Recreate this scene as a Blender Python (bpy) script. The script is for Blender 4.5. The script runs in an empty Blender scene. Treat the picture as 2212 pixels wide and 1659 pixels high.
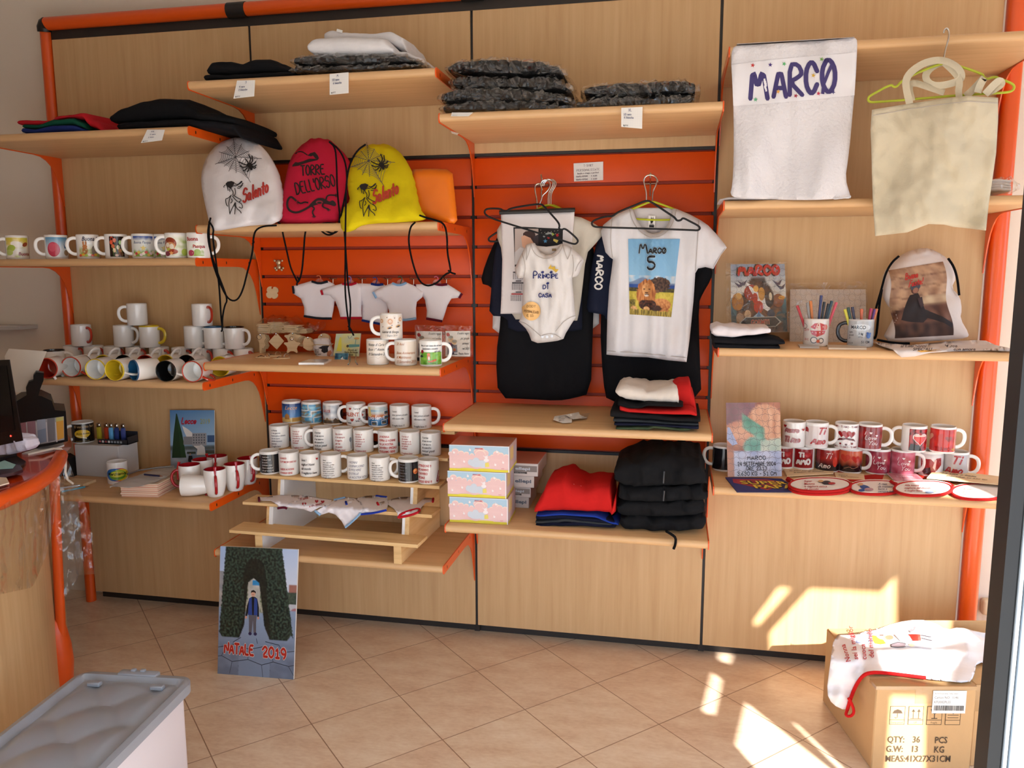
import bpy, bmesh, math, random
from math import pi, sin, cos, radians, sqrt, atan2, hypot
from mathutils import Vector, Matrix, noise
from mathutils.geometry import delaunay_2d_cdt
from mathutils.bvhtree import BVHTree

sc = bpy.context.scene
COL = sc.collection
W, H, FPX = 2212.0, 1659.0, 1714.92
# ---------------- camera ----------------
CP = Vector((2.8536, -3.3411, 1.6562))
RX, UX, FX = (Vector((0.97962, 0.20117, -0.00227)), Vector((-0.02585, 0.13784, 0.99012)), Vector((-0.19922, 0.96987, -0.14021)))
_yaw, _pit, _rol = -0.2026, -0.1414, -0.0023
FX = Vector((sin(_yaw) * cos(_pit), cos(_yaw) * cos(_pit), sin(_pit)))
_r = Vector((cos(_yaw), -sin(_yaw), 0)); _u = _r.cross(FX)
RX = _r * cos(_rol) + _u * sin(_rol); UX = -_r * sin(_rol) + _u * cos(_rol)
cam = bpy.data.cameras.new('camera'); camo = bpy.data.objects.new('camera', cam); COL.objects.link(camo)
cam.sensor_width = 36; cam.lens = 36 * FPX / W; cam.clip_start = 0.05
camo.matrix_world = Matrix(((RX.x, UX.x, -FX.x, CP.x), (RX.y, UX.y, -FX.y, CP.y), (RX.z, UX.z, -FX.z, CP.z), (0, 0, 0, 1)))
sc.camera = camo
# ---------------- view, world, sun ----------------
vs = sc.view_settings
vs.view_transform = 'Standard'; vs.look = 'None'; vs.gamma = 1.0; vs.use_curve_mapping = False
vs.exposure = 0.70
sc.cycles.use_denoising = True
sc.cycles.max_bounces = 10; sc.cycles.transparent_max_bounces = 24; sc.cycles.diffuse_bounces = 6
sc.cycles.sample_clamp_indirect = 6
SUN = Vector((-0.5, 0.86, -0.675)).normalized()      # direction the light travels
sl = bpy.data.lights.new('sun', 'SUN'); sl.energy = 11.0; sl.angle = radians(0.6); sl.color = (1.0, 0.97, 0.93)
so = bpy.data.objects.new('sun', sl); COL.objects.link(so); so.location = (6, -8, 7)
so.rotation_euler = SUN.to_track_quat('-Z', 'Y').to_euler()
wd = bpy.data.worlds.new('world'); sc.world = wd; wd.use_nodes = True
nt = wd.node_tree; bg = nt.nodes['Background']; bg.inputs['Strength'].default_value = 1.7
tc = nt.nodes.new('ShaderNodeTexCoord'); sx = nt.nodes.new('ShaderNodeSeparateXYZ'); mr = nt.nodes.new('ShaderNodeMapRange')
cr = nt.nodes.new('ShaderNodeValToRGB')
nt.links.new(tc.outputs['Generated'], sx.inputs[0]); nt.links.new(sx.outputs['Z'], mr.inputs['Value'])
mr.inputs['From Min'].default_value = -1; mr.inputs['From Max'].default_value = 1
nt.links.new(mr.outputs[0], cr.inputs['Fac']); nt.links.new(cr.outputs['Color'], bg.inputs['Color'])
e = cr.color_ramp.elements
e[0].position = 0.0; e[0].color = (0.55, 0.66, 0.82, 1); e[1].position = 1.0; e[1].color = (0.55, 0.72, 1.0, 1)
for p_, c_ in ((0.48, (0.58, 0.70, 0.88, 1)), (0.52, (0.80, 0.97, 1.22, 1)), (0.7, (0.66, 0.88, 1.15, 1))):
    k_ = e.new(p_); k_.color = c_

# ---------------- measuring helpers ----------------
def ray(x, y): return FX + RX * ((x - W / 2) / FPX) - UX * ((y - H / 2) / FPX)
def at(x, y, Y=0.0):
    d = ray(x, y); return CP + d * ((Y - CP.y) / d.y)
def on(x, y, z=0.0):
    d = ray(x, y); return CP + d * ((z - CP.z) / d.z)
def lin(c): c /= 255.0; return c / 12.92 if c <= 0.04045 else ((c + 0.055) / 1.055) ** 2.4
def S(r, g, b): return (lin(r), lin(g), lin(b), 1.0)
def h2(s): return S(int(s[0:2], 16), int(s[2:4], 16), int(s[4:6], 16))
_cc = {}
def C_(c):
    if isinstance(c, str):
        if c not in _cc: _cc[c] = h2(c)
        return _cc[c]
    return c

# ---------------- materials ----------------
MATS = {}
def mat(name, rgb=(0.8, 0.8, 0.8, 1), rough=0.5, metal=0.0, spec=0.5, coat=0.0, vary=0.0, vscale=8.0, bump=0.0, bscale=60.0, stretch=None, trans=0.0, alpha=1.0):
    if name in MATS: return MATS[name]
    m = bpy.data.materials.new(name); m.use_nodes = True; t = m.node_tree; b = t.nodes['Principled BSDF']
    rgb = C_(rgb)
    b.inputs['Base Color'].default_value = rgb; b.inputs['Roughness'].default_value = rough; b.inputs['Metallic'].default_value = metal
    b.inputs['Specular IOR Level'].default_value = spec; b.inputs['Coat Weight'].default_value = coat; b.inputs['Coat Roughness'].default_value = 0.08
    b.inputs['Transmission Weight'].default_value = trans; b.inputs['Alpha'].default_value = alpha
    if vary or bump:
        tcn = t.nodes.new('ShaderNodeTexCoord'); mp = t.nodes.new('ShaderNodeMapping'); t.links.new(tcn.outputs['Object'], mp.inputs[0])
        if stretch: mp.inputs['Scale'].default_value = stretch
    if vary:
        n = t.nodes.new('ShaderNodeTexNoise'); n.inputs['Scale'].default_value = vscale; n.inputs['Detail'].default_value = 6; n.inputs['Roughness'].default_value = 0.6
        r = t.nodes.new('ShaderNodeValToRGB'); t.links.new(mp.outputs[0], n.inputs['Vector']); t.links.new(n.outputs['Fac'], r.inputs['Fac'])
        r.color_ramp.elements[0].position = 0.3; r.color_ramp.elements[1].position = 0.7
        r.color_ramp.elements[0].color = tuple(x * (1 - vary) for x in rgb[:3]) + (1,); r.color_ramp.elements[1].color = tuple(min(1, x * (1 + vary)) for x in rgb[:3]) + (1,)
        t.links.new(r.outputs['Color'], b.inputs['Base Color'])
    if bump:
        n = t.nodes.new('ShaderNodeTexNoise'); n.inputs['Scale'].default_value = bscale; n.inputs['Detail'].default_value = 5
        bp = t.nodes.new('ShaderNodeBump'); bp.inputs['Strength'].default_value = bump; bp.inputs['Distance'].default_value = 0.01
        t.links.new(mp.outputs[0], n.inputs['Vector']); t.links.new(n.outputs['Fac'], bp.inputs['Height']); t.links.new(bp.outputs[0], b.inputs['Normal'])
    MATS[name] = m; return m

def wood(name, dark, mid, light, axis='z', rough=0.42, specks=False):
    m = bpy.data.materials.new(name); m.use_nodes = True; t = m.node_tree; b = t.nodes['Principled BSDF']; b.inputs['Roughness'].default_value = rough
    tcn = t.nodes.new('ShaderNodeTexCoord'); mp = t.nodes.new('ShaderNodeMapping'); t.links.new(tcn.outputs['Object'], mp.inputs[0])
    a, c = 22.0, 0.8
    mp.inputs['Scale'].default_value = {'z': (a, a, c), 'x': (c, a, a), 'y': (a, c, a)}[axis]
    mp2 = t.nodes.new('ShaderNodeMapping'); t.links.new(tcn.outputs['Object'], mp2.inputs[0])
    mp2.inputs['Scale'].default_value = {'z': (3.4, 3.4, .55), 'x': (.55, 3.4, 3.4), 'y': (3.4, .55, 3.4)}[axis]
    n1 = t.nodes.new('ShaderNodeTexNoise'); n1.inputs['Scale'].default_value = 1.6; n1.inputs['Detail'].default_value = 8; n1.inputs['Roughness'].default_value = 0.65
    n2 = t.nodes.new('ShaderNodeTexNoise'); n2.inputs['Scale'].default_value = 1.3; n2.inputs['Detail'].default_value = 2; n2.inputs['Distortion'].default_value = 0.8
    t.links.new(mp.outputs[0], n1.inputs['Vector']); t.links.new(mp2.outputs[0], n2.inputs['Vector'])
    sn = t.nodes.new('ShaderNodeMath'); sn.operation = 'MULTIPLY'; sn.inputs[1].default_value = 70
    si = t.nodes.new('ShaderNodeMath'); si.operation = 'SINE'; t.links.new(n2.outputs['Fac'], sn.inputs[0]); t.links.new(sn.outputs[0], si.inputs[0])
    ma = t.nodes.new('ShaderNodeMath'); ma.operation = 'MULTIPLY_ADD'; ma.inputs[1].default_value = 0.022; t.links.new(si.outputs[0], ma.inputs[0]); t.links.new(n1.outputs['Fac'], ma.inputs[2])
    r = t.nodes.new('ShaderNodeValToRGB'); t.links.new(ma.outputs[0], r.inputs['Fac'])
    r.color_ramp.elements[0].position = 0.22; r.color_ramp.elements[0].color = C_(dark); r.color_ramp.elements[1].position = 0.8; r.color_ramp.elements[1].color = C_(light)
    k = r.color_ramp.elements.new(0.48); k.color = C_(mid)
    t.links.new(r.outputs['Color'], b.inputs['Base Color'])
    MATS[name] = m; return m

def print_mat(name, rough, coat=0.0):
    m = bpy.data.materials.new(name); m.use_nodes = True; t = m.node_tree; b = t.nodes['Principled BSDF']
    a = t.nodes.new('ShaderNodeAttribute'); a.attribute_name = 'Col'; t.links.new(a.outputs['Color'], b.inputs['Base Color'])
    b.inputs['Roughness'].default_value = rough; b.inputs['Coat Weight'].default_value = coat; b.inputs['Coat Roughness'].default_value = 0.06
    MATS[name] = m; return m

def film_mat(name, clear=0.75, tint=(1, 1, 1, 1), bscale=14.0, bstr=1.0, rough=0.12, dist=0.03, fk=0.45, det=3, st=(1, 1, 1)):
    m = bpy.data.materials.new(name); m.use_nodes = True; t = m.node_tree; t.nodes.remove(t.nodes['Principled BSDF'])
    tr = t.nodes.new('ShaderNodeBsdfTransparent'); tr.inputs[0].default_value = tint
    gl = t.nodes.new('ShaderNodeBsdfGlossy'); gl.inputs['Roughness'].default_value = rough; gl.inputs['Color'].default_value = (0.95, 0.95, 0.95, 1)
    mx = t.nodes.new('ShaderNodeMixShader'); fr = t.nodes.new('ShaderNodeLayerWeight'); fr.inputs['Blend'].default_value = 0.35
    ad = t.nodes.new('ShaderNodeMath'); ad.operation = 'MULTIPLY_ADD'; ad.inputs[1].default_value = fk; ad.inputs[2].default_value = 1 - clear
    tcn = t.nodes.new('ShaderNodeTexCoord'); n = t.nodes.new('ShaderNodeTexNoise'); n.inputs['Scale'].default_value = bscale; n.inputs['Detail'].default_value = det; n.inputs['Distortion'].default_value = 1.2
    bp = t.nodes.new('ShaderNodeBump'); bp.inputs['Strength'].default_value = bstr; bp.inputs['Distance'].default_value = dist
    mpn = t.nodes.new('ShaderNodeMapping'); mpn.inputs['Scale'].default_value = st; t.links.new(tcn.outputs['Object'], mpn.inputs[0]); t.links.new(mpn.outputs[0], n.inputs['Vector']); t.links.new(n.outputs['Fac'], bp.inputs['Height'])
    t.links.new(bp.outputs[0], gl.inputs['Normal']); t.links.new(bp.outputs[0], fr.inputs['Normal'])
    t.links.new(fr.outputs['Facing'], ad.inputs[0]); t.links.new(ad.outputs[0], mx.inputs[0]); t.links.new(tr.outputs[0], mx.inputs[1]); t.links.new(gl.outputs[0], mx.inputs[2])
    t.links.new(mx.outputs[0], t.nodes['Material Output'].inputs[0])
    MATS[name] = m; return m

WOODV = wood('beech_laminate_upright', 'BD9567', 'C9A475', 'D3B082', 'z')
WOODX = wood('beech_laminate_shelf', 'BF9566', 'CDA475', 'D9B183', 'x')
PINE = wood('pine_board', 'C49A62', 'DDB67E', 'EACB98', 'x', 0.6)
PINEY = wood('pine_side', 'BE8C50', 'DDB67E', 'EACB98', 'y', 0.6)
TAGW = wood('thin_plywood', 'C9A97C', 'DBC096', 'E6CFA8', 'x', 0.6)
ORSLAT = mat('orange_slat_laminate', S(212, 74, 4), 0.42, spec=0.3, vary=0.04, vscale=3)
ORMET = mat('orange_painted_steel', S(224, 84, 12), 0.35, coat=0.3)
ORPLA = mat('orange_plastic', S(222, 84, 20), 0.3)
DARK = mat('black_plastic', S(22, 21, 21), 0.45)
DARKM = mat('dark_channel', S(40, 34, 30), 0.5)
CHROME = mat('chrome_wire', S(200, 198, 195), 0.18, 1.0)
CER = mat('white_ceramic', S(236, 234, 230), 0.12, coat=0.4)
def cer(h): return mat('ceramic_' + h, C_(h), 0.13, coat=0.4)
def cloth(h, vary=0.06, bump=0.25, bscale=40): return mat('cloth_%s' % h, C_(h), 0.9, spec=0.15, vary=vary, vscale=14, bump=bump, bscale=bscale)
PAPER = mat('white_paper', S(228, 226, 222), 0.8)
GREYP = mat('grey_paper', S(200, 198, 196), 0.8)
PRINT = print_mat('print_ink', 0.75); PRINTG = print_mat('glossy_print', 0.16, 0.4); PRINTS = print_mat('satin_print', 0.4)
FILM = film_mat('polythene_film', 0.93, (0.97, 0.97, 0.97, 1), 6.0, 1.0, 0.1, 0.06, .4, 1.0, (1, 1, .22))
FILMC = film_mat('clear_wrap', 0.975, (0.98, 0.98, 0.97, 1), 15.0, 1.0, 0.05, 0.03, .5, 2)
CARD = mat('corrugated_cardboard', S(200, 160, 112), 0.8, vary=0.05, vscale=5, bump=0.1, bscale=30)
TAPE = mat('brown_tape', S(176, 140, 96), 0.25)

# ---------------- objects ----------------
ORG = {}
def T(name, label, cat, loc, rz=0.0, group=None):
    o = bpy.data.objects.new(name, None); COL.objects.link(o); o.empty_display_size = 0.05
    o.location = loc; o.rotation_euler = (0, 0, rz); o['label'] = label; o['category'] = cat
    if group: o['group'] = group
    ORG[o.name] = Vector(loc); return o
def tag(o, label, cat, group=None):
    o['label'] = label; o['category'] = cat
    if group: o['group'] = group
    return o
def struct(o): o['kind'] = 'structure'; return o

class MB:
    def __init__(s): s.v = []; s.f = []; s.mi = []; s.c = None
    def face(s, *pts, m=0):
        b = len(s.v); s.v += [Vector(p) for p in pts]; s.f.append(list(range(b, b + len(pts)))); s.mi.append(m); return s
    def add(s, vs, fs, m=0):
        b = len(s.v); s.v += [Vector(p) for p in vs]
        for f in fs: s.f.append([i + b for i in f]); s.mi.append(m)
        return s
    def box(s, lo, hi, r=0.0, m=0, seg=1, M=None):
        x0, y0, z0 = lo; x1, y1, z1 = hi
        vs = [(x0, y0, z0), (x1, y0, z0), (x1, y1, z0), (x0, y1, z0), (x0, y0, z1), (x1, y0, z1), (x1, y1, z1), (x0, y1, z1)]
        fs = [(3, 2, 1, 0), (4, 5, 6, 7), (0, 1, 5, 4), (1, 2, 6, 5), (2, 3, 7, 6), (3, 0, 4, 7)]
        if r > 0:
            bm = bmesh.new(); bv = [bm.verts.new(p) for p in vs]
            for f in fs: bm.faces.new([bv[i] for i in f])
            bmesh.ops.bevel(bm, geom=list(bm.edges), offset=r, segments=seg, affect='EDGES', profile=0.5)
            bm.verts.index_update(); vs = [v.co.copy() for v in bm.verts]; fs = [[v.index for v in f.verts] for f in bm.faces]; bm.free()
        if M is not None: vs = [M @ Vector(p) for p in vs]
        return s.add(vs, fs, m)
    def lathe(s, prof, n=28, M=None, m=0, caps=False):
        vs = []; fs = []
        for (r, z) in prof:
            for k in range(n): a = 2 * pi * k / n; vs.append(Vector((r * cos(a), r * sin(a), z)))
        for i in range(len(prof) - 1):
            for k in range(n):
                k2 = (k + 1) % n; fs.append((i * n + k, i * n + k2, (i + 1) * n + k2, (i + 1) * n + k))
        if caps: fs.append(tuple(range(n - 1, -1, -1))); fs.append(tuple(range((len(prof) - 1) * n, len(prof) * n)))
        if M is not None: vs = [M @ p for p in vs]
        return s.add(vs, fs, m)
    def tube(s, pts, r, n=6, closed=False, m=0, flat=1.0):
        pts = [Vector(p) for p in pts]; N = len(pts); vs = []; fs = []; up = None
        for i, p in enumerate(pts):
            a = pts[(i - 1) % N] if closed or i > 0 else p; b = pts[(i + 1) % N] if closed or i < N - 1 else p
            t = (b - a)
            if t.length < 1e-9: t = Vector((0, 0, 1))
            t.normalize()
            if up is None:
                up = t.orthogonal().normalized() if flat == 1.0 else (Vector((0, 1, 0)) - t * t.y).normalized()
            else:
                up = (up - t * up.dot(t))
                up = up.normalized() if up.length > 1e-6 else t.orthogonal().normalized()
            bi = t.cross(up); rr = r[i] if isinstance(r, (list, tuple)) else r
            for k in range(n): q = 2 * pi * k / n; vs.append(p + up * (cos(q) * rr * flat) + bi * (sin(q) * rr))
        for i in range(N if closed else N - 1):
            j = (i + 1) % N
            for k in range(n): k2 = (k + 1) % n; fs.append((i * n + k, i * n + k2, j * n + k2, j * n + k))
        if not closed: fs.append(tuple(range(n - 1, -1, -1))); fs.append(tuple((N - 1) * n + k for k in range(n)))
        return s.add(vs, fs, m)
    def prism(s, poly, fn0, fn1, m=0):
        n = len(poly); vs = [fn0(*p) for p in poly] + [fn1(*p) for p in poly]
        fs = [tuple(range(n - 1, -1, -1)), tuple(range(n, 2 * n))] + [(i, (i + 1) % n, n + (i + 1) % n, n + i) for i in range(n)]
        return s.add(vs, fs, m)
    def mesh(s, name, mats, off=None, angle=40, cols=None):
        me = bpy.data.meshes.new(name); o = off or Vector((0, 0, 0))
        me.from_pydata([p - o for p in s.v], [], s.f)
        for m in (mats if isinstance(mats, (list, tuple)) else [mats]): me.materials.append(m)
        if any(s.mi): me.polygons.foreach_set('material_index', s.mi)
        me.polygons.foreach_set('use_smooth', [True] * len(s.f))
        if cols:
            a = me.attributes.new('Col', 'FLOAT_COLOR', 'POINT'); a.data.foreach_set('color', [x for c in cols for x in c])
        me.update()
        try: me.set_sharp_from_angle(angle=radians(angle))
        except Exception: pass
        return me
    def build(s, name, mats, parent=None, loc=None, angle=40, label=None, local=False, cols=None):
        off = Vector(loc) if loc is not None else None
        if parent is not None and not local: off = ORG[parent.name]
        me = s.mesh(name, mats, off, angle, cols)
        o = bpy.data.objects.new(name, me); COL.objects.link(o)
        if parent is not None: o.parent = parent; ORG[o.name] = off if off is not None else Vector((0, 0, 0))
        elif loc is not None: o.location = loc; ORG[o.name] = off
        else: ORG[o.name] = Vector((0, 0, 0))
        if label: o['label'] = label
        return o

def put(name, me, parent):
    o = bpy.data.objects.new(name, me); COL.objects.link(o); o.parent = parent; return o

# ---------------- lettering ----------------
GL = dict(
A="02 39 62|14 54", B="02 09 49 57 46 06 46 64 52 02", C="67 49 29 07 04 22 42 64", D="02 09 39 67 64 32 02", E="59 09 02 62|06 46", F="59 09 02|06 46", G="67 49 29 07 04 22 42 64 65 35",
H="02 09|62 69|06 66", I="22 29", K="02 09|69 05 62", L="09 02 52", M="02 19 34 59 72", N="02 09 62 69", O="29 07 04 22 42 64 67 49 29", P="02 09 49 67 56 45 05", Q="29 07 04 22 42 64 67 49 29|43 62", R="02 09 49 67 46 05 62",
S="68 49 29 07 16 56 64 42 22 03", T="09 69|39 32", U="09 04 22 42 64 69", V="09 32 69", X="02 69|09 62", Y="09 36 69|36 32", Z="09 69 02 62", W="09 12 37 52 69",
a="45 26 05 03 22 43 46 43 52", b="09 02|04 26 45 43 22 03", c="45 26 05 03 22 43", d="45 26 05 03 22 43|49 42", e="04 44 45 26 05 03 22 43", f="49 38 22|16 46", g="45 26 05 03 22 43 46 41 20 01",
h="09 02|05 26 45 42", i="16 12|18 19", l="19 13 22", m="06 02|05 16 25 22|25 36 45 42", n="06 02|05 26 45 42", o="26 05 03 22 43 45 26", p="06 00|05 26 45 43 22 03", q="45 26 05 03 22 43|46 40", r="06 02|04 26 36",
s="45 26 05 44 43 22 03", t="28 23 32|06 46", u="06 03 22 43 46 42", v="06 22 46", z="06 46 02 42", j="26 21 10|28 29", k="09 02|46 04 42", x="06 42|46 02", y="06 23|46 10",
)
GL.update({'0': GL['O'], '1': "17 39 32|12 52", '2': "07 29 49 67 02 62", '3': "08 29 49 67 46 26|46 64 42 22 03", '4': "49 04 64|49 42", '5': "59 09 06 46 64 42 12 03", '6': "59 27 04 22 42 64 45 15 04",
 '7': "09 69 22", '8': "29 07 26 46 67 49 29|26 04 22 42 64 46", '9': "65 45 25 07 29 49 67 64 42", "'": "09 07", '.': "02 03", '-': "15 45", ':': "13 14|16 17", '!': "19 15|12 13", ',': "13 11", '(': "29 17 14 22", ')': "09 17 14 02", '/': "02 49", '+': "15 55|37 33"})
def strokes(txt):
    out = []; x = 0.0
    for ch in txt:
        if ch == ' ': x += 4.5; continue
        g = GL.get(ch)
        if g is None: x += 3; continue
        mx = 0
        for st in g.split('|'):
            pts = [(int(q[0]), int(q[1]) - 2) for q in st.split()]; mx = max(mx, max(p[0] for p in pts))
            if len(pts) > 2:
                q = [pts[0]]
                for i in range(len(pts) - 1):
                    a, b = pts[i], pts[i + 1]; q += [(a[0] * .75 + b[0] * .25, a[1] * .75 + b[1] * .25), (a[0] * .25 + b[0] * .75, a[1] * .25 + b[1] * .75)]
                q.append(pts[-1]); pts = q
            out.append([(x + p[0], p[1]) for p in pts])
        x += mx + 1.9
    return out, x - 1.9
_tc = {}
def typeset(txt, shear=0.0, bold=0.0):
    k = (txt, shear, bold)
    if k in _tc: return _tc[k]
    cu = bpy.data.curves.new('t', 'FONT'); cu.body = txt; cu.size = 1.0; cu.shear = shear; cu.offset = bold; cu.resolution_u = 2
    o = bpy.data.objects.new('t', cu); COL.objects.link(o); bpy.context.view_layer.update()
    me = bpy.data.meshes.new_from_object(o.evaluated_get(bpy.context.evaluated_depsgraph_get()))
    vs = [(v.co.x, v.co.y) for v in me.vertices]; fs = [list(p.vertices) for p in me.polygons]
    bpy.data.objects.remove(o); bpy.data.curves.remove(cu); bpy.data.meshes.remove(me)
    x0 = min((v[0] for v in vs), default=0); w = max((v[0] for v in vs), default=0) - x0
    _tc[k] = ([((v[0] - x0), v[1]) for v in vs], fs, w); return _tc[k]

def inside(p, poly):
    x, y = p; c = False; n = len(poly); j = n - 1
    for i in range(n):
        a, b = poly[i], poly[j]
        if (a[1] > y) != (b[1] > y) and x < (b[0] - a[0]) * (y - a[1]) / (b[1] - a[1]) + a[0]: c = not c
        j = i
    return c
def dist_poly(p, poly):
    best = 1e9; x, y = p; n = len(poly)
    for i in range(n):
        ax, ay = poly[i]; bx, by = poly[(i + 1) % n]; dx, dy = bx - ax, by - ay; L = dx * dx + dy * dy
        t = 0 if L == 0 else max(0, min(1, ((x - ax) * dx + (y - ay) * dy) / L)); d = (x - ax - t * dx) ** 2 + (y - ay - t * dy) ** 2
        if d < best: best = d
    return sqrt(best)
def resample(poly, res, closed=True):
    out = []; n = len(poly)
    for i in range(n if closed else n - 1):
        a, b = poly[i], poly[(i + 1) % n]; k = max(1, int(math.ceil(hypot(b[0] - a[0], b[1] - a[1]) / res)))
        for j in range(k): out.append((a[0] + (b[0] - a[0]) * j / k, a[1] + (b[1] - a[1]) * j / k))
    if not closed: out.append(poly[-1])
    return out
def smooth(poly, n=2, closed=True):
    for _ in range(n):
        q = []; N = len(poly)
        if not closed: q.append(poly[0])
        for i in range(N if closed else N - 1):
            a, b = poly[i], poly[(i + 1) % N]; q += [tuple(a[k] * .75 + b[k] * .25 for k in range(len(a))), tuple(a[k] * .25 + b[k] * .75 for k in range(len(a)))]
        if not closed: q.append(poly[-1])
        poly = q
    return poly
def tri2d(outer, res, holes=()):
    rings = [resample(outer, res)] + [resample(h, res) for h in holes]
    vs = []; es = []
    for r in rings:
        b = len(vs); vs += [Vector(p) for p in r]; es += [(b + i, b + (i + 1) % len(r)) for i in range(len(r))]
    nb = len(rings[0])
    xs = [p[0] for p in outer]; ys = [p[1] for p in outer]; y = min(ys) + res * .5; row = 0
    while y < max(ys):
        x = min(xs) + res * (.5 if row % 2 else .95)
        while x < max(xs):
            if inside((x, y), rings[0]) and dist_poly((x, y), rings[0]) > res * .45 and all(not inside((x, y), h) and dist_poly((x, y), h) > res * .45 for h in rings[1:]): vs.append(Vector((x, y)))
            x += res
        y += res * .87; row += 1
    r = delaunay_2d_cdt(vs, es, [], 1, 1e-6); P = r[0]; ok = []
    for f in r[2]:
        c = ((P[f[0]][0] + P[f[1]][0] + P[f[2]][0]) / 3, (P[f[0]][1] + P[f[1]][1] + P[f[2]][1]) / 3)
        if inside(c, rings[0]) and not any(inside(c, h) for h in rings[1:]): ok.append(f)
    r = (P, r[1], ok)
    return [(p[0], p[1]) for p in r[0]], [list(f) for f in r[2]], [list(q) for q in r[1]]

class Art:
    """flat artwork in its own 2D canvas; yd=-1 for canvases whose v axis runs down"""
    def __init__(s, yd=1, auto=None): s.items = []; s.yd = yd; s.l = 0; s.auto = auto or (6 if yd < 0 else None)
    def poly(s, pts, c, res=None):
        s.l += 1; c = C_(c)
        if not res and s.auto and max(max(p[0] for p in pts) - min(p[0] for p in pts), max(p[1] for p in pts) - min(p[1] for p in pts)) > 1.6 * s.auto: res = s.auto
        if res: v, f, _ = tri2d(pts, res)
        else: v, f = list(pts), [list(range(len(pts)))]
        s.items.append((v, f, [c] * len(v), s.l)); return s
    def rect(s, x0, y0, x1, y1, c, res=None): return s.poly([(x0, y0), (x1, y0), (x1, y1), (x0, y1)], c, res)
    def ell(s, x, y, rx, ry, c, n=16, a0=0, res=None):
        ca, sa = cos(a0), sin(a0)
        return s.poly([(x + ca * rx * cos(2 * pi * k / n) - sa * ry * sin(2 * pi * k / n), y + sa * rx * cos(2 * pi * k / n) + ca * ry * sin(2 * pi * k / n)) for k in range(n)], c, res)
    def heart(s, x, y, k, c, rot=0):
        p = []
        for i in range(18):
            t = 2 * pi * i / 18; a = 16 * sin(t) ** 3 / 16; b = (13 * cos(t) - 5 * cos(2 * t) - 2 * cos(3 * t) - cos(4 * t)) / 16 * s.yd
            p.append((x + k * (a * cos(rot) - b * sin(rot)), y + k * (a * sin(rot) + b * cos(rot))))
        return s.poly(p, c)
    def star(s, x, y, k, c, rot=0, n=5, q=.42):
        return s.poly([(x + k * (1 if i % 2 == 0 else q) * sin(rot + pi * i / n), y - s.yd * -k * (1 if i % 2 == 0 else q) * cos(rot + pi * i / n)) for i in range(2 * n)], c)
    def line(s, pts, w, c, taper=False, l=None):
        if l is None: s.l += 1; l = s.l
        if s.auto and len(pts) > 1: pts = resample(list(pts), s.auto * .8, False)
        c = C_(c); v = []; f = []; n = len(pts)
        for i, p in enumerate(pts):
            a = pts[max(0, i - 1)]; b = pts[min(n - 1, i + 1)]; dx, dy = b[0] - a[0], b[1] - a[1]; L = hypot(dx, dy) or 1
            ww = w * .5 * ((1 - .8 * i / (n - 1)) if taper else 1); v += [(p[0] - dy / L * ww, p[1] + dx / L * ww), (p[0] + dy / L * ww, p[1] - dx / L * ww)]
            if i: f.append([2 * i - 2, 2 * i - 1, 2 * i + 1, 2 * i])
        s.items.append((v, f, [c] * len(v), l)); return s
    def write(s, txt, x, y, h, w, c, rot=0.0, slant=0.0, sx=1.0, al='l', wd=None):
        """stroke lettering, cap height h, pen width w"""
        st, tw = strokes(txt); k = h / 7.0; sx = wd / (tw * k) if wd else sx; s.l += 1; l = s.l; ca, sa = cos(rot), sin(rot)
        ox = {'l': 0, 'c': -tw * k * sx / 2, 'r': -tw * k * sx}[al]
        for p in st:
            q = []
            for (a, b) in p:
                X = ox + (a * sx + b * slant) * k; Y = b * k; q.append((x + ca * X - sa * Y, y + s.yd * (sa * X + ca * Y)))
            s.line(q, w, c, l=l)
            for e_ in (q[0], q[-1]): s.items.append(([(e_[0] + w * .5 * cos(j * pi / 3), e_[1] + w * .5 * sin(j * pi / 3)) for j in range(6)], [[0, 1, 2, 3, 4, 5]], [C_(c)] * 6, l))
        return s
    def text(s, txt, x, y, h, c, shear=0.0, bold=0.0, al='l', rot=0.0, sx=1.0):
        v, f, w = typeset(txt, shear, bold); s.l += 1; k = h / 0.72; ca, sa = cos(rot), sin(rot)
        ox = {'l': 0, 'c': -w * k * sx / 2, 'r': -w * k * sx}[al]
        s.items.append(([(x + ca * (ox + p[0] * k * sx) - sa * p[1] * k, y + s.yd * (sa * (ox + p[0] * k * sx) + ca * p[1] * k)) for p in v], f, [C_(c)] * len(v), s.l)); return s
    def grid(s, x0, y0, x1, y1, nx, ny, fn):
        s.l += 1; v = []; f = []; c = []
        for j in range(ny + 1):
            for i in range(nx + 1):
                a, b = i / nx, j / ny; v.append((x0 + (x1 - x0) * a, y0 + (y1 - y0) * b))
                if nx < 30: c.append(C_(fn(a, b)))
                else:
                    q = [C_(fn(a + p / nx, b + r / ny)) for p, r in ((-.3, -.12), (.12, -.3), (.3, .12), (-.12, .3))]; c.append(tuple(sum(w[k] for w in q) / 4 for k in range(4)))
        for j in range(ny):
            for i in range(nx): k = j * (nx + 1) + i; f.append([k, k + 1, k + nx + 2, k + nx + 1])
        s.items.append((v, f, c, s.l)); return s
    def build(s, name, parent, fn, m=None, label=None, local=False):
        mb = MB(); cols = []; k = min(1.0, 9.0 / max(1, s.l))
        for (v, f, c, l) in s.items:
            mb.add([fn(p[0], p[1], l * k) for p in v], f); cols += c
        return mb.build(name, m or PRINT, parent, label=label, local=local, cols=cols)
    def mesh(s, name, fn, m):
        mb = MB(); cols = []; k = min(1.0, 9.0 / max(1, s.l))
        for (v, f, c, l) in s.items: mb.add([fn(p[0], p[1], l * k) for p in v], f); cols += c
        return mb.mesh(name, m, None, 40, cols)
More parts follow.
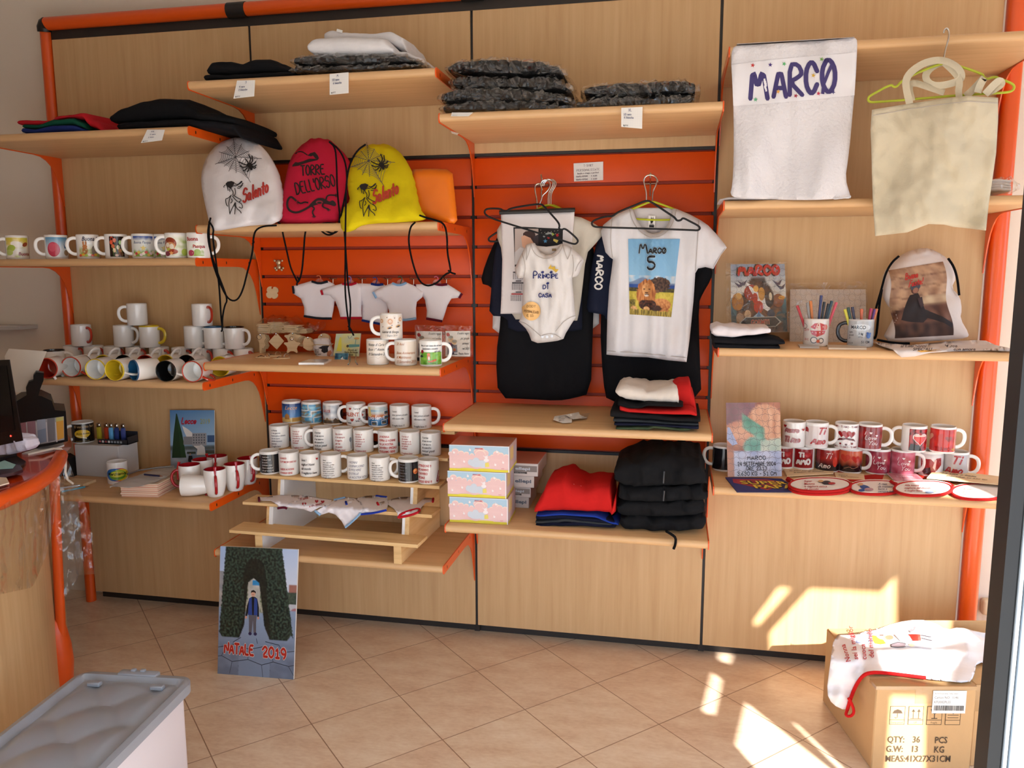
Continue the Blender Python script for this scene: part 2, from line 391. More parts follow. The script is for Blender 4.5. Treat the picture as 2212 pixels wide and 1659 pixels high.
def mix(a, b, t): a, b = C_(a), C_(b); t = max(0, min(1, t)); return tuple(a[i] + (b[i] - a[i]) * t for i in range(4))
def nz(x, y, z=0.0): return noise.noise(Vector((x, y, z)))

class Quad:
    """a flat board given by four front corners TL TR BR BL"""
    def __init__(s, tl, tr, br, bl, t=0.006):
        s.p = [Vector(q) for q in (tl, tr, br, bl)]; s.n = (s.p[1] - s.p[0]).cross(s.p[3] - s.p[0]).normalized()
        if s.n.dot(CP - s.p[0]) < 0: s.n = -s.n
        s.t = t
    def __call__(s, u, v, l=0):
        a = s.p[0].lerp(s.p[1], u); b = s.p[3].lerp(s.p[2], u); return a.lerp(b, v) + s.n * (0.0004 + 0.00025 * l)
    def board(s, mb=None, m=0, grow=0.0):
        mb = mb or MB(); f = s.p; b = [q - s.n * s.t for q in f]
        mb.add(f + b, [(0, 1, 2, 3), (7, 6, 5, 4), (0, 4, 5, 1), (1, 5, 6, 2), (2, 6, 7, 3), (3, 7, 4, 0)], m); return mb

class Puff:
    """a soft flat thing (garment, bag): outline in picture units lying on the sloping plane Y(py), with thickness and folds"""
    def __init__(s, outline, Y0, Y1=None, y0=0, y1=1, thick=0.02, edge=14.0, folds=0.0, fs=(0.03, 0.012), seed=0.0, res=7.0, holes=(), fold_fn=None):
        s.o = outline; s.Y0 = Y0; s.Y1 = Y0 if Y1 is None else Y1; s.y0, s.y1 = y0, y1; s.th = thick; s.e = edge; s.fo = folds; s.fs = fs; s.seed = seed; s.res = res; s.holes = holes; s.ff = fold_fn
    def Y(s, y): return s.Y0 + (s.Y1 - s.Y0) * (y - s.y0) / (s.y1 - s.y0)
    def bulge(s, x, y):
        d = dist_poly((x, y), s.o) if inside((x, y), s.o) else 0.0
        k = min(1.0, d / s.e); return s.th * sqrt(max(0, 1 - (1 - k) ** 2))
    def fold(s, x, y):
        f = s.fo * (nz(x * s.fs[0], y * s.fs[1], s.seed) + .4 * nz(x * s.fs[0] * 2.3, y * s.fs[1] * 2.3, s.seed + 5)) if s.fo else 0.0
        if s.ff: f += s.ff(x, y)
        return f
    def front(s, x, y, l=0): return at(x, y, s.Y(y) - s.bulge(x, y) + s.fold(x, y) - (0.0016 + 0.00035 * l if l else 0))
    def pr(s, x, y, l=1):
        d = ray(x, y).normalized(); h = s.bvh.ray_cast(CP, d)
        return (h[0] if h[0] is not None else s.front(x, y)) - d * (0.0012 + 0.0009 * l)
    def mesh(s, mb=None, m=0):
        mb = mb or MB(); v, f, e_ = tri2d(s.o, s.res, s.holes)
        F = [s.front(*p) for p in v]; B = []
        for p, q in zip(v, F):
            b = s.bulge(*p); d = (q - CP).normalized(); B.append(q + Vector((0, 1, 0)) * (2 * b + 0.004))
        n = len(v); fs = []; cnt = {}; s.bvh = BVHTree.FromPolygons(F, f)
        for t in f:
            for i in range(3): k = (t[i], t[(i + 1) % 3]); cnt[k] = 1
        for t in f: fs.append(t); fs.append([n + i for i in reversed(t)])
        for (a, b) in cnt:
            if (b, a) not in cnt: fs.append([b, a, n + a, n + b])
        mb.add(F + B, fs, m); return mb

def slab(pts, Yc, d, mb=None, m=0, n=44, p=9.0, wr=0.004, seed=0.0, ns=16.0, sq=0.55, M=16, dfn=None):
    """soft folded cloth: pts = (x, z bottom, z top) along the shelf, depth d about Yc"""
    mb = mb or MB(); pts = sorted(pts); x0, x1 = pts[0][0], pts[-1][0]; vs = []; fs = []
    def ev(x):
        for a, b in zip(pts, pts[1:]):
            if x <= b[0]:
                t = (x - a[0]) / (b[0] - a[0] or 1); t2 = t * t * (3 - 2 * t); return a[1] + (b[1] - a[1]) * t2, a[2] + (b[2] - a[2]) * t2
        return pts[-1][1:]
    for i in range(n + 1):
        t = .5 - .5 * cos(pi * i / n); x = x0 + (x1 - x0) * t; zb, zt = ev(x)
        g = max(0.12, (1 - abs(2 * t - 1) ** p) ** (1 / p)) if 0 < t < 1 else 0.12
        hz = (zt - zb) / 2 * (0.25 + .75 * g); zc = (zb + zt) / 2; hd = d / 2 * (.85 + .15 * g)
        for k in range(M):
            a = 2 * pi * k / M; ca, sa = cos(a), sin(a)
            q = Vector((x, Yc + hd * math.copysign(abs(ca) ** sq, ca), zc + hz * math.copysign(abs(sa) ** sq, sa)))
            w = wr * (nz(q.x * ns, q.y * ns, seed) + .5 * nz(q.x * ns * 2.2, q.z * ns * 2.2, seed + 9))
            vs.append(q + Vector((w * .5, w * (1 if ca < 0 else 0), w if sa > 0.2 else 0)))
    for i in range(n):
        for k in range(M): k2 = (k + 1) % M; fs.append((i * M + k, i * M + k2, (i + 1) * M + k2, (i + 1) * M + k))
    fs.append(tuple(range(M - 1, -1, -1))); fs.append(tuple(n * M + k for k in range(M)))
    mb.add(vs, fs, m); return mb
def pslab(pp, Y, d, **k):
    """slab from picture readings (x, top, bottom) at the front plane Y"""
    return slab([(at(x, t, Y).x, at(x, b, Y).z, at(x, t, Y).z) for (x, t, b) in pp], Y + d / 2, d, **k)
def curve(pts, n=3, closed=False): return smooth([tuple(p) for p in pts], n, closed)

# =====================================================  THE ROOM
WALLM = mat('painted_wall', S(232, 220, 204), 0.85, vary=0.015, vscale=2)
WHITEM = mat('white_ceiling', S(235, 232, 226), 0.9)
def floor_mat():
    m = bpy.data.materials.new('floor_tiles'); m.use_nodes = True; t = m.node_tree; b = t.nodes['Principled BSDF']
    tcn = t.nodes.new('ShaderNodeTexCoord'); mp = t.nodes.new('ShaderNodeMapping'); t.links.new(tcn.outputs['Object'], mp.inputs[0])
    k = 1 / 0.3558; mp.inputs['Scale'].default_value = (k, k, k); mp.inputs['Rotation'].default_value = (0, 0, pi / 4); mp.inputs['Location'].default_value = (0.2416, 0.4943, 0.5)
    br = t.nodes.new('ShaderNodeTexBrick'); br.offset = 0.0; br.squash = 1.0
    for a, v in (('Scale', 1.0), ('Mortar Size', 0.0055), ('Mortar Smooth', 0.1), ('Bias', 0.0), ('Brick Width', 1.0), ('Row Height', 1.0)): br.inputs[a].default_value = v
    br.inputs['Color1'].default_value = (0.35, 0.35, 0.35, 1); br.inputs['Color2'].default_value = (0.65, 0.65, 0.65, 1); br.inputs['Mortar'].default_value = (0, 0, 0, 1)
    t.links.new(mp.outputs[0], br.inputs['Vector'])
    n1 = t.nodes.new('ShaderNodeTexNoise'); n1.inputs['Scale'].default_value = 5.0; n1.inputs['Detail'].default_value = 8; n1.inputs['Roughness'].default_value = 0.7
    mp1 = t.nodes.new('ShaderNodeMapping'); mp1.inputs['Scale'].default_value = (1, 2.2, 1); t.links.new(tcn.outputs['Object'], mp1.inputs[0]); t.links.new(mp1.outputs[0], n1.inputs['Vector'])
    n2 = t.nodes.new('ShaderNodeTexNoise'); n2.inputs['Scale'].default_value = 42.0; n2.inputs['Detail'].default_value = 4; t.links.new(mp1.outputs[0], n2.inputs['Vector'])
    ad = t.nodes.new('ShaderNodeMath'); ad.operation = 'MULTIPLY_ADD'; ad.inputs[1].default_value = 0.35; t.links.new(n2.outputs['Fac'], ad.inputs[0]); t.links.new(n1.outputs['Fac'], ad.inputs[2])
    r = t.nodes.new('ShaderNodeValToRGB'); t.links.new(ad.outputs[0], r.inputs['Fac'])
    r.color_ramp.elements[0].position = 0.45; r.color_ramp.elements[0].color = S(203, 170, 142); r.color_ramp.elements[1].position = 0.92; r.color_ramp.elements[1].color = S(231, 213, 189)
    q = r.color_ramp.elements.new(0.66); q.color = S(218, 192, 165)
    hs = t.nodes.new('ShaderNodeMixRGB'); hs.blend_type = 'OVERLAY'; hs.inputs[0].default_value = 0.14; t.links.new(r.outputs['Color'], hs.inputs[1]); t.links.new(br.outputs['Color'], hs.inputs[2])
    mx = t.nodes.new('ShaderNodeMixRGB'); t.links.new(br.outputs['Fac'], mx.inputs[0]); t.links.new(hs.outputs[0], mx.inputs[1]); mx.inputs[2].default_value = S(150, 116, 92)
    t.links.new(mx.outputs[0], b.inputs['Base Color']); b.inputs['Roughness'].default_value = 0.3
    bp = t.nodes.new('ShaderNodeBump'); bp.inputs['Strength'].default_value = 0.3; bp.inputs['Distance'].default_value = 0.004; bp.invert = True
    t.links.new(br.outputs['Fac'], bp.inputs['Height']); t.links.new(bp.outputs[0], b.inputs['Normal'])
    return m
struct(MB().box((-2.3, -2.4, -0.08), (5.7, 0.12, 0.0)).build('floor', floor_mat()))
struct(MB().box((-2.3, 0.10, -0.02), (5.7, 0.22, 3.1)).build('wall_back', WALLM))
struct(MB().box((-2.3, -2.3, 0), (-2.2, 0.1, 3.1)).build('wall_left', WALLM))
struct(MB().box((-2.3, -2.4, 3.1), (5.7, 0.22, 3.2)).build('ceiling', WHITEM))
def holed(outer, holes, res, f0, f1):
    mb = MB(); v, fs, _ = tri2d(outer, res, holes)
    mb.add([f0(*p) for p in v], fs); mb.add([f1(*p) for p in v], [list(reversed(q)) for q in fs])
    for ring in [outer] + list(holes):
        n = len(ring)
        for i in range(n): a, b = ring[i], ring[(i + 1) % n]; mb.face(f0(*a), f0(*b), f1(*b), f1(*a))
    return mb
# shop front behind the viewer: the open doorway, and added gaps shaped to throw sun patches and floor bounce
HOLES = [[(0.9, 0.0), (3.25, 0.0), (3.25, 2.32), (0.9, 2.32)], [(3.62, 0.05), (5.3, 0.05), (5.3, 1.02), (3.62, 1.02)],
 [(4.787, 2.168), (5.061, 2.174), (5.114, 2.246), (5.137, 1.886), (4.858, 1.802), (4.654, 1.783), (4.625, 1.87), (4.619, 1.937)],
 [(4.66, 2.166), (4.71, 2.162), (4.574, 1.97), (4.549, 1.978)], [(4.461, 1.864), (4.529, 1.867), (4.43, 1.773), (4.397, 1.791)],
 [(4.316, 1.717), (4.325, 1.677), (4.108, 1.446), (4.064, 1.451)], [(4.312, 1.552), (4.343, 1.166), (4.042, 1.148), (4.065, 1.306)],
 [(4.392, 1.466), (4.416, 1.465), (4.384, 1.235), (4.345, 1.203)], [(4.69, 1.775), (5.0, 1.815), (4.72, 1.6), (4.56, 1.63)],
 [(4.52, 1.55), (4.66, 1.565), (4.68, 1.25), (4.52, 1.25)], [(5.0, 2.60), (5.12, 2.60), (5.09, 2.45), (5.03, 2.34), (4.80, 2.36), (4.88, 2.45)]]
HOLES[0] = [(1.2, 0.003), (3.41, 0.003), (3.41, 2.32), (1.2, 2.32)]
struct(holed([(-2.3, 0), (5.7, 0), (5.7, 3.1), (-2.3, 3.1)], HOLES, 1.0, lambda a, b: Vector((a, -2.3, b)), lambda a, b: Vector((a, -2.33, b))).build('wall_front', WALLM))
struct(holed([(-2.3, 0), (0.1, 0), (0.1, 3.1), (-2.3, 3.1)], [[(-2.0, 0.3), (-0.4, 0.3), (-0.4, 2.4), (-2.0, 2.4)]], 1.0, lambda a, b: Vector((5.6, a, b)), lambda a, b: Vector((5.68, a, b))).build('wall_right', WALLM))
struct(MB().box((-9, -14, -0.12), (14, -2.4, -0.03)).build('ground', mat('pavement', S(186, 182, 176), 0.9, vary=0.06, vscale=3)))
blocker = MB().face((0.6, -2.34, 3.3), (4.15, -2.34, 3.3), (4.15, -4.0, 1.64), (0.6, -4.0, 1.64)).face((0.6, -4.0, 1.62), (4.15, -4.0, 1.62), (4.15, -2.34, 3.28), (0.6, -2.34, 3.28))  # added unseen slope that keeps direct sun out of the doorway
struct(blocker.build('sun_blocker', mat('sun_blocker_canvas', S(230, 224, 212), 0.9)))
# door jamb at the right of the doorway
dj = T('door_1', 'dark door jamb with pale grey aluminium profile', 'door', (3.3, -2.3, 0)); dj['kind'] = 'structure'
del dj['label']; del dj['category']
MB().box((3.256, -2.31, 0), (3.2705, -2.27, 2.32)).build('gasket', DARK, dj)
MB().box((3.2735, -2.312, 0), (3.2775, -2.28, 2.32)).box((3.2805, -2.314, 0), (3.42, -2.28, 2.32), 0.002).build('jamb_profile', mat('grey_aluminium', S(214, 224, 232), 0.5), dj)
MB().box((3.2705, -2.306, 0), (3.2805, -2.28, 2.32)).build('groove', DARK, dj)

# =====================================================  THE WALL DISPLAY
ZT, ZB, ZO1, ZO2 = 2.716, 0.052, 2.132, 0.886
fr = T('display_stand', 'orange tubular frame with black joints around the wall display', 'display stand', (2.0, 0.0, 0))
MB().tube([(-0.022, -0.002, 0.0), (-0.022, -0.002, 2.752)], 0.024, 16).build('post', ORMET, fr)
MB().box((4.004, -0.034, 0.0), (4.066, 0.03, 2.76), 0.02, seg=3).build('post', ORMET, fr)
for (a, b) in ((-0.005, 0.915), (1.0, 1.965), (2.05, 2.96), (3.05, 4.0)): MB().tube([(a, -0.012, 2.782), (b, -0.012, 2.782)], 0.029, 16).build('top_rail', ORMET, fr)
for a in (0.957, 2.007, 3.005): MB().tube([(a - 0.043, -0.012, 2.78), (a + 0.043, -0.012, 2.78)], 0.033, 16).build('rail_joint', DARK, fr)
MB().tube([(-0.022, -0.006, 2.75), (-0.020, -0.01, 2.768), (-0.012, -0.012, 2.779), (-0.003, -0.012, 2.782)], 0.031, 16).build('corner_cap', DARK, fr)
MB().box((0.0, 0.004, ZT + 0.001), (4.0, 0.03, 2.775)).build('top_channel', DARKM, fr)
MB().box((0.0, 0.055, 0.0), (4.0, 0.07, 0.06)).build('plinth', DARKM, fr)
for a in (1, 2, 3): MB().box((a - 0.012, 0.006, 0.02), (a + 0.012, 0.03, 2.74)).build('slotted_upright', DARK, fr)
bays = ['far left', 'second', 'third', 'far right']
g = 0.0055
def panel(x, z0, z1, lab): 
    o = MB().box((x + g, 0.0, z0), (x + 1 - g, 0.022, z1), 0.0012).build('back_panel', WOODV, None, (x + .5, 0.0, z0)); tag(o, lab, 'panel')
panel(0, ZB, ZT, 'tall beech back panel of the far left bay, behind the plain white mugs')
panel(1, ZO1 + 0.012, ZT, 'beech panel above orange slats, behind the white folded top')
panel(1, ZB, ZO2 - 0.012, 'beech panel low behind the wooden stepped mug stand')
panel(2, ZO1 + 0.012, ZT, 'beech panel above orange slats, behind the tall film-wrapped pile')
panel(2, ZB, ZO2 - 0.012, 'beech panel low behind the cloud boxes and black hoodies')
panel(3, ZB, ZT, 'tall beech back panel of the sunlit far right bay, behind the love mugs')
def slatwall(x, lab):
    o = T('slat_panel', lab, 'slat panel', (x + .5, 0, ZO2)); mb = MB(); pt = (ZO1 - ZO2) / 10
    for i in range(10):
        z0 = ZO2 + i * pt; mb.box((x + g, -0.001, z0 + 0.0065), (x + 1 - g, 0.012, z0 + pt - 0.0065), 0.003, seg=2)
    mb.build('slats', ORSLAT, o)
    MB().box((x + 0.014, 0.012, ZO2), (x + 0.986, 0.024, ZO1)).build('backing', mat('dark_orange_backing', S(150, 40, 8), 0.6), o)
    tr = MB().box((x + g, -0.002, ZO1), (x + 1 - g, 0.02, ZO1 + 0.012)).build('top_strip', DARK, o)
    MB().box((x + g, -0.002, ZO2 - 0.012), (x + 1 - g, 0.02, ZO2)).build('bottom_strip', DARK, o)
slatwall(1, 'orange slatted panel behind the five hanging mini shirts')
slatwall(2, 'orange slatted panel behind the hanging t-shirts and baby bodysuit')
SZ = {}
def shelf(k, x, zt, d, lab, t=0.030):
    SZ[k] = zt
    o = T('wall_shelf', lab, 'shelf', (x + .5, 0, zt)); y0 = -d
    prof = [(-0.003, zt), (y0 + 0.012, zt), (y0 + 0.005, zt - 0.003), (y0 + 0.001, zt - 0.009), (y0, zt - 0.015), (y0 + 0.001, zt - 0.021), (y0 + 0.005, zt - 0.027), (y0 + 0.012, zt - t), (-0.003, zt - t)]
    mb = MB().prism(prof, lambda a, b: Vector((x + 0.010, a, b)), lambda a, b: Vector((x + 0.990, a, b)))
    mb.build('board', WOODX, o)
    br = [(-0.003, zt + .001), (y0 + 0.008, zt + .001), (y0 + 0.002, zt - 0.006), (y0 + 0.002, zt - 0.026), (y0 + 0.008, zt - 0.033), (-0.17, zt - 0.034), (-0.13, zt - 0.038), (-0.095, zt - 0.052), (-0.068, zt - 0.074), (-0.046, zt - 0.105), (-0.030, zt - 0.145), (-0.018, zt - 0.19), (-0.003, zt - 0.25)]
    for (xa, xb) in ((x + 0.005, x + 0.0095), (x + 0.9905, x + 0.995)):
        b = MB().prism(br, lambda p, q: Vector((xa, p, q)), lambda p, q: Vector((xb, p, q)))
        for yy in (y0 * .9, y0 * .55, y0 * .18):
            for xx in (xa - 0.0004, xb + 0.0004): b.add([(xx, yy + .0038 * cos(j * pi / 5), zt - 0.017 + .007 * sin(j * pi / 5)) for j in range(10)], [list(range(10))], 1)
        b.build('bracket', [ORMET, DARK], o)
shelf('11', 0, 2.213, .487, 'far left top shelf with red, green and black folded garments')
shelf('12', 0, 1.710, .487, 'beech shelf with a row of Easter mugs')
shelf('13', 0, 1.212, .487, 'beech shelf crowded with plain white and coloured mugs')
shelf('14', 0, 0.708, .487, 'beech shelf with grey box, calendar and red-handled mugs')
shelf('21', 1, 2.377, .495, 'high beech shelf under the white folded top')
shelf('22', 1, 1.837, .495, 'beech shelf with three drawstring bags')
shelf('23', 1, 1.294, .495, 'beech shelf with wooden tags and anniversary mugs')
shelf('24', 1, 0.515, .495, 'low beech shelf under the stepped mug stand')
shelf('31', 2, 2.215, .512, 'high beech shelf with film-wrapped black shirts and a single price note')
shelf('32', 2, 1.086, .512, 'beech shelf with receipts and folded tees under the hanging shirts')
shelf('33', 2, 0.690, .510, 'beech shelf with cloud boxes and black hoodies')
shelf('41', 3, 2.394, .480, 'highest shelf of the far right bay, draped with the white towel')
shelf('42', 3, 1.893, .475, 'beech shelf just below the hanging white towel')
shelf('43', 3, 1.383, .440, 'beech shelf with jigsaw puzzles and marker mugs')
shelf('44', 3, 0.874, .440, 'sunlit beech shelf with love mugs and red-rimmed pot holders')

# =====================================================  COUNTER, TOTE, CARTONS
ct = T('shop_counter', 'curved beech shop counter with glossy orange top edge', 'counter', (0.5, -1.0, 0))
fe = [tuple(on(x, y, .98))[:2] for (x, y) in ((129, 972), (121, 990), (110, 1008), (85, 1026), (57, 1042), (0, 1067))]
fe2 = smooth(fe, 2, False); last = Vector(fe2[-1]); fe2 += [(0.80, -1.62), (0.70, -1.8)]
plan = fe2 + [(-0.5, -1.8), (-0.5, -0.45), (0.30, -0.45), (0.44, -0.58)]
def ring(poly, z): return [Vector((p[0], p[1], z)) for p in poly]
mb = MB(); mb.prism(plan, lambda a, b: Vector((a, b, .945)), lambda a, b: Vector((a, b, .98))); mb.build('counter_top', mat('glossy_orange_top', S(190, 62, 18), 0.12, coat=0.5), ct)
MB().tube([Vector((p[0], p[1], .957)) for p in fe2], 0.027, 10).build('edge_trim', ORPLA, ct)
def inset(poly, k, c=(0.1, -1.1)): return [(c[0] + (p[0] - c[0]) * k, c[1] + (p[1] - c[1]) * k) for p in poly]
mb = MB(); mb.prism(inset(plan, .885), lambda a, b: Vector((a, b, 0.02)), lambda a, b: Vector((a, b, .945))); mb.build('body', WOODV, ct)
tip = Vector((fe2[0][0], fe2[0][1], 0))
pa, pb = on(122, 1200, .45), at(126, 1375, -.84)
MB().tube([at(116, 1015, -.80), at(124, 1200, -.80), at(133, 1390, -.80)], 0.018, 12).build('edge_post', ORPLA, ct)
c0 = at(118, 1400, -.80); c0.z = 0
MB().lathe([(0.0, 0.0), (.045, 0.0), (.058, .05), (.064, .12), (.060, .19), (.050, .25), (.04, .30), (.0, .335)], 28, Matrix.Translation(c0)).build('foot', ORPLA, ct)

# drop of clear protective film over the counter edge
def film(name, label, poly, Yf, holes=()):
    mb = MB(); v, f, _ = tri2d(poly, 9)
    mb.add([at(x, y, Yf(x, y) + 0.03 * nz(x * .035, y * .012, 3) + 0.015 * nz(x * .09, y * .05, 7)) for (x, y) in v], f)
    tag(mb.build(name, FILM, None, tuple(at(*poly[0], Yf(*poly[0]))), angle=180), label, 'plastic film')
film('protective_film', 'clear plastic film draped over the curved front of the counter', [(0, 1096), (57, 1058), (95, 1030), (122, 992), (132, 1000), (125, 1080), (114, 1140), (100, 1200), (74, 1262), (66, 1270), (0, 1284)], lambda x, y: -1.42 + 0.0045 * x)
film('protective_film', 'loose clear plastic film hanging from the counter corner in front of the beech wall', [(122, 980), (140, 980), (152, 1005), (168, 1050), (184, 1090), (197, 1130), (204, 1200), (205, 1240), (172, 1242), (150, 1275), (137, 1296), (140, 1230), (122, 1160), (118, 1080)], lambda x, y: -.86 + 0.0012 * (x - 120))

# grey lidded storage tote
def tote():
    zl = 0.40
    R = [on(x, y, zl) for (x, y) in ((176, 1446), (424, 1460), (250, 1700), (-80, 1640))]
    p0, p1, p3 = R[0], R[1], R[3]
    u = (p1 - p0); w = u.length; u.normalize(); v = Vector((u.y, -u.x, 0)); L = 0.62
    o = T('storage_tote', 'lidded grey and white plastic storage tote on the floor before the counter', 'storage box', tuple(p0 + u * w / 2 + v * L / 2 - Vector((0, 0, zl))))
    M = Matrix(((u.x, v.x, 0, p0.x), (u.y, v.y, 0, p0.y), (0, 0, 1, 0), (0, 0, 0, 1)))
    gm = mat('grey_lid_plastic', S(146, 151, 160), 0.3, coat=0.2, vary=0.02, vscale=20)
    b = MB(); 
    lo = [(0.03, 0.03), (w - .03, 0.03), (w - .03, L - .03), (0.03, L - .03)]
    b.box((0.022, 0.022, 0.0), (w - .022, L - .022, zl - 0.03), 0.03, seg=4, M=M)
    b.build('bin', mat('white_bin_plastic', S(222, 214, 218), 0.35), o)
    # lid: raised rim with a domed panel of seven soft hexagonal facets
    l = MB(); nx, ny = 44, 56; vs = []; fs = []
    cs = [(w * .5, L * .42)] + [(w * (.5 + .36 * cos(a)), L * (.42 + .30 * sin(a))) for a in [pi / 6 + k * pi / 3 for k in range(6)]] + [(w * .5, L * .95), (w * .12, L * .9), (w * .88, L * .9), (w * .06, L * .03), (w * .94, L * .03)]
    for j in range(ny + 1):
        for i in range(nx + 1):
            x, y = w * i / nx, L * j / ny; e_ = min(x, w - x, y, L - y)
            rc = 0.05; qx, qy = min(x, w - x), min(y, L - y)
            if qx < rc and qy < rc:
                dd = hypot(rc - qx, rc - qy)
                if dd > rc: k = rc / dd; nxq, nyq = rc - (rc - qx) * k, rc - (rc - qy) * k; x = nxq if x < w / 2 else w - nxq; y = nyq if y < L / 2 else L - nyq
                e_ = max(0, rc - hypot(rc - nxq if dd > rc else rc - qx, rc - nyq if dd > rc else rc - qy))
            if e_ < 0.022: z = zl - 0.004 * (1 - e_ / .022) ** 2
            elif e_ < 0.035: z = zl - 0.018 * (e_ - .022) / .013
            else:
                dz = min(((x - c[0]) ** 2 + (y - c[1]) ** 2) for c in cs); z = zl - 0.018 + (0.036 * max(0, 1 - dz / .02) - .020) * min(1, (e_ - .035) / .03)
            vs.append(M @ Vector((x, y, z)))
    for j in range(ny):
        for i in range(nx): k = j * (nx + 1) + i; fs.append((k, k + nx + 1, k + nx + 2, k + 1))
    l.add(vs, fs)
    per = [i for i in range(nx + 1)] + [j * (nx + 1) + nx for j in range(1, ny + 1)] + [ny * (nx + 1) + i for i in range(nx - 1, -1, -1)] + [j * (nx + 1) for j in range(ny - 1, 0, -1)]
    rim = [vs[k] for k in per]; n = len(rim); l.add(rim + [q - Vector((0, 0, .03)) for q in rim], [(i, (i + 1) % n, n + (i + 1) % n, n + i) for i in range(n)])
    for (a, b_) in ((w * .34, -0.012), ): l.box((a, b_, zl - .03), (a + w * .34, 0.02, zl + .006), 0.008, seg=2, M=M)
    l.build('lid', gm, o, angle=30); lid = COL.objects[-1]
    for (a, b_) in ((.07, .06), (w - .11, .06), (w - .11, L - .12), (.07, L - .12)):
        MB().box((a, b_, zl - .012), (a + .042, b_ + .02, zl + .002), 0.003, M=M).build('lug', gm, lid)
    for a in (w * .46, w * .54): MB().box((a - .008, -0.008, zl), (a + .008, 0.006, zl + .012), 0.004, seg=2, M=M).build('lug', gm, lid)
tote()

# cardboard cartons
cr_ = T('cardboard_carton', 'cardboard carton printed QTY 36 PCS under the white apron', 'carton', (3.68, -.47, 0))
zt, w, dp = 0.298, .33, .43
M = Matrix.Translation((3.535, -.70, 0)) @ Matrix.Rotation(radians(11), 4, 'Z')
MB().box((0, 0, 0), (w, dp, zt), 0.004, M=M).build('box', CARD, cr_)
MB().box((0.0, .21, zt), (w, .214, zt + .0008), M=M).build('flap_seam', mat('dark_slot', S(60, 45, 30), 0.9), cr_)
tp = MB().box((.13, -.0006, zt - .06), (.19, .0, zt), M=M).box((-.0006, -.0008, zt - .012), (w + .0006, .05, zt + .0006), M=M); tp.build('tape', TAPE, cr_)
fq = lambda u, v, l=0: M @ Vector((u, -0.0006 - .0002 * l, v))
A = Art(); INK = '4A3A2A'
for i, (x, nm) in enumerate(((.050, 'Damp proof'), (.111, 'UP'), (.172, 'Fragile'), (.233, ''))):
    v0 = zt - .135; A.rect(x, v0, x + .050, v0 + .066, INK).rect(x + .0018, v0 + .0018, x + .0482, v0 + .0642, 'C8A070').rect(x, v0 + .016, x + .050, v0 + .018, INK)
    c = x + .025; q = v0 - .118
    if nm: A.text(nm, c, v0 + .005, .0065, INK, al='c', sx=.9)
    if i == 0: A.poly([(c - .017, .158 + q), (c - .012, .168 + q), (c, .173 + q), (c + .012, .168 + q), (c + .017, .158 + q)], INK).line([(c, .158 + q), (c, .144 + q), (c - .005, .141 + q), (c - .008, .145 + q)], .0022, INK)
    if i == 1:
        for dx in (-.009, .009): A.line([(c + dx, .140 + q), (c + dx, .168 + q)], .0025, INK).poly([(c + dx - .006, .164 + q), (c + dx + .006, .164 + q), (c + dx, .174 + q)], INK)
        A.line([(c - .018, .140 + q), (c + .018, .140 + q)], .002, INK)
    if i == 2: A.poly([(c - .014, .174 + q), (c + .014, .174 + q), (c + .009, .160 + q), (c, .156 + q), (c - .009, .160 + q)], INK).line([(c, .158 + q), (c, .142 + q)], .003, INK).line([(c - .01, .141 + q), (c + .01, .141 + q)], .003, INK)
    if i == 3: A.line([(c, .174 + q), (c, .16 + q)], .0025, INK).poly([(c - .006, .164 + q), (c + .006, .164 + q), (c, .156 + q)], INK).line([(c - .018, .153 + q), (c + .018, .153 + q)], .002, INK).line([(c - .018, .144 + q), (c + .018, .144 + q)], .002, INK)
for (s_, u, v) in (('QTY:', .048, .198), ('36', .132, .198), ('PCS', .205, .200), ('G.W:', .046, .232), ('13', .132, .232), ('KG', .205, .234), ('MEAS:41X27X31CM', .046, .267)): A.text(s_, u, zt - v, .023, INK, 0, .012, sx=.80)
A.build('printed_lettering', cr_, fq)
A = Art().rect(0, 0, .110, .080, 'EDEBE6'); GR = '555555'
A.text('Best Rich Europe sewing, Trading Company', .006, .068, .005, '444444', sx=.62).text('Carton NO.  1146', .006, .052, .0085, GR, sx=.88).text('KFU002PLSS', .006, .036, .0085, GR, sx=.88)
random.seed(3); u = .006
while u < .102: q = random.choice((.001, .0016, .0026)); A.rect(u, .010, u + q, .028, '333333'); u += q + random.choice((.001, .0018))
A.build('shipping_label', cr_, lambda u, v, l=0: M @ Vector((u + .186, -0.003 - .0002 * l, v + zt - .093)))
c2 = T('cardboard_carton', 'second carton with flap, behind the printed carton by the door jamb', 'carton', (4.05, -.35, 0))
MB().box((w + .008, .02, 0), (w + .30, .40, zt - .004), 0.004, M=M).build('box', CARD, c2)
MB().box((w + .008, .018, .20), (w + .06, .0195, zt - .004), M=M).build('tape', TAPE, c2)
MB().box((w + .008, .40, zt - .02), (w + .30, .406, zt + .045), .002, M=M).build('flap', CARD, c2)

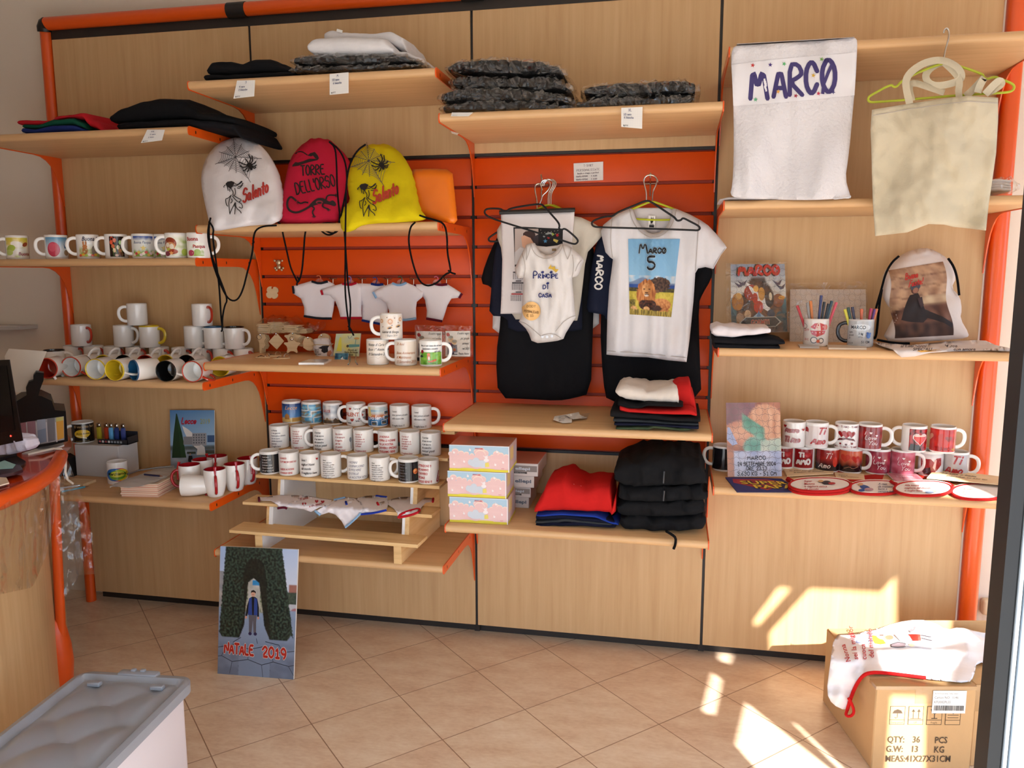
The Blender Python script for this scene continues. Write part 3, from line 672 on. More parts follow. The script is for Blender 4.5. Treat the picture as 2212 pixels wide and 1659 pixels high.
# apron lying over the carton
ap = T('apron', 'white apron with red binding and a cook drawing, draped over the carton', 'apron', (3.75, -.4, .28))
wh = cloth('ECE8EA', 0.02, .2, 30)
poly = [(1803, 1372), (1840, 1370), (1890, 1362), (1935, 1346), (1985, 1339), (2020, 1346), (2045, 1362), (2075, 1356), (2110, 1366), (2152, 1372), (2150, 1440), (2110, 1428), (2104, 1462), (2092, 1476), (2030, 1470), (1995, 1466), (1960, 1458), (1880, 1452), (1862, 1458), (1845, 1490), (1834, 1520), (1828, 1536), (1798, 1522), (1786, 1498), (1793, 1440)]
def apY(x, y):
    a = -.20 - .40 * max(0, min(1, (y - 1352) / 108.0)) if x > 1850 else -.20 - .36 * max(0, min(1, (y - 1368) / 84.0))
    return a
class Ap(Puff):
    def Y(s, y): return 0
    def front(s, x, y, l=0):
        d = ray(x, y)
        k = max(0, min(1, (1872 - x) / 22.0)); 
        top = zt + .05 * max(0, 1 - abs(x - 1985) / 80.0) * max(0, 1 - abs(y - 1368) / 60.0) + .035 * max(0, 1 - abs(x - 2090) / 50.0) * max(0, 1 - abs(y - 1385) / 50.0) + 0.006 * nz(x * .03, y * .05, 2)
        q1 = CP + d * ((top + .008 - CP.z) / d.z)
        yf = -.712 + .19 * (q1.x - 3.535)
        if q1.y < yf and x > 1870:
            q1 = CP + d * ((yf - .012 * nz(x * .05, y * .04, 1) - CP.y) / d.y)
        if q1.y > -.275: q1 = CP + d * ((-.275 - CP.y) / d.y)
        q2 = CP + d * ((-.60 - .04 * nz(x * .03, y * .03, 8) - CP.y) / d.y)
        yy = max(0, min(1, (y - 1395) / 50.0)); k *= yy
        q = q1.lerp(q2, k * k * (3 - 2 * k))
        return q - d.normalized() * (0.0015 * l + 0.004) if l else q
P = Ap(smooth(poly, 1), 0, thick=0.004, res=6)
P.bulge = lambda x, y: 0.002
P.mesh().build('cloth', wh, ap, angle=180)
bind = [(2000, 1464), (1960, 1459), (1920, 1454), (1882, 1452), (1863, 1459), (1848, 1482), (1838, 1508), (1830, 1534), (1836, 1546), (1844, 1540), (1842, 1522), (1834, 1505)]
MB().tube([P.front(x, y) - ray(x, y) * 0.006 for (x, y) in curve(bind[:8], 2)], 0.006, 8).build('binding', cloth('C81E1E', 0.04), ap)
lp = [P.front(1830, 1534) - ray(1830, 1534) * .006] + [at(x, y, -.625) for (x, y) in ((1826, 1546), (1838, 1548), (1846, 1538), (1840, 1520), (1833, 1508))]
MB().tube(curve(lp, 2), 0.005, 8).build('tie_loop', cloth('C81E1E', 0.04), ap)
MB().tube([at(2130, 1372, -.2), at(2146, 1368, -.2), at(2158, 1370, -.2)], .008, 8).build('neck_strap', cloth('C81E1E', 0.04), ap)
A = Art(-1); K_ = '3A3034'
A.poly([(1848, 1388), (1852, 1376), (1866, 1372), (1886, 1372), (1886, 1384), (1866, 1388), (1858, 1390)], '8A93B8', 6).poly([(1852, 1386), (1856, 1378), (1868, 1374), (1884, 1374), (1884, 1382), (1866, 1386)], 'DCDDE8', 6)
A.poly([(1884, 1372), (1896, 1374), (1908, 1382), (1914, 1390), (1902, 1392), (1890, 1390), (1885, 1382)], 'D9A93A', 6).ell(1906, 1376, 14, 6, 'E8B89A', 14, .3, 6).ell(1921, 1377, 9, 5, 'D8A080', 12, 0, 6)
A.line([(1915, 1376), (1925, 1378)], 1.5, K_).line([(1900, 1372), (1908, 1372)], 1.5, K_)
A.poly([(1932, 1370), (1962, 1368), (1970, 1382), (1964, 1390), (1944, 1384)], 'D6D6DA', 6).poly([(1962, 1370), (1988, 1370), (1990, 1384), (1972, 1384)], 'D83A2C', 6)
A.poly([(1924, 1392), (1940, 1387), (1956, 1390), (1956, 1397), (1938, 1398), (1926, 1397)], '9C8D94', 6).line([(1924, 1392), (1940, 1387), (1956, 1390), (1956, 1397), (1938, 1398), (1926, 1397), (1924, 1392)], 1.3, K_).line([(1955, 1394), (1990, 1398), (2012, 1402)], 4, 'B8B8C0').ell(1970, 1393, 7, 4, 'E8B89A', 10, 0, 6).line([(1990, 1372), (2012, 1376)], 2, K_).line([(1990, 1378), (2014, 1384)], 2, K_).poly([(1962, 1362), (1980, 1350), (1985, 1346), (1983, 1354), (1968, 1366)], 'A8A6B0', 6)
for (s_, x, y, r) in (('Nonna', 1838, 1428, 1.9), ('sei la miglior', 1854, 1424, 1.75), ('cuoca', 1872, 1424, 1.68), ('del mondo', 1888, 1420, 1.65)): A.text(s_, x, y, 11, 'B8282A', .15, .012, rot=r, sx=.95)
A.build('print', ap, P.pr)

# wall socket with plug on the back wall, right of the orange post
so_ = T('wall_socket', 'cream wall socket with a plugged cable on the white wall', 'socket', (4.15, .1, .29))
q = at(2138, 1312, .075); 
MB().box((q.x - .03, .062, q.z - .034), (q.x + .036, .10, q.z + .034), .012, seg=3).build('plate', mat('cream_plastic', S(222, 204, 168), 0.4), so_)
hs_ = MB()
for (dx, dz) in ((-.004, .008), (.01, .008), (.003, -.006)): hs_.lathe([(.0035, 0), (0, .0001)], 10, Matrix.Translation((q.x + dx, .0612, q.z + dz)) @ Matrix.Rotation(pi / 2, 4, 'X'))
hs_.build('socket_holes', DARK, so_)
MB().tube(curve([(q.x - .005, .07, q.z - .03), (q.x - .008, .066, q.z - .05), (q.x, .075, q.z - .08), (q.x + .01, .085, q.z - .12)], 2), .0045, 8).build('cable', mat('cream_plastic', S(222, 204, 168), .4), so_)
# grey shelf on the back wall, far left
sh = tag(MB().box((-1.3, -.02, 1.375), (at(65, 703, .05).x, .10, 1.395), .002).build('wall_ledge', mat('pale_grey_laminate', S(196, 190, 182), .6), None, (-.8, .05, 1.38)), 'plain pale grey ledge on the left wall beside the orange post', 'shelf')

# =====================================================  MUGS
MR, MH = 0.0438, 0.100
_mm = {}
def mug_body(outer, inner, rim, R, H):
    k = ('b', outer, inner, rim, R, H)
    if k not in _mm:
        b = MB()
        b.lathe([(0.0005, .003), (R - .008, .003), (R - .006, 0), (R - .002, .001), (R, .005), (R, H - .006)], 36)
        b.lathe([(R, H - .006), (R - .0005, H - .0015), (R - .002, H), (R - .0036, H - .0015), (R - .004, H - .006)], 36, m=2)
        b.lathe([(R - .004, H - .006), (R - .004, .012), (R - .010, .007), (0.0005, .006)], 36, m=1)
        _mm[k] = b.mesh('mug_body', [cer(outer), cer(inner), cer(rim)])
    return _mm[k]
def mug_handle(col, R, H, heart=False):
    k = ('h', col, R, H)
    if k not in _mm:
        p = curve([(R - .003, 0, H * .84), (R + .012, 0, H * .86), (R + .030, 0, H * .76), (R + .034, 0, H * .52), (R + .027, 0, H * .30), (R + .010, 0, H * .19), (R - .003, 0, H * .20)], 2)
        _mm[k] = MB().tube(p, 0.0068, 10, flat=.72).mesh('handle', [cer(col)])
    return _mm[k]
def mug_at(loc, label, group, hand=90, hc='ECEAE6', inner='ECEAE6', rim=None, outer='ECEAE6', art=None, R=MR, H=MH, turn=0.0, rot=None, name='mug'):
    th = atan2(CP.y - loc[1], CP.x - loc[0]) + pi / 2 + radians(turn)
    o = T(name, label, 'mug', loc, th, group)
    if rot is not None: o.rotation_euler = rot.to_euler()
    bd = put('body', mug_body(outer, inner, rim or (inner if inner not in ('ECEAE6',) else outer), R, H), o)
    h = put('handle', mug_handle(hc, R, H), o); h.rotation_euler = (0, 0, radians(hand))
    if hc != outer: h['label'] = 'coloured handle'
    if art:
        put('print', art.mesh('print', lambda u, v, l=0: Vector(((R + .0006 + .0004 * l) * cos(-pi / 2 + u / R), (R + .0006 + .0004 * l) * sin(-pi / 2 + u / R), v)), PRINTG), bd)
    return o
def mug(px, py, Y, z, label, group, **k):
    p = at(px, py, Y); return mug_at((p.x, Y, z), label, group, **k)
def lying(px, py, z, yaw, label, group, spin=-90, **k):
    """mug on its side, mouth centre seen at px, py; yaw is where the mouth points (-90 to the viewer)"""
    R, H = k.get('R', MR), k.get('H', MH); P = on(px, py, z + R + .0005); d = Vector((cos(radians(yaw)), sin(radians(yaw)), 0))
    x = Vector((0, 0, 1)).cross(d); M = Matrix(((x.x, 0, d.x), (x.y, 0, d.y), (x.z, 1, d.z)))
    M = Matrix((x, Vector((0, 0, 1)).cross(x) if False else d.cross(x), d)).transposed()
    return mug_at(tuple(P - d * H), label, group, hand=spin, rot=M, **k)
def wr(lines, c, h=.0085, top=.084, dy=.0135, x=-.045, shear=.25, bold=.012, sx=.85, al='l', a=None):
    a = a or Art(1, .009); y = top
    for s_ in lines: 
        if s_: a.text(s_, x, y - h, h, c, shear, bold, al, sx=sx)
        y -= dy
    return a
def photo(a, x0, x1, fn, z0=.008, z1=.090, nx=26, ny=22): return a.grid(x0, z0, x1, z1, nx, ny, fn)
GE = 'Easter mugs on one shelf'
def ea1():
    a = Art(1, .009); photo(a, -.046, .046, lambda u, v: mix(mix('F2EFE6', 'DCC850', (v - .35) * 2 + nz(u * 4, v * 4)), 'A8B848', 1.4 * nz(u * 3, v * 3, 4)))
    a.ell(0.0, .062, .024, .013, 'F4EEE4', 18, -.2).ell(-.024, .045, .018, .014, 'A9BE50', 16, .5).ell(-.03, .028, .014, .012, 'B8C870').ell(.03, .062, .012, .008, '9A4A2A', 12, .6)
    return a.text('Buona', .002, .016, .014, '9A2432', .2, .02, sx=.9)
def ea2():
    a = Art(1, .009); photo(a, -.046, .046, lambda u, v: mix('E8EEF0', '5E96BC', (v - .35) * 1.7))
    return a.ell(-.012, .040, .024, .030, 'C8405A', 20).ell(-.016, .048, .014, .018, 'D85A70', 16).poly([(.03, .044), (.026, .064), (.033, .05), (.036, .066), (.042, .044)], '2E5E86').ell(.036, .026, .010, .012, '9A8468')
def ea3():
    a = Art(1, .009); a.text('Buona Pasqua', -.022, .074, .017, '24284A', .3, .02, sx=.8)
    photo(a, -.036, .046, lambda u, v: mix(mix('8AA24A', 'D8C8A0', .5 + nz(u * 5, v * 5, 2)), 'E8E6DC', (v - .55) * 3), .008, .058)
    a.ell(-.012, .034, .010, .016, 'B07040').ell(-.012, .050, .009, .008, 'B87848').ell(-.017, .064, .003, .009, 'B87848').ell(-.007, .064, .003, .009, 'B87848').ell(.022, .034, .011, .02, '8A7E72')
    for i in range(7): a.ell(-.03 + i * .011, .014 + .003 * (i % 2), .006, .005, ('D85A3A', 'E8B83A', 'A8C85A', 'E8E0C8')[i % 4], 10)
    return a
def ea4():
    a = Art(1, .009); photo(a, -.026, .030, lambda u, v: mix('1E1512', '5A3A22', .6 * nz(u * 5, v * 5)))
    for i, (x, y, c) in enumerate(((-.016, .08, 'C8452E'), (-.006, .074, 'D86A48'), (-.018, .066, 'D85A3A'), (.014, .066, '9CC87A'), (-.012, .05, 'D86040'), (.006, .046, 'E8D8B8'), (.012, .032, 'C87858'), (-.008, .034, 'E8C8A8'))): a.ell(x, y, .006, .009, c, 12)
    for x in (-.014, -.004, .008, .016): a.line([(x, .055), (x + .004, .01)], .0016, '6E9A48')
    return a.ell(.014, .018, .010, .008, '7A4A34').ell(.0, .014, .006, .005, 'D8B8A8')
def ea5():
    a = Art(1, .009); photo(a, -.042, .042, lambda u, v: mix(mix('D8DCD8', '2E4E9A', (v - .8) * 6 + .6 * nz(u * 5, v * 3)), '8AA84A', (.36 - v + .2 * nz(u * 7, 3)) * 6))
    a.text('Buona Pasqua', -.038, .060, .011, '34426E', .3, .012, sx=.8).star(0, .042, .013, 'D8C060')
    for i in range(9): a.ell(-.036 + i * .009, .015 + .005 * ((i * 7) % 3), .006, .006, ('E8E0C0', 'C84A4A', 'D8C060', 'E8D8D8')[i % 4], 10)
    return a
def ea6():
    a = Art(1, .009); photo(a, -.05, .046, lambda u, v: mix(mix('E8E6DA', '9AB040', .6 * (u - .4) * 2 + nz(u * 5, v * 5, 3)), 'F0EEE6', (v - .75) * 4))
    a.ell(-.026, .058, .026, .024, '8E3A22', 20).ell(-.026, .048, .022, .016, 'C88A5A').ell(-.035, .052, .009, .009, 'E8D8C0').ell(-.018, .044, .009, .013, 'E8DCC8').ell(-.03, .034, .010, .006, 'B8B84A').ell(-.014, .026, .018, .010, '9A3A24').ell(-.036, .018, .012, .010, '7A3040').star(-.02, .02, .010, 'E0A060').ell(.028, .024, .012, .014, 'A8B850')
    return a
def ea7():
    a = Art(1, .009); photo(a, -.044, .02, lambda u, v: mix('EEF0E6', '9AB050', (.5 - v + .5 * nz(u * 5, v * 5, 8)) * 2), .008, .06)
    a.ell(-.03, .02, .013, .012, 'B0405A').ell(-.005, .024, .012, .011, '9AB860')
    return a.text('Buona', -.047, .068, .015, 'A8302E', 0, .03, sx=.9).text('Pasqua', -.02, .040, .013, 'A8302E', 0, .03, sx=.9)
zz = SZ['12']
for (px, lab, a, hd) in ((39, 'leftmost Easter mug, yellow flowers and a white bunny', ea1(), 195), (124, 'Easter mug with a pink egg under a blue sky', ea2(), 185), (192, 'Easter mug with brown bunny below dark cursive greeting', ea3(), 185), (253, 'Easter mug with red tulips on black', ea4(), 185), (311, 'Easter mug with blue sky band and yellow star, fully visible', ea5(), 185)):
    mug(px, 556, -.40, zz, lab, GE, hand=hd, art=a)
mug(356, 556, -.34, zz, 'Easter mug half hidden between the star mug and the egg basket mug', GE, hand=90, art=ea5())
mug(383, 556, -.43, zz, 'Easter mug with a brown basket of eggs', GE, hand=185, art=ea6())
mug(430, 556, -.43, zz, 'rightmost Easter mug with large red lettering, handle to the right', GE, hand=-5, art=ea7())
# --- plain mugs piled on the shelf below
GP = 'plain coloured mugs piled on one shelf'; zz = SZ['13']; RD = 'B4301C'; YE = 'D8BC28'; BL = '1C5078'; BK = '141414'; WH = 'ECEAE6'
for i, px in enumerate((160, 204, 247, 294, 345, 393, 437, 482, 527)):
    p = at(px, 775, -.075); place = ('first', 'second', 'third', 'fourth', 'fifth', 'sixth', 'seventh', 'eighth', 'last')[i]
    mug_at((p.x, -.075, zz), '%s red-handled white mug from the left, in the rear row against the panel' % place, GP, hand=-58, hc=RD, turn=0)
up = zz + MH + .0005
mug(178, 752, -.095, up, 'white mug with red handle, standing alone atop the rear row at far left', GP, hand=-58, hc=RD)
mug(269, 752, -.095, up, 'white mug with white handle, left under the top mug', GP, hand=-40)
mug(325, 752, -.095, up, 'white mug with yellow handle on the second tier', GP, hand=-32, hc=YE, inner=YE)
mug(421, 752, -.095, up, 'white mug with white handle, left under the red-handled top mug', GP, hand=-35)
mug(464, 752, -.095, up, 'white mug with blue rim on the second tier, touched by a black cord', GP, hand=-35, inner=BL)
mug(508, 752, -.095, up, 'white mug with black rim, rightmost of the second tier', GP, hand=-35, inner=BK)
mug(298, 705, -.095, up + MH + .0005, 'white mug with white handle to the left, highest of the left pile', GP, hand=182, inner=BL, rim=WH)
mug(438, 705, -.095, up + MH + .0005, 'white mug with red handle, highest of the right pile', GP, hand=-58, hc=RD)
mug(120, 800, -.28, zz, 'upright white mug with black inside, behind the white printer paper', GP, hand=-20, inner=BK)
lying(100, 796, zz, -75, 'mug lying with red inside, partly behind the printer paper', GP, inner=RD, spin=-60)
lying(152, 793, zz, -82, 'mug lying with orange rim and white inside, left front', GP, rim=RD, spin=-30, hc=RD)
lying(205, 798, zz, -80, 'mug lying with thin yellow rim and white inside', GP, rim=YE, spin=-20, hc=YE)
lying(246, 800, zz, -88, 'mug lying with bright yellow inside, in the front row', GP, inner=YE, spin=-15)
lying(287, 800, zz, -118, 'mug lying sideways with blue inside and white handle', GP, inner=BL, spin=-150)
lying(357, 802, zz, -84, 'mug lying with black inside, in the front row', GP, inner=BK, spin=-15)
lying(414, 803, zz, -84, 'mug lying with orange rim and orange handle, right front', GP, rim=RD, hc=RD, spin=-30)
lying(474, 792, zz, -84, 'mug lying with yellow inside, beneath the shelf of wooden tags', GP, inner=YE, spin=-5)
for px, c, nm in ((178, '5A5048', 'grey'), (222, YE, 'yellow'), (266, BK, 'black'), (313, RD, 'red'), (357, YE, 'yellow'), (402, BK, 'black')):
    lying(px, 788, zz, -86, 'mug lying in the second row, %s inside showing %s' % (nm, {178: 'behind the orange-rimmed mug', 222: 'above the thin yellow rim', 266: 'behind the bright yellow mug', 313: 'behind the blue mug', 357: 'behind the black mug', 402: 'behind the right orange-rimmed mug'}[px]), GP, inner=c, spin=60)

# --- red-handled mugs and small goods on the lowest left shelf
zz = SZ['14']; GR_ = 'white mugs with red insides and spoon handles'; RR = 'A81C24'
def latte(px, py, Y, lab, hand, lie=None):
    H, R = .118, .0455; p = at(px, py, Y)
    o = T('latte_mug', lab, 'mug', (p.x, Y, zz), atan2(CP.y - Y, CP.x - p.x) + pi / 2, GR_)
    if ('lb',) not in _mm:
        b = MB(); b.lathe([(.0005, .002), (R * .62, 0), (R * .72, .004), (R * .86, H * .22), (R * .97, H * .48), (R, H * .75), (R, H - .004), (R - .001, H)], 36)
        b.lathe([(R - .001, H), (R - .004, H), (R - .005, H * .7), (R * .84, H * .45), (R * .7, .01), (.0005, .006)], 36, m=1); _mm[('lb',)] = b.mesh('mug_body', [cer(WH), cer(RR)])
        _mm[('lh',)] = MB().tube(curve([(R - .004, 0, H * .80), (R + .010, 0, H * .82), (R + .026, 0, H * .70), (R + .030, 0, H * .48), (R + .018, 0, H * .24), (R - .006, 0, H * .16)], 2), .0062, 10).mesh('handle', [cer(RR)])
        _mm[('ls',)] = MB().tube([(R + .004, 0, H * .45), (R + .002, 0, H * .9), (R - .006, 0, H * 1.12)], [.004, .004, .007], 8).mesh('spoon', [cer(RR)])
    put('body', _mm[('lb',)], o); h = put('handle', _mm[('lh',)], o); h.rotation_euler = (0, 0, radians(hand)); h['label'] = 'red handle'
    if lie is None:
        s_ = put('spoon', _mm[('ls',)], o); s_.rotation_euler = (0, 0, radians(hand)); s_['label'] = 'red spoon tucked through the handle'
    else:
        d = Vector((cos(radians(lie)), sin(radians(lie)), 0)); P = on(px, py, zz + R); M = Matrix((Vector((-d.y, d.x, 0)).normalized(), Vector((0, 0, 1)), d)).transposed()
        M = Matrix((Vector((0, 0, 1)).cross(d) * -1, Vector((0, 0, -1)), d)).transposed(); 
        if M.determinant() < 0: M = Matrix((Vector((0, 0, 1)).cross(d), Vector((0, 0, -1)), d)).transposed()
        o.location = P - d * H * .5; o.rotation_euler = M.to_euler()
        A = Art(1, .009); A.text('Ti amo', -.030, .058, .010, 'B01C2C', 0, .02).heart(0, .036, .010, 'B01C2C').text('tanto', -.022, .016, .010, 'B01C2C', 0, .02)
        put('print', A.mesh('print', lambda u, v, l=0: Vector(((R + .0008) * cos(pi / 2 + u / R * .98), (R + .0008) * sin(pi / 2 + u / R * .98), v + .01)), PRINTG), o)
latte(472, 1040, -.15, 'hindmost red-lipped mug, just right of the calendar', -100)
latte(440, 1048, -.22, 'red-lipped mug overlapping the lower right corner of the calendar', 60)
latte(412, 1056, -.32, 'red-lipped mug with its handle to the left, behind the fallen one', 175)
latte(536, 1036, -.16, 'red-lipped mug farthest right, beside the black verse mug', -70)
latte(508, 1046, -.27, 'red-lipped mug second from right with red spoon facing forward', -80)
latte(466, 1062, -.37, 'red-lipped mug in the middle front with red spoon facing forward', -88)
latte(425, 1048, -.40, 'white mug lying on its side with red heart print and red handle', 90, lie=198)

bx = T('paper_box', 'plain light grey box on the low left shelf', 'box', (.25, -.12, zz))
q0, q1 = at(166, 1030, -.19), at(270, 1036, -.16); hgt = at(166, 960, -.19).z - zz
MB().box((q0.x, -.19, zz), (q1.x, -.055, zz + hgt), .002).build('carton_body', GREYP, bx)
zt_ = zz + hgt
mug(181, 955, -.13, zt_, 'black mug with a yellow oval badge on the grey box', None, hand=200, art=Art(1, .009).rect(-.062, .006, .062, .092, '171412').text('Il vecchio bar', -.036, .074, .013, 'C0A070', 0, .01, sx=.9).ell(-.004, .046, .034, .020, 'D8B030', 24).text('Buone Bevande', -.028, .044, .008, '2A2010', .4, .02, sx=.8).poly([(-.03, .036), (.012, .022), (.014, .026), (-.026, .04)], 'E8D8A0').text('www.ilvecchio.com', -.034, .010, .006, 'A8905A', 0, .0, sx=.9), R=.048, H=.098)
tr = T('lighter_tray', 'small dark counter tray printed with age warning symbols', 'tray', (at(245, 950, -.10).x, -.12, zt_))
a0, a1 = at(213, 952, -.15).x, at(277, 952, -.15).x
MB().box((a0, -.155, zt_), (a1, -.08, zt_ + .004)).box((a0, -.155, zt_), (a1, -.152, zt_ + .022)).box((a0, -.083, zt_), (a1, -.08, zt_ + .05)).box((a1 - .003, -.155, zt_), (a1, -.08, zt_ + .035)).build('tray', mat('dark_card', S(40, 40, 46), .5), tr)
A = Art()
for i in range(8):
    x = a0 + .012 + i * .016; (A.star(x, zt_ + .011, .007, 'C05A5A', 0, 3, .5) if i % 2 == 0 else A.ell(x, zt_ + .011, .006, .006, 'D8D4D0', 10)) if i < 4 else A.rect(x - .005, zt_ + .006, x + .005, zt_ + .016, '9AA0A8')
A.build('print', tr, lambda u, v, l=0: Vector((u, -.1556 - .0001 * l, v)))
for i, (px, c, nm) in enumerate(((214, 'B0A02C', 'olive'), (230, 'A83A20', 'red and green'), (240, '6AB0E0', 'light blue'), (252, '2C3E78', 'navy'), (266, '3A4A88', 'rightmost blue'))):
    x = at(px, 930, -.12).x; l = T('lighter', '%s pocket lighter standing in the dark tray' % nm, 'lighter', (x, -.12, zt_ + .0045), 0, 'pocket lighters in the tray')
    MB().box((x - .010, -.128, zt_ + .0045), (x + .010, -.112, zt_ + .072), .005, seg=2).build('body', mat('lighter_' + c, C_(c), .25), l)
    MB().box((x - .009, -.127, zt_ + .072), (x + .009, -.113, zt_ + .092), .003).lathe([(.006, -.004), (.006, .004)], 12, Matrix.Translation((x + .004, -.12, zt_ + .088)) @ Matrix.Rotation(pi / 2, 4, 'X'), caps=True).build('metal_head', CHROME, l)
mug(255, 1034, -.26, zz, 'mug with a rainbow oval badge, in front of the grey box', None, hand=100, art=Art(1, .009).ell(-.001, .045, .050, .030, 'C8302A', 24).ell(-.012, .046, .042, .029, '2E6AB0', 24).ell(.012, .044, .040, .026, 'D8C838', 24).ell(0, .044, .036, .022, '6AA838', 24).ell(0, .048, .030, .014, 'D0D048', 20).text('Marchiamoci', -.040, .044, .014, '1E2A14', .2, .02, sx=.8).text('realizzazioni personalizzate', -.03, .030, .006, '3A5A20', .2, 0, sx=.75))
ph = T('pen_holder', 'small black desk stand behind the loose cable, left of the grey box', 'stand', (at(150, 1030, -.2).x, -.2, zz)); q = at(150, 1030, -.2)
MB().prism([(-.045, 0), (.03, 0), (.012, .085), (-.02, .1)], lambda a, b: Vector((q.x + a, -.215, zz + b)), lambda a, b: Vector((q.x + a, -.16, zz + b))).build('stand', DARK, ph)
wb = T('note_block', 'short stack of beige paper slips beside the grey box', 'paper stack', tuple(on(170, 1044, zz)))
q = on(168, 1046, zz); MB().box((q.x - .06, q.y - .03, zz), (q.x + .055, q.y + .05, zz + .012), .001).build('slips', TAGW, wb)
def pen(p, q, c, lab):
    o = T('pen', lab, 'pen', tuple(p)); d = (q - p); MB().tube([p, p + d * .85], .0042, 8).build('barrel', mat('pen_' + c, C_(c), .3), o); MB().tube([p + d * .85, q], [.004, .001], 8).build('point', CHROME, o)
pen(on(134, 1062, zz + .0045), on(192, 1050, zz + .0045), '4A9AB8', 'light blue pen lying on the low left shelf')
pen(on(126, 1055, zz + .0045), on(176, 1048, zz + .0045), 'C8CCD0', 'silver pen lying behind the light blue pen')
# money-sized pink slips, wrap and pen
qa, qb = on(262, 1073, zz), on(345, 1073, zz); M = Matrix.Translation((qa.x, qa.y, zz)) @ Matrix.Rotation(radians(6), 4, 'Z')
ps = T('flyer_stack', 'thick stack of pink and cream flyers under crumpled wrap', 'paper stack', (qa.x, qa.y, zz))
mb = MB(); cols = []
for i in range(14):
    z0 = i * .0042; dx = .002 * sin(i * 1.7); k = len(mb.v); mb.box((dx, 0.002 * cos(i), z0), (.165 + dx, .15, z0 + .0040), M=M)
    c = C_(('DCA890', 'E2CDB4', 'D49A84', 'E8D4BC')[i % 4]); cols += [c] * (len(mb.v) - k)
mb.build('flyers', PRINT, ps, cols=cols)
wz = zz + .059
ww = MB(); poly = [tuple(on(x, y, wz))[:2] for (x, y) in ((228, 1052), (262, 1032), (300, 1022), (372, 1008), (384, 1018), (350, 1040), (310, 1052), (268, 1058))]
v, f, _ = tri2d(smooth(poly, 1), .018); ww.add([Vector((a, b, wz + .004 + .012 * abs(nz(a * 16, b * 16, 2)) - (.05 * max(0, (qa.x - .005 - a) / .06) if a < qa.x - .005 else 0))) for (a, b) in v], f)
tag(ww.build('crumpled_wrap', mat('tissue_wrap', S(196, 198, 200), .5, alpha=.92), None, (qa.x, qa.y, wz), angle=60), 'crumpled grey-white wrap lying over the flyer stack', 'wrapping paper')
pen(on(312, 1025, wz + .017), on(352, 1029, wz + .017), '20284A', 'dark blue pen lying on the crumpled wrap')
cs = T('keyring_clip', 'long grey metal strap lying behind the flyer stack', 'strap', tuple(on(300, 1016, wz)))
MB().tube([on(275, 1024, wz + .02), on(300, 1016, wz + .022), on(340, 1010, wz + .022), on(376, 1007, wz + .02)], .004, 8).build('strap', mat('grey_metal', S(130, 132, 136), .35, .8), cs)
# calendar
def board(name, label, cat, c, art, t=.006, m=PRINTS, edge=PAPER, group=None, pname='print', back=None):
    q = Quad(*c, t=t); o = T(name, label, cat, tuple((q.p[2] + q.p[3]) / 2), 0, group); pn = q.board().build('panel', edge, o)
    if art: art.build(pname, pn, q, m)
    return o, q
def leaning(px, Yb, Yt): return [at(px[0][0], px[0][1], Yt), at(px[1][0], px[1][1], Yt), at(px[2][0], px[2][1], Yb), at(px[3][0], px[3][1], Yb)]
A = Art(-1)
def cal(u, v):
    c = mix('4A7FB4', '9CC0DC', v * 1.5 + .3 * u)
    if v > .62: c = mix('3C4A44', '8A98A4', (v - .62) * 6 + .3 * nz(u * 20, v * 9))
    if v > .70: c = mix('6A84A0', 'A8B8C8', .5 + nz(u * 5, v * 12, 4))
    return c
A.grid(0, 0, 1, 1, 30, 40, cal)
A.poly([(.14, .06), (.08, .4), (.03, .82), (.36, .82), (.27, .4), (.16, .06)], '1E3A24').poly([(.14, .06), (.2, .4), (.24, .82), (.36, .82), (.27, .4)], '28482C')
A.rect(.3, .46, .56, .6, '8A8C90').rect(.5, .40, .82, .62, 'A0A2A6').rect(.84, .44, 1, .56, '3A5A86')
for i in range(5):
    for j in range(4): A.rect(.52 + i * .06, .42 + j * .045, .55 + i * .06, .445 + j * .045, '5A5E66')
A.poly([(.6, .78), (.62, .66), (.7, .6), (.78, .64), (.8, .78)], 'D8DADA').rect(.38, .72, .58, .76, '38443A').rect(.8, .7, 1, .76, '4A5048')
A.ell(.455, .765, .016, .018, 'B08868').poly([(.42, .79), (.5, .79), (.515, .87), (.5, .9), (.42, .9), (.405, .87)], '14161A').poly([(.425, .9), (.495, .9), (.49, 1.0), (.465, 1.0), (.46, .93), (.45, 1.0), (.43, 1.0)], '2A2E30')
A.write('Lecce', .26, .24, .105, .022, 'B42438', slant=.35, sx=.75).text('2019', .69, .24, .09, 'A8A85A', 0, .005, sx=.9)
board('calendar', 'Lecce 2019 photo calendar leaning on the beech panel', 'calendar', leaning([(367, 886), (463, 886), (464, 1010), (369, 1012)], -.10, -.02), A, t=.004)

# =====================================================  FOLDED CLOTHES ON THE TOP SHELVES (first and second bay)
def garment(name, label, pts, Y, d, c, group=None, cat='clothing', **k):
    mb = pslab(pts, Y, d, **k); x = sum(p[0] for p in pts) / len(pts); p = at(x, max(q[2] for q in pts), Y)
    o = mb.build(name, cloth(c), None, tuple(p), angle=180); tag(o, label, cat, group); return o
garment('folded_shirt', 'blue folded shirt at the bottom of the small far left pile', [(41, 274, 288), (70, 275, 290), (120, 267, 284), (150, 266, 284), (172, 274, 284)], -.46, .34, '22306E')
garment('folded_shirt', 'dark green folded shirt between the red and blue ones', [(43, 267, 277), (80, 266, 278), (118, 254, 272), (150, 252, 268), (172, 260, 276), (178, 266, 280)], -.45, .34, '124A38')
garment('folded_shirt', 'red folded shirt topmost on the small far left pile', [(33, 257, 270), (70, 256, 272), (105, 258, 271), (125, 247, 258), (150, 246, 254), (174, 240, 256), (192, 258, 276), (226, 280, 285)], -.44, .34, 'B21C26')
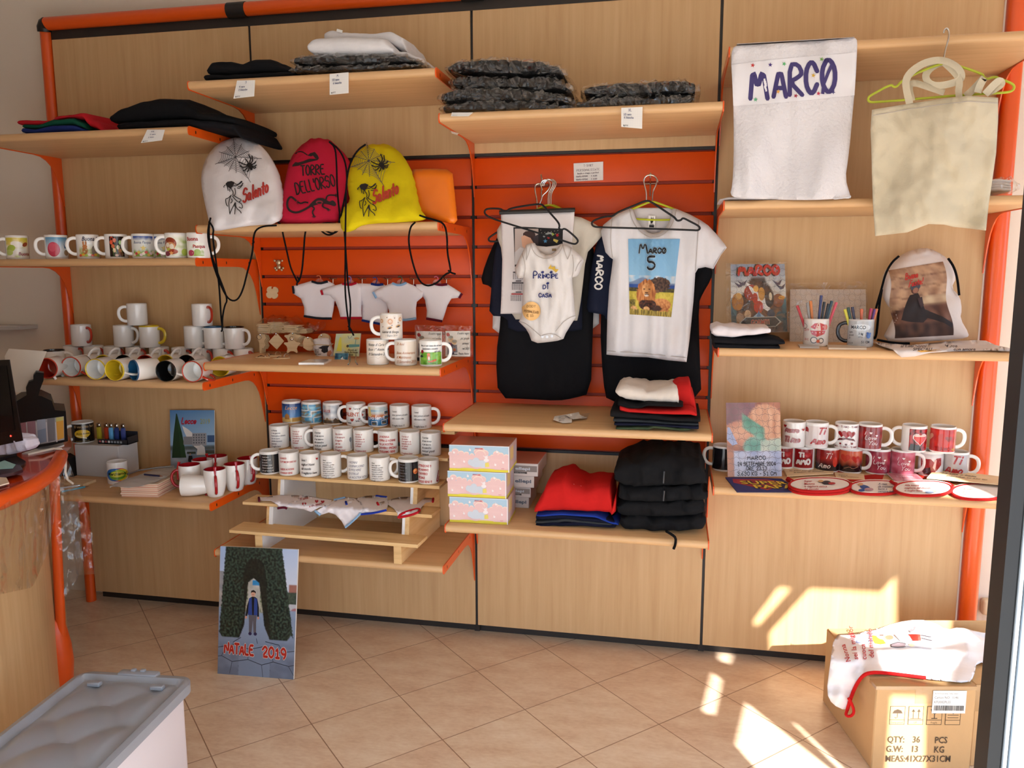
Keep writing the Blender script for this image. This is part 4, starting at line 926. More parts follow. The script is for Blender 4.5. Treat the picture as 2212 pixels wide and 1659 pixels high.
garment('folded_shirt', 'black folded garment, lower of the heap on the far left top shelf', [(249, 262, 282), (300, 258, 280), (400, 252, 276), (440, 256, 276), (500, 262, 284), (516, 284, 300)], -.43, .36, '16161A')
garment('folded_shirt', 'black folded garment humped on top of the far left heap', [(233, 244, 266), (262, 226, 266), (300, 212, 264), (335, 205, 260), (384, 207, 258), (408, 226, 258), (430, 240, 262), (470, 241, 268), (504, 248, 270)], -.42, .36, '121214')
garment('folded_shirt', 'black folded top with pale collar tag on the high shelf', [(437, 157, 175), (500, 157, 175), (580, 152, 170), (633, 150, 165)], -.46, .34, '141416', wr=.003)
garment('folded_shirt', 'black folded top with a dip in the middle, upper one on the high shelf', [(444, 142, 162), (456, 128, 161), (490, 126, 160), (512, 132, 159), (520, 133, 158), (545, 122, 157), (575, 121, 156), (602, 133, 155), (634, 150, 158)], -.45, .32, '141416', wr=.003)
def wrapped(label, pts, Y, d, c='1A1A1D', grow=4, seed=0, group='film-wrapped black shirts', tail=True):
    x = sum(p[0] for p in pts) / len(pts); o = T('wrapped_shirt', label, 'wrapped shirt', tuple(at(x, max(q[2] for q in pts), Y)), 0, group)
    pslab(pts, Y + .01, d - .02, wr=.010, ns=20, seed=seed).build('shirt', cloth(c, .1, .5, 25), o, angle=180)
    b = [(x_, t - grow, min(b_, b_)) for (x_, t, b_) in pts]; b[0] = (b[0][0] - 2.5 * grow, b[0][1] + grow, b[0][2] - 1); b[-1] = (b[-1][0] + 3 * grow, b[-1][1] + grow, b[-1][2] - 1)
    pslab(b, Y - .006, d, wr=.018, ns=48, seed=seed + 3, n=80, M=26, p=5).build('clear_wrapper', FILMC, o, angle=22)
wrapped('lower of two film-wrapped dark shirts under the white folded top', [(634, 136, 160), (700, 140, 158), (800, 138, 154), (905, 133, 146)], -.47, .33, seed=1)
wrapped('upper of two film-wrapped dark shirts, directly beneath the white folded top', [(632, 120, 140), (670, 115, 142), (760, 115, 142), (850, 115, 140), (900, 126, 138)], -.46, .33, seed=2)
wt = garment('folded_shirt', 'thick white folded top with collar label, on wrapped dark shirts', [(662, 88, 112), (676, 76, 117), (720, 74, 118), (790, 75, 117), (822, 75, 115), (835, 88, 114), (848, 98, 114)], -.45, .30, 'D8D6D8', wr=.006)
MB().box((-.012, -.002, 0), (.012, .0, .010), M=Matrix.Translation(at(733, 70, -.36)) @ Matrix.Rotation(.3, 4, 'Y')).build('collar_label', PAPER, None)
o = bpy.data.objects['collar_label']; o.parent = wt; o.location = -wt.location
garment('folded_shirt', 'white folded top behind and above the thick one, touching the wood', [(698, 64, 92), (712, 58, 92), (735, 64, 90), (800, 67, 90), (836, 62, 94), (866, 74, 106), (876, 92, 112)], -.36, .28, 'D6D4D6', wr=.006)
garment('folded_shirt', 'white sleeve end of a folded top drooping at the right of the pile', [(834, 108, 118), (870, 108, 122), (900, 118, 134), (917, 128, 140)], -.40, .26, 'D8D6D8', wr=.004)
# paper notes on the shelf edges
def note(label, c, Y, lines, cat='note', curl=6):
    q = [at(x, y, Y - (.010 if k > 1 else 0)) for k, (x, y) in enumerate(c)]; Qd = Quad(*q, t=.0006)
    o = T('price_note', label, cat, tuple((q[2] + q[3]) / 2)); Qd.board().build('paper', PAPER, o)
    A = Art(-1)
    for k in range(1, 9): A.rect(.02, k / 9 - .002, .98, k / 9 + .002, 'D2D4DA').rect(k / 9 - .002, .02, k / 9 + .002, .98, 'D2D4DA')
    for (s_, x, y, h) in lines: A.write(s_, x, y, h, .018, '6A6E88', sx=.62)
    A.text('B/TT', .10, .96, .07, '4A4A50', 0, .03, sx=1.2); A.build('handwriting', o, Qd, PRINT)
note('squared paper note under the far left black heap', [(318, 280), (356, 280), (350, 303), (304, 309)], -.492, [('XXL', .3, .22, .1), ('2 nere', .3, .45, .1), ('1 bian', .28, .68, .1)])
note('small squared paper note under the black high-shelf tops', [(512, 174), (551, 173), (549, 208), (504, 213)], -.50, [('S', .5, .18, .12), ('4 nere', .2, .42, .1), ('2 bianche', .2, .6, .1)])
note('squared paper note hanging straight under the wrapped dark shirts', [(712, 160), (753, 156), (753, 201), (712, 205)], -.50, [('M', .4, .18, .12), ('20 nere', .15, .36, .1), ('6 bianche', .2, .52, .1)])

# =====================================================  DRAWSTRING BAGS
def cord(pts, Y, r=.0034):
    return MB().tube([at(x, y, Y(x, y) if callable(Y) else Y) for (x, y) in curve(pts, 2)], r, 8)
BLK = mat('black_cord', S(14, 13, 14), .9, spec=.1)
def webart(A, x, y, k, sx=1.0):
    W_ = '4A4648'; sp = [(-.2, -1.65), (.55, -1.2), (1.25, -.55), (2.35, .15), (1.35, 2.3), (.05, 1.45), (-.62, 1.3), (-1.05, .85), (-1.85, .65), (-1.5, -.45), (-.8, -.95)]
    P = [(x + k * a * sx, y + k * b) for a, b in sp]
    for p in P: A.line([(x, y), p], 1.1, W_)
    for f in (.25, .38, .5, .62, .74, .86):
        for i in range(len(P)):
            a, b = P[i], P[(i + 1) % len(P)]; pa_ = (x + (a[0] - x) * f, y + (a[1] - y) * f); pb_ = (x + (b[0] - x) * f, y + (b[1] - y) * f); m_ = ((pa_[0] + pb_[0]) / 2 * .86 + x * .14, (pa_[1] + pb_[1]) / 2 * .86 + y * .14)
            A.line(smooth([pa_, m_, pb_], 1, False), .8, '5E5A5C')
def spider(A, x, y, k):
    B = '141214'; A.ell(x, y, .34 * k, .30 * k, B, 14, .4, 4).ell(x + .18 * k, y + .36 * k, .16 * k, .22 * k, B, 12, -.4, 4)
    for L in ([(0, -.2), (.12, -.7), (-.1, -1.25)], [(.15, -.2), (.35, -.5), (.28, -1.1)], [(-.1, -.15), (-.28, -.5), (-.5, -.75)], [(.25, -.1), (.55, -.2), (.75, -.45)], [(-.25, 0), (-.6, -.1), (-1.2, -.38)], [(.3, .1), (.6, .12), (.8, -.05)], [(-.28, .15), (-.7, .25), (-1.1, .05)], [(-.2, .25), (-.5, .55), (-.75, .62)], [(-.05, .3), (-.1, .6), (-.3, .75)], [(.3, .2), (.55, .35), (.75, .2)]):
        A.line([(x + a * k, y + b * k) for a, b in L], 2.4, B)
def dancer(A, x, y, k):
    B = '1C181A'; q = lambda L: [(x + a * k, y + b * k) for a, b in L]
    A.poly(q([(-.05, 0), (.15, -.22), (.6, -.3), (.95, -.15), (.85, .1), (.6, .3), (.62, .6), (.5, .55), (.3, .4), (.1, .3)]), B, 4)
    for L in ([(-.05, .1), (-.25, .3), (-.18, .4)], [(.15, .3), (.25, .75)], [(.4, .55), (.42, .85)], [(.6, .35), (.8, .2), (1.1, .25), (1.7, -.15), (1.75, -.3)], [(.95, .0), (1.3, .1), (1.7, -.3)], [(1.3, .3), (1.65, .25), (1.85, -.1)], [(1.2, .45), (1.5, .5), (1.8, .1)], [(.6, .6), (.8, .9), (.75, 1.2)], [(.95, .45), (1.05, .9), (.95, 1.25)], [(.6, 1.2), (.2, 1.6), (-.05, 1.6), (.02, 2.2), (.2, 2.45)], [(.75, 1.2), (1.2, 1.5), (1.75, 1.75), (1.4, 1.95)], [(.55, 1.25), (.3, 1.9), (.35, 2.7), (.42, 3.2)], [(.7, 1.3), (1.0, 1.7), (1.3, 1.95)], [(1.0, 2.0), (.8, 2.4), (.5, 3.0), (.42, 3.3)], [(1.0, 2.0), (1.1, 2.6), (1.6, 3.0), (1.65, 3.2)], [(1.05, 2.1), (.95, 3.3)], [(1.35, 1.95), (1.75, 2.2), (1.8, 2.7), (1.4, 2.5)], [(.6, 1.6), (.7, 1.9), (.5, 2.1)]): A.line(smooth(q(L), 1, False), 1.8, B)
    A.poly(q([(1.0, 2.0), (.85, 2.5), (1.0, 2.4), (1.15, 2.5)]), B, 4)
def sack(label, outline, c, Yb, Yt, art, folds, seed, cords, name='drawstring_bag', thick=.045, pl=None, edge=46):
    y1 = max(p[1] for p in outline); y0 = min(p[1] for p in outline); o = T(name, label, 'bag', tuple(at(sum(p[0] for p in outline) / len(outline), y1 - 12, Yb)))
    P = Puff(smooth(outline, 1), Yt, Yb, y0, y1, thick, edge, folds, (.022, .018), seed, 6.5, fold_fn=pl)
    bb_ = P.mesh().build('bag_body', cloth(c, .02, .15, 60), o, angle=180)
    A = Art(-1); art(A); A.build('print', bb_, P.pr)
    for cd in cords: cord(cd[0], cd[1] if len(cd) > 1 else Yb - .03).build('cord', BLK, o)
    return o, P
def a_white(A):
    webart(A, 509, 339, 24, 1); spider(A, 539, 357, 19); dancer(A, 488, 397, 20)
    A.write('Salento', 525, 438, 27, 4.0, 'A62A22', rot=.40, slant=.45, wd=58)
pleat = lambda cx, top, w: (lambda x, y: .009 * sin((x - cx) * .85) * max(0, 1 - (y - top) / w) ** 1.5)
sack('white drawstring bag with spider web print and red lettering', [(455, 497), (449, 468), (440, 430), (434, 395), (436, 365), (448, 335), (470, 310), (495, 300), (512, 296), (545, 302), (570, 320), (590, 350), (602, 385), (609, 425), (607, 458), (599, 484), (545, 487), (520, 490), (497, 494), (470, 499)], 'DEDADD', -.522, -.25, a_white, .016, 1,
     [([(455, 470), (448, 500), (452, 535), (468, 585), (480, 615), (492, 648), (485, 660), (480, 690), (481, 708)],), ([(453, 480), (462, 494), (459, 510), (466, 560), (474, 620), (477, 680), (481, 712), (478, 716)],),
      ([(452, 478), (451, 510), (457, 560), (470, 600), (490, 645), (510, 652), (524, 630), (535, 585), (546, 545), (547, 515), (552, 496), (570, 488), (597, 487)],), ([(546, 519), (549, 523), (545, 527)], -.50)], edge=60)
def a_red(A):
    B = '1E0E12'
    A.line(smooth([(638, 332), (646, 327), (654, 328), (664, 335)], 1, False), 2.6, B).poly([(664, 336), (670, 331), (680, 328), (686, 335), (689, 341), (688, 344), (681, 342), (676, 336), (672, 338)], B, 5).poly([(631, 360), (632, 356), (638, 350), (644, 351), (655, 348), (668, 343), (688, 343), (686, 346), (672, 349), (655, 354), (645, 358)], B, 5)
    A.write('TORRE', 651, 379, 21, 3.0, B, .06, .0, wd=50).write('DELL\'ORSO', 641, 420, 25, 3.0, B, .22, .0, wd=86)
    A.line(smooth([(640, 434), (636, 430), (628, 424), (621, 432), (620, 446), (626, 456), (640, 460), (656, 454), (672, 444), (684, 440)], 2, False), 4.6, B)
    A.poly(smooth([(664, 448), (672, 438), (684, 428), (696, 427), (704, 431), (712, 436), (718, 432), (724, 436), (727, 443), (722, 446), (712, 442), (700, 440), (690, 440), (680, 444)], 1), B, 5)
    A.ell(690, 437, 8, 4, '8A2030', 12, 0, 4).ell(690, 438, 5, 2.2, B, 10, 0, 4)
    for L in ([(704, 432), (706, 424), (712, 421), (724, 422)], [(666, 438), (658, 436), (650, 440), (645, 437)], [(672, 444), (680, 450), (674, 458), (678, 466)], [(698, 440), (696, 446), (704, 450), (710, 452)]):
        A.line(smooth(L, 1, False), 3.4, B); e_ = L[-1]
        for a in range(5): A.line([e_, (e_[0] + 5 * cos(a * .6 + (-1.2 if e_[0] > 700 and e_[1] < 440 else 2.0 if e_[0] < 660 else .3)), e_[1] + 5 * sin(a * .6 + (-1.2 if e_[0] > 700 and e_[1] < 440 else 2.0 if e_[0] < 660 else .3)))], 1.2, B)
sack('raspberry red drawstring bag with black gecko print', [(594, 483), (597, 464), (609, 423), (617, 383), (626, 343), (648, 315), (664, 305), (671, 298), (680, 300), (690, 297), (700, 301), (710, 300), (727, 315), (749, 337), (757, 358), (757, 390), (749, 435), (735, 463), (731, 481), (680, 483)], 'B81E3A', -.45, -.22, a_red, .012, 4,
     [([(711, 306), (724, 318), (727, 350), (728, 400), (731, 440), (735, 470), (728, 500), (710, 510), (692, 498), (690, 485), (705, 481), (725, 483)],), ([(714, 308), (735, 325), (748, 355), (750, 400), (742, 440), (735, 475), (734, 495), (720, 506), (700, 497), (697, 486)],),
      ([(598, 458), (593, 468), (600, 480), (608, 486), (612, 510), (620, 545), (628, 580), (640, 604), (644, 612), (652, 590), (656, 545), (658, 510), (662, 490), (672, 482)],), ([(642, 598), (646, 604), (641, 612), (642, 617)], -.49)], pl=pleat(690, 297, 60))
def a_yel(A):
    webart(A, 797, 347, 24, 1); spider(A, 824, 356, 19); dancer(A, 777, 402, 20)
    A.write('Salento', 806, 441, 27, 4.0, 'B0361E', rot=.40, slant=.45, wd=58)
sack('yellow drawstring bag with spider web print and red lettering', [(738, 503), (733, 463), (745, 444), (757, 434), (752, 415), (750, 389), (757, 352), (776, 323), (801, 310), (817, 313), (832, 309), (860, 324), (881, 352), (893, 383), (900, 420), (906, 450), (922, 472), (909, 477), (870, 480), (800, 483), (775, 489), (760, 500)], 'D2BE12', -.525, -.24, a_yel, .012, 7,
     [([(790, 312), (772, 324), (756, 352), (748, 390), (747, 450), (746, 500), (746, 560), (745, 620), (748, 660), (754, 706), (760, 718)],), ([(744, 500), (748, 560), (752, 620), (758, 660), (755, 700), (754, 714)],), ([(752, 704), (758, 711), (764, 725)], -.51),
      ([(906, 465), (920, 470), (938, 475), (960, 482), (966, 510), (966, 545), (972, 575), (974, 588), (962, 592), (948, 608), (936, 615), (922, 618), (908, 610), (898, 590), (888, 555), (882, 520), (886, 490), (897, 480)],), ([(968, 584), (974, 589), (984, 592)], -.51)], pl=pleat(825, 309, 60))
bb = T('padded_folder', 'plain bright orange padded case leaning beside the yellow bag', 'case', tuple(at(935, 478, -.36)))
P = Puff(smooth([(880, 366), (930, 364), (976, 366), (980, 400), (985, 450), (988, 484), (960, 480), (920, 468), (880, 466)], 1), -.26, -.36, 365, 480, .022, 16, .004, (.03, .02), 3, 7)
P.mesh().build('case_body', mat('orange_pvc', S(236, 122, 20), .35, coat=.2), bb, angle=180)

# =====================================================  SLAT WALL GOODS (second bay)
def peg(px, py, lab, L=.10, bw=.02):
    p = at(px, py, 0.0); o = T('peg_hook', lab, 'hook', (p.x, 0, p.z), 0, 'chrome peg hooks on the orange slats')
    MB().tube([(p.x, .004, p.z), (p.x, -L, p.z - .003), (p.x, -L - .008, p.z + .008)], .0022, 8).tube([(p.x - bw, -.003, p.z), (p.x + bw, -.003, p.z)], .0022, 8).tube([(p.x, -.003, p.z), (p.x, -.005, p.z - .035)], .002, 8).build('peg', CHROME, o); return p
def minitee(label, pts, neck, trim, Y, hookc, hx, hy, cuffs, hem):
    o = T('mini_shirt', label, 'mini shirt', tuple(at(hx, hy, Y)), 0, 'mini shirts hanging on the slat panel')
    P = Puff(pts, Y, thick=.007, edge=10, folds=.004, res=6, seed=hx); P.mesh().build('shirt', cloth('E2DCE0', .02, .1), o, angle=180)
    tm = cloth(trim, .02, .1)
    for L in (neck, cuffs[0], cuffs[1], hem):
        if L: MB().tube([P.pr(*q) - Vector((0, .001, 0)) for q in smooth(L, 1, False)], .0055, 6).build('trim', tm, o)
    MB().tube([at(hx + a, hy + b, Y + .012) for a, b in curve([(-2, 16), (0, 8), (3, 2), (1, -3), (-3, -4), (-6, -2)], 1)], .0025, 6).build('hanger_hook', mat('hook_' + hookc, C_(hookc), .35), o)
    cpt = at(hx, hy + 12, Y + .015); MB().lathe([(.0, -.003), (.018, -.003), (.02, 0), (.018, .003), (0, .003)], 20, Matrix.Translation(cpt) @ Matrix.Rotation(pi / 2, 4, 'X')).build('suction_disc', mat('pink_rubber', S(196, 120, 104), .35), o)
minitee('mini shirt with black trim, leftmost on the slat panel', [(632, 618), (655, 612), (672, 607), (690, 610), (708, 607), (722, 614), (728, 640), (722, 652), (720, 668), (716, 688), (690, 688), (657, 684), (657, 664), (650, 645), (633, 634)], [(674, 608), (690, 613), (708, 608)], '20222A', -.07, 'D06A40', 690, 599, ([(633, 618), (635, 634)], None), [(657, 683), (690, 688), (716, 688)])
minitee('mini shirt with red trim, second from left on the slat panel', [(693, 626), (715, 618), (738, 613), (755, 614), (770, 611), (782, 618), (781, 645), (780, 670), (781, 687), (736, 688), (731, 668), (724, 650), (712, 638), (697, 637)], [(740, 613), (756, 616), (770, 611)], 'A8182A', -.085, '7A6AA8', 756, 601, ([(694, 627), (697, 637)], None), [(736, 687), (781, 687)])
minitee('mini shirt with navy trim in the middle of the hanging row', [(757, 618), (775, 612), (802, 613), (815, 616), (828, 614), (838, 620), (838, 660), (836, 696), (820, 700), (782, 692), (782, 660), (775, 640), (758, 622)], [(802, 613), (815, 616), (828, 614)], '1E2E70', -.075, '2A3A80', 812, 603, ([(757, 612), (758, 622)], None), [(782, 692), (822, 700)])
minitee('mini shirt with light blue trim, second from right on the slat panel', [(806, 630), (825, 620), (847, 611), (862, 614), (878, 610), (896, 618), (914, 632), (912, 642), (900, 652), (898, 666), (899, 688), (870, 692), (842, 688), (840, 670), (834, 655), (822, 646), (813, 644)], [(848, 612), (862, 617), (878, 611)], '8AAED2', -.10, '4A5A40', 866, 601, ([(806, 631), (813, 644)], None), [(842, 688), (870, 692), (899, 688)])
minitee('mini shirt with maroon trim, rightmost on the slat panel', [(896, 614), (920, 614), (944, 613), (966, 614), (980, 622), (998, 634), (992, 643), (975, 645), (966, 660), (960, 680), (955, 694), (921, 688), (922, 670), (918, 648), (910, 634), (896, 628)], [(937, 613), (952, 616), (966, 614)], '5A1428', -.09, 'C85A70', 944, 601, ([(896, 614), (896, 628)], [(998, 634), (992, 644)]), [(921, 688), (955, 694)])
for px, lab in ((720, 'peg hook between black and red trimmed mini shirts'), (783, 'peg hook right of the red trimmed mini shirt'), (838, 'peg hook left of the light blue trimmed mini shirt'), (894, 'peg hook left of the maroon trimmed mini shirt'), (965, 'peg hook above the maroon right sleeve')): peg(px, 602, lab, .03)
def flat(name, label, cat, poly, Y, c_mat, t=.004, group=None, parent=None, holes=()):
    mb = holed(poly, holes, 4.0, lambda a, b: at(a, b, Y), lambda a, b: at(a, b, Y) + Vector((0, t, 0)))
    if parent: return mb.build(name, c_mat, parent)
    x = sum(p[0] for p in poly) / len(poly); y = max(p[1] for p in poly); o = mb.build(name, c_mat, None, tuple(at(x, y, Y)), angle=30); return tag(o, label, cat, group)
def disc(x, y, r, n=12): return [(x + r * cos(2 * pi * k / n), y + r * sin(2 * pi * k / n)) for k in range(n)]
clv = []
for k in range(40): a = 2 * pi * k / 40; r = 10 + 4.6 * abs(sin(2 * a)) ** .6; clv.append((588 + r * cos(a + .1), 632 + r * 1.02 * sin(a + .1)))
flat('clover_tag', 'plain wooden four-leaf clover tag on the orange slats', 'tag', clv, -.006, TAGW, .004, None, None, [disc(588, 622, 2.2, 8)])
td = T('bear_magnet', 'small shiny teddy bear charm on the orange slats', 'magnet', tuple(at(602, 584, -.01)))
tb = MB(); cc = at(602, 573, -.012)
def blob(mb, x, y, r, Y=-.012, sq=1.0): mb.lathe([(r * sin(pi * k / 8) + 1e-5, -r * cos(pi * k / 8)) for k in range(9)], 14, Matrix.Translation(at(x, y, Y)) @ Matrix.Scale(sq, 4, (0, 1, 0)))
for x, y, r in ((601, 567, .013), (593, 563, .006), (609, 563, .006), (602, 577, .011), (594, 579, .006), (611, 579, .006), (597, 583, .006), (608, 583, .006)): blob(tb, x, y, r, sq=.6)
tb.build('charm', mat('pewter', S(196, 176, 140), .3, .7), td)
# key-shaped, square and star tags on their hooks
def ringo(px, py, Y, r, parent): MB().tube([at(px, py, Y) + Vector((r * cos(a), 0, r * sin(a))) for a in [2 * pi * k / 20 for k in range(20)]], .0012, 6, closed=True).build('key_ring', CHROME, parent)
GT = 'wooden key tags on the slat panel'
def tagged(label, poly, Y, n, hx, hy, nm='key_tag', ring=None):
    o = T(nm, label, 'key tag', tuple(at(hx, hy, Y)), 0, GT)
    for k in range(n): flat('tag', '', '', [(x + k * 2.6, y + k * .6) for x, y in poly], Y + .008 * k, TAGW, .003, parent=o, holes=[disc(hx + k * 2.6, hy + k * .6, 1.7, 8)])
    MB().tube([at(hx, hy - 2, Y - .01), at(hx, hy - 3, 0.0)], .0018, 6).build('hook_wire', CHROME, o)
    if ring: ringo(*ring, o)
tagged('hanging bunch of key-shaped wooden tags, leftmost', [(556, 733), (556, 725), (562, 721), (572, 722), (575, 730), (571, 737), (574, 745), (570, 752), (566, 752), (565, 764), (561, 764), (560, 740)], -.09, 4, 562, 725, ring=(560, 728, -.095, .011))
tagged('diamond-standing square wooden tag', [(580, 738), (596, 721), (599, 721), (613, 737), (598, 755)], -.13, 1, 596, 723)
st_ = [(631 + (22 if k % 2 == 0 else 9.5) * sin(pi * k / 5), 747 - (22 if k % 2 == 0 else 9.5) * cos(pi * k / 5)) for k in range(10)]
tagged('star-shaped wooden tag with ring, front of its bunch', smooth(st_, 1), -.14, 1, 631, 735, ring=(630, 731, -.145, .009))
tagged('star-shaped wooden tags behind the front star', smooth([(x + 1, y - 16) for x, y in st_], 1), -.10, 5, 632, 722)
tagged('heart-shaped wooden tag on a hook beside the cloth pouch', [(654, 740), (657, 731), (664, 727), (670, 731), (672, 738), (678, 740), (680, 750), (672, 756), (664, 757), (655, 751)], -.12, 3, 665, 731)
tagged('round wooden tag half hidden behind the cloth pouch', disc(699, 733, 13, 18), -.07, 2, 694, 726)
zz = SZ['23']
# bag of plywood squares
wbag = T('tag_pack', 'clear bag of stacked plywood squares lying above the wooden tags', 'pack', tuple(at(615, 722, -.03)))
random.seed(5)
for (x0, x1, y0, n, Y) in ((556, 582, 720, 8, -.10), (580, 612, 719, 9, -.09), (611, 642, 718, 6, -.11), (640, 664, 720, 4, -.08)):
    mb = MB()
    for k in range(n):
        p, q = at(x0, y0 - k * 2.6, Y), at(x1, y0 - k * 2.6, Y); j = random.uniform(-.004, .004)
        mb.box((p.x + j, Y + j, p.z), (q.x + j, Y + .06 + j, p.z + .004), M=None)
    mb.build('plywood_stack', TAGW, wbag)
pslab([(553, 692, 724), (575, 684, 724), (620, 688, 725), (650, 700, 724), (672, 708, 721), (684, 698, 712)], -.115, .10, wr=.014, ns=30, n=60, M=20).build('clear_bag', FILMC, wbag, angle=180)
# tags lying on the shelf
for (x, y, a, lab) in ((588, 770, .2, 'sandal-shaped wooden tag lying at the shelf edge, right one'), (566, 773, -.1, 'sandal-shaped wooden tag lying at the shelf edge, second one'), (606, 775, .35, 'sandal-shaped wooden tag, outermost of those lying beneath the star')):
    p = on(x, y, zz); o = T('sandal_tag', lab, 'key tag', tuple(p), a, GT)
    pts = [(.036 * cos(t) + .004 * cos(2 * t), .014 * sin(t)) for t in [2 * pi * k / 22 for k in range(22)]]
    MB().prism(pts, lambda a_, b_: Vector((a_, b_, .0005)), lambda a_, b_: Vector((a_, b_, .0045))).build('tag', TAGW, o, local=True)
    MB().tube([(-.014, -.011, .005), (-.004, 0, .010), (.012, .002, .006), (-.004, 0, .010), (-.014, .011, .005)], .0012, 6).build('strap', mat('dark_slot', S(60, 45, 30), .9), o, local=True)
    MB().tube([(.026 + .011 * cos(t), 0, .010 + .011 * sin(t)) for t in [2 * pi * k / 16 for k in range(16)]], .0012, 6, closed=True).build('key_ring', CHROME, o, local=True)
# pouch, booklet, card, tile
pc = T('cloth_pouch', 'small white cloth pouch printed with a graduation cap', 'pouch', tuple(at(700, 779, -.16)))
P = Puff(smooth([(675, 733), (685, 731), (700, 729), (711, 731), (713, 742), (716, 752), (722, 768), (719, 776), (705, 779), (690, 778), (680, 765), (675, 750), (679, 744)], 1), -.15, thick=.018, edge=12, folds=.006, fs=(.08, .08), res=4, fold_fn=lambda x, y: .004 * sin(x * .9) * (1 if y < 746 else .3))
P.mesh().build('pouch', cloth('DAD4D2', .02, .2), pc, angle=180)
A = Art(-1); A.poly([(687, 752), (697, 747), (712, 746), (708, 752), (709, 760), (700, 763), (694, 759), (695, 754)], '16141A', 3).poly([(707, 760), (714, 756), (717, 762), (712, 770), (706, 768)], 'B87858', 3)
for k in range(3): A.text(('Sei il', 'Dott', 'dei tuoi')[k], 680, 757 + k * 4.5, 3.2, '2A262A', 0, .02)
A.text('Auguri', 686, 773, 2.6, '5A4A48', .2); A.build('print', pc, P.pr)
MB().tube([P.pr(x, y) - Vector((0, .002, 0)) for x, y in curve([(674, 747), (682, 744), (700, 745), (715, 746), (720, 742)], 1)], .002, 6).build('tie_cord', cloth('C8B088'), pc)
bk, q = board('booklet', 'yellow watercolour tile standing among the wooden tags', 'booklet', [at(726, 721, -.19), at(779, 720, -.19), at(775, 770, -.2), at(720, 768, -.2)], (lambda A: A.grid(0, 0, 1, 1, 16, 16, lambda u, v: mix('D6CC78', 'B8C8B8', .4 + nz(u * 3, v * 3, 3)))
   .poly([(.2, .14), (.24, .2), (.32, .8), (.1, .8), (.17, .2)], 'D8CE48').line([(.5, .1), (.55, .22), (.62, .2), (.66, .1)], .02, '6A7A80').ell(.86, .22, .11, .05, 'C8944A').line([(.84, .25), (.82, .5)], .02, '4A9A98').poly([(.5, .54), (.6, .48), (1, .48), (1, .58), (.6, .62)], '5A9490').ell(.53, .56, .05, .06, '4A3A2C').write('Ricordo del', .56, .76, .07, .014, '5A5030', slant=.3, sx=.6).write('Santo Battesimo', .42, .86, .07, .014, '5A5030', slant=.3, sx=.6).write('Nicolo', .56, .97, .08, .014, '4A4028', slant=.3, sx=.6))(Art(-1)))
board('photo_magnet', 'small blue picture card in front of the yellow tile', 'card', [at(724, 763, -.27), at(753, 763, -.27), at(750, 787, -.275), at(722, 787, -.275)], Art(-1).grid(0, 0, 1, 1, 14, 12, lambda u, v: mix('14405E', '5A9AB0', .5 + 1.2 * nz(u * 4, v * 4, 7))).poly([(.45, .5), (.6, .3), (.65, .5), (.9, .62), (.6, .66)], 'E8EEF0').rect(.04, .58, .7, .62, 'D8E4EA').rect(.04, .74, .6, .8, 'D8E4EA').ell(.86, .9, .12, .12, 'D8783A'), t=.003)
es = T('card_easel', 'clear acrylic easel holding the yellow tile', 'easel', tuple(on(762, 786, zz)))
MB().tube([on(752, 787, zz + .003), on(756, 782, zz + .003), at(757, 770, -.21), at(757, 765, -.2)], .003, 6).tube([on(772, 787, zz + .003), on(768, 782, zz + .003), at(769, 770, -.21), at(769, 765, -.2)], .003, 6).build('easel', mat('acrylic', S(240, 240, 240), .05, trans=.9), es)
tl = [on(x, y, zz) for (x, y) in ((645, 788), (700, 788), (716, 780), (668, 780))]
tb = MB(); tb.add(tl + [p + Vector((0, 0, .008)) for p in tl], [(3, 2, 1, 0), (4, 5, 6, 7), (0, 1, 5, 4), (1, 2, 6, 5), (2, 3, 7, 6), (3, 0, 4, 7)]); tag(tb.build('ceramic_tile', CER, None, tuple(tl[0])), 'blank white tile lying flat below the cloth pouch', 'tile')
# anniversary mugs and tiles
GA = 'anniversary mugs on the tag shelf'; BN = '2A2624'; OR_ = 'B06A30'
cream = lambda: Art(1, .009).rect(-.055, .006, .055, .094, 'E2D6C8')
mug(817, 790, -.40, zz, 'mug lettered for a first anniversary in black script', GA, hand=100, art=wr(['Nozze di Carta', 'Buon 1° Anniversario', '10 Settembre 2018'], BN, .0105, .086, .0185, -.040, .5, .01, .72, a=cream()).line([(-.03, .03), (-.01, .034), (0, .026), (.01, .034), (.03, .03)], .001, 'C0B0A0'))
mug(877, 788, -.40, zz, 'mug lettered for fifty years in copper script', GA, hand=178, art=wr(['50 Anni', '', 'Buon Anniversario', 'di Matrimonio', '15 Settembre 2019'], OR_, .0105, .090, .017, -.038, .5, .008, .70, a=cream()))
A = Art(1, .009); A.grid(-.05, .008, .05, .056, 20, 10, lambda u, v: mix('5E9A2E', '86B84A', .5 + nz(u * 6, v * 5))); A.text('Non si vede bene che col cuore', -.042, .078, .007, '22242E', .4, .015, sx=.72).text("l'essenziale e invisibile", -.034, .066, .007, '22242E', .4, .015, sx=.72).text('agli occhi', .014, .056, .007, '22242E', .4, .015, sx=.72)
A.poly([(-.012, .022), (-.004, .022), (.006, .026), (.022, .030), (.02, .022), (.004, .018), (-.01, .018)], 'C8602A').ell(-.008, .036, .006, .010, 'C8602A').ell(-.008, .048, .006, .005, 'D07038').ell(-.007, .033, .003, .008, 'E8E0D8').ell(-.033, .058, .006, .007, '8A1E2A').line([(-.033, .05), (-.036, .04)], .002, '2A4A2A').ell(-.036, .04, .008, .004, '2A3A2A').text('Happy Home', -.028, .012, .006, '2A4A1A', .3, 0)
mug(931, 789, -.41, zz, 'mug with a fox sitting on a green meadow', GA, hand=-5, art=A)
A = Art(1, .009).rect(-.055, .006, .055, .094, 'E6DCD0')
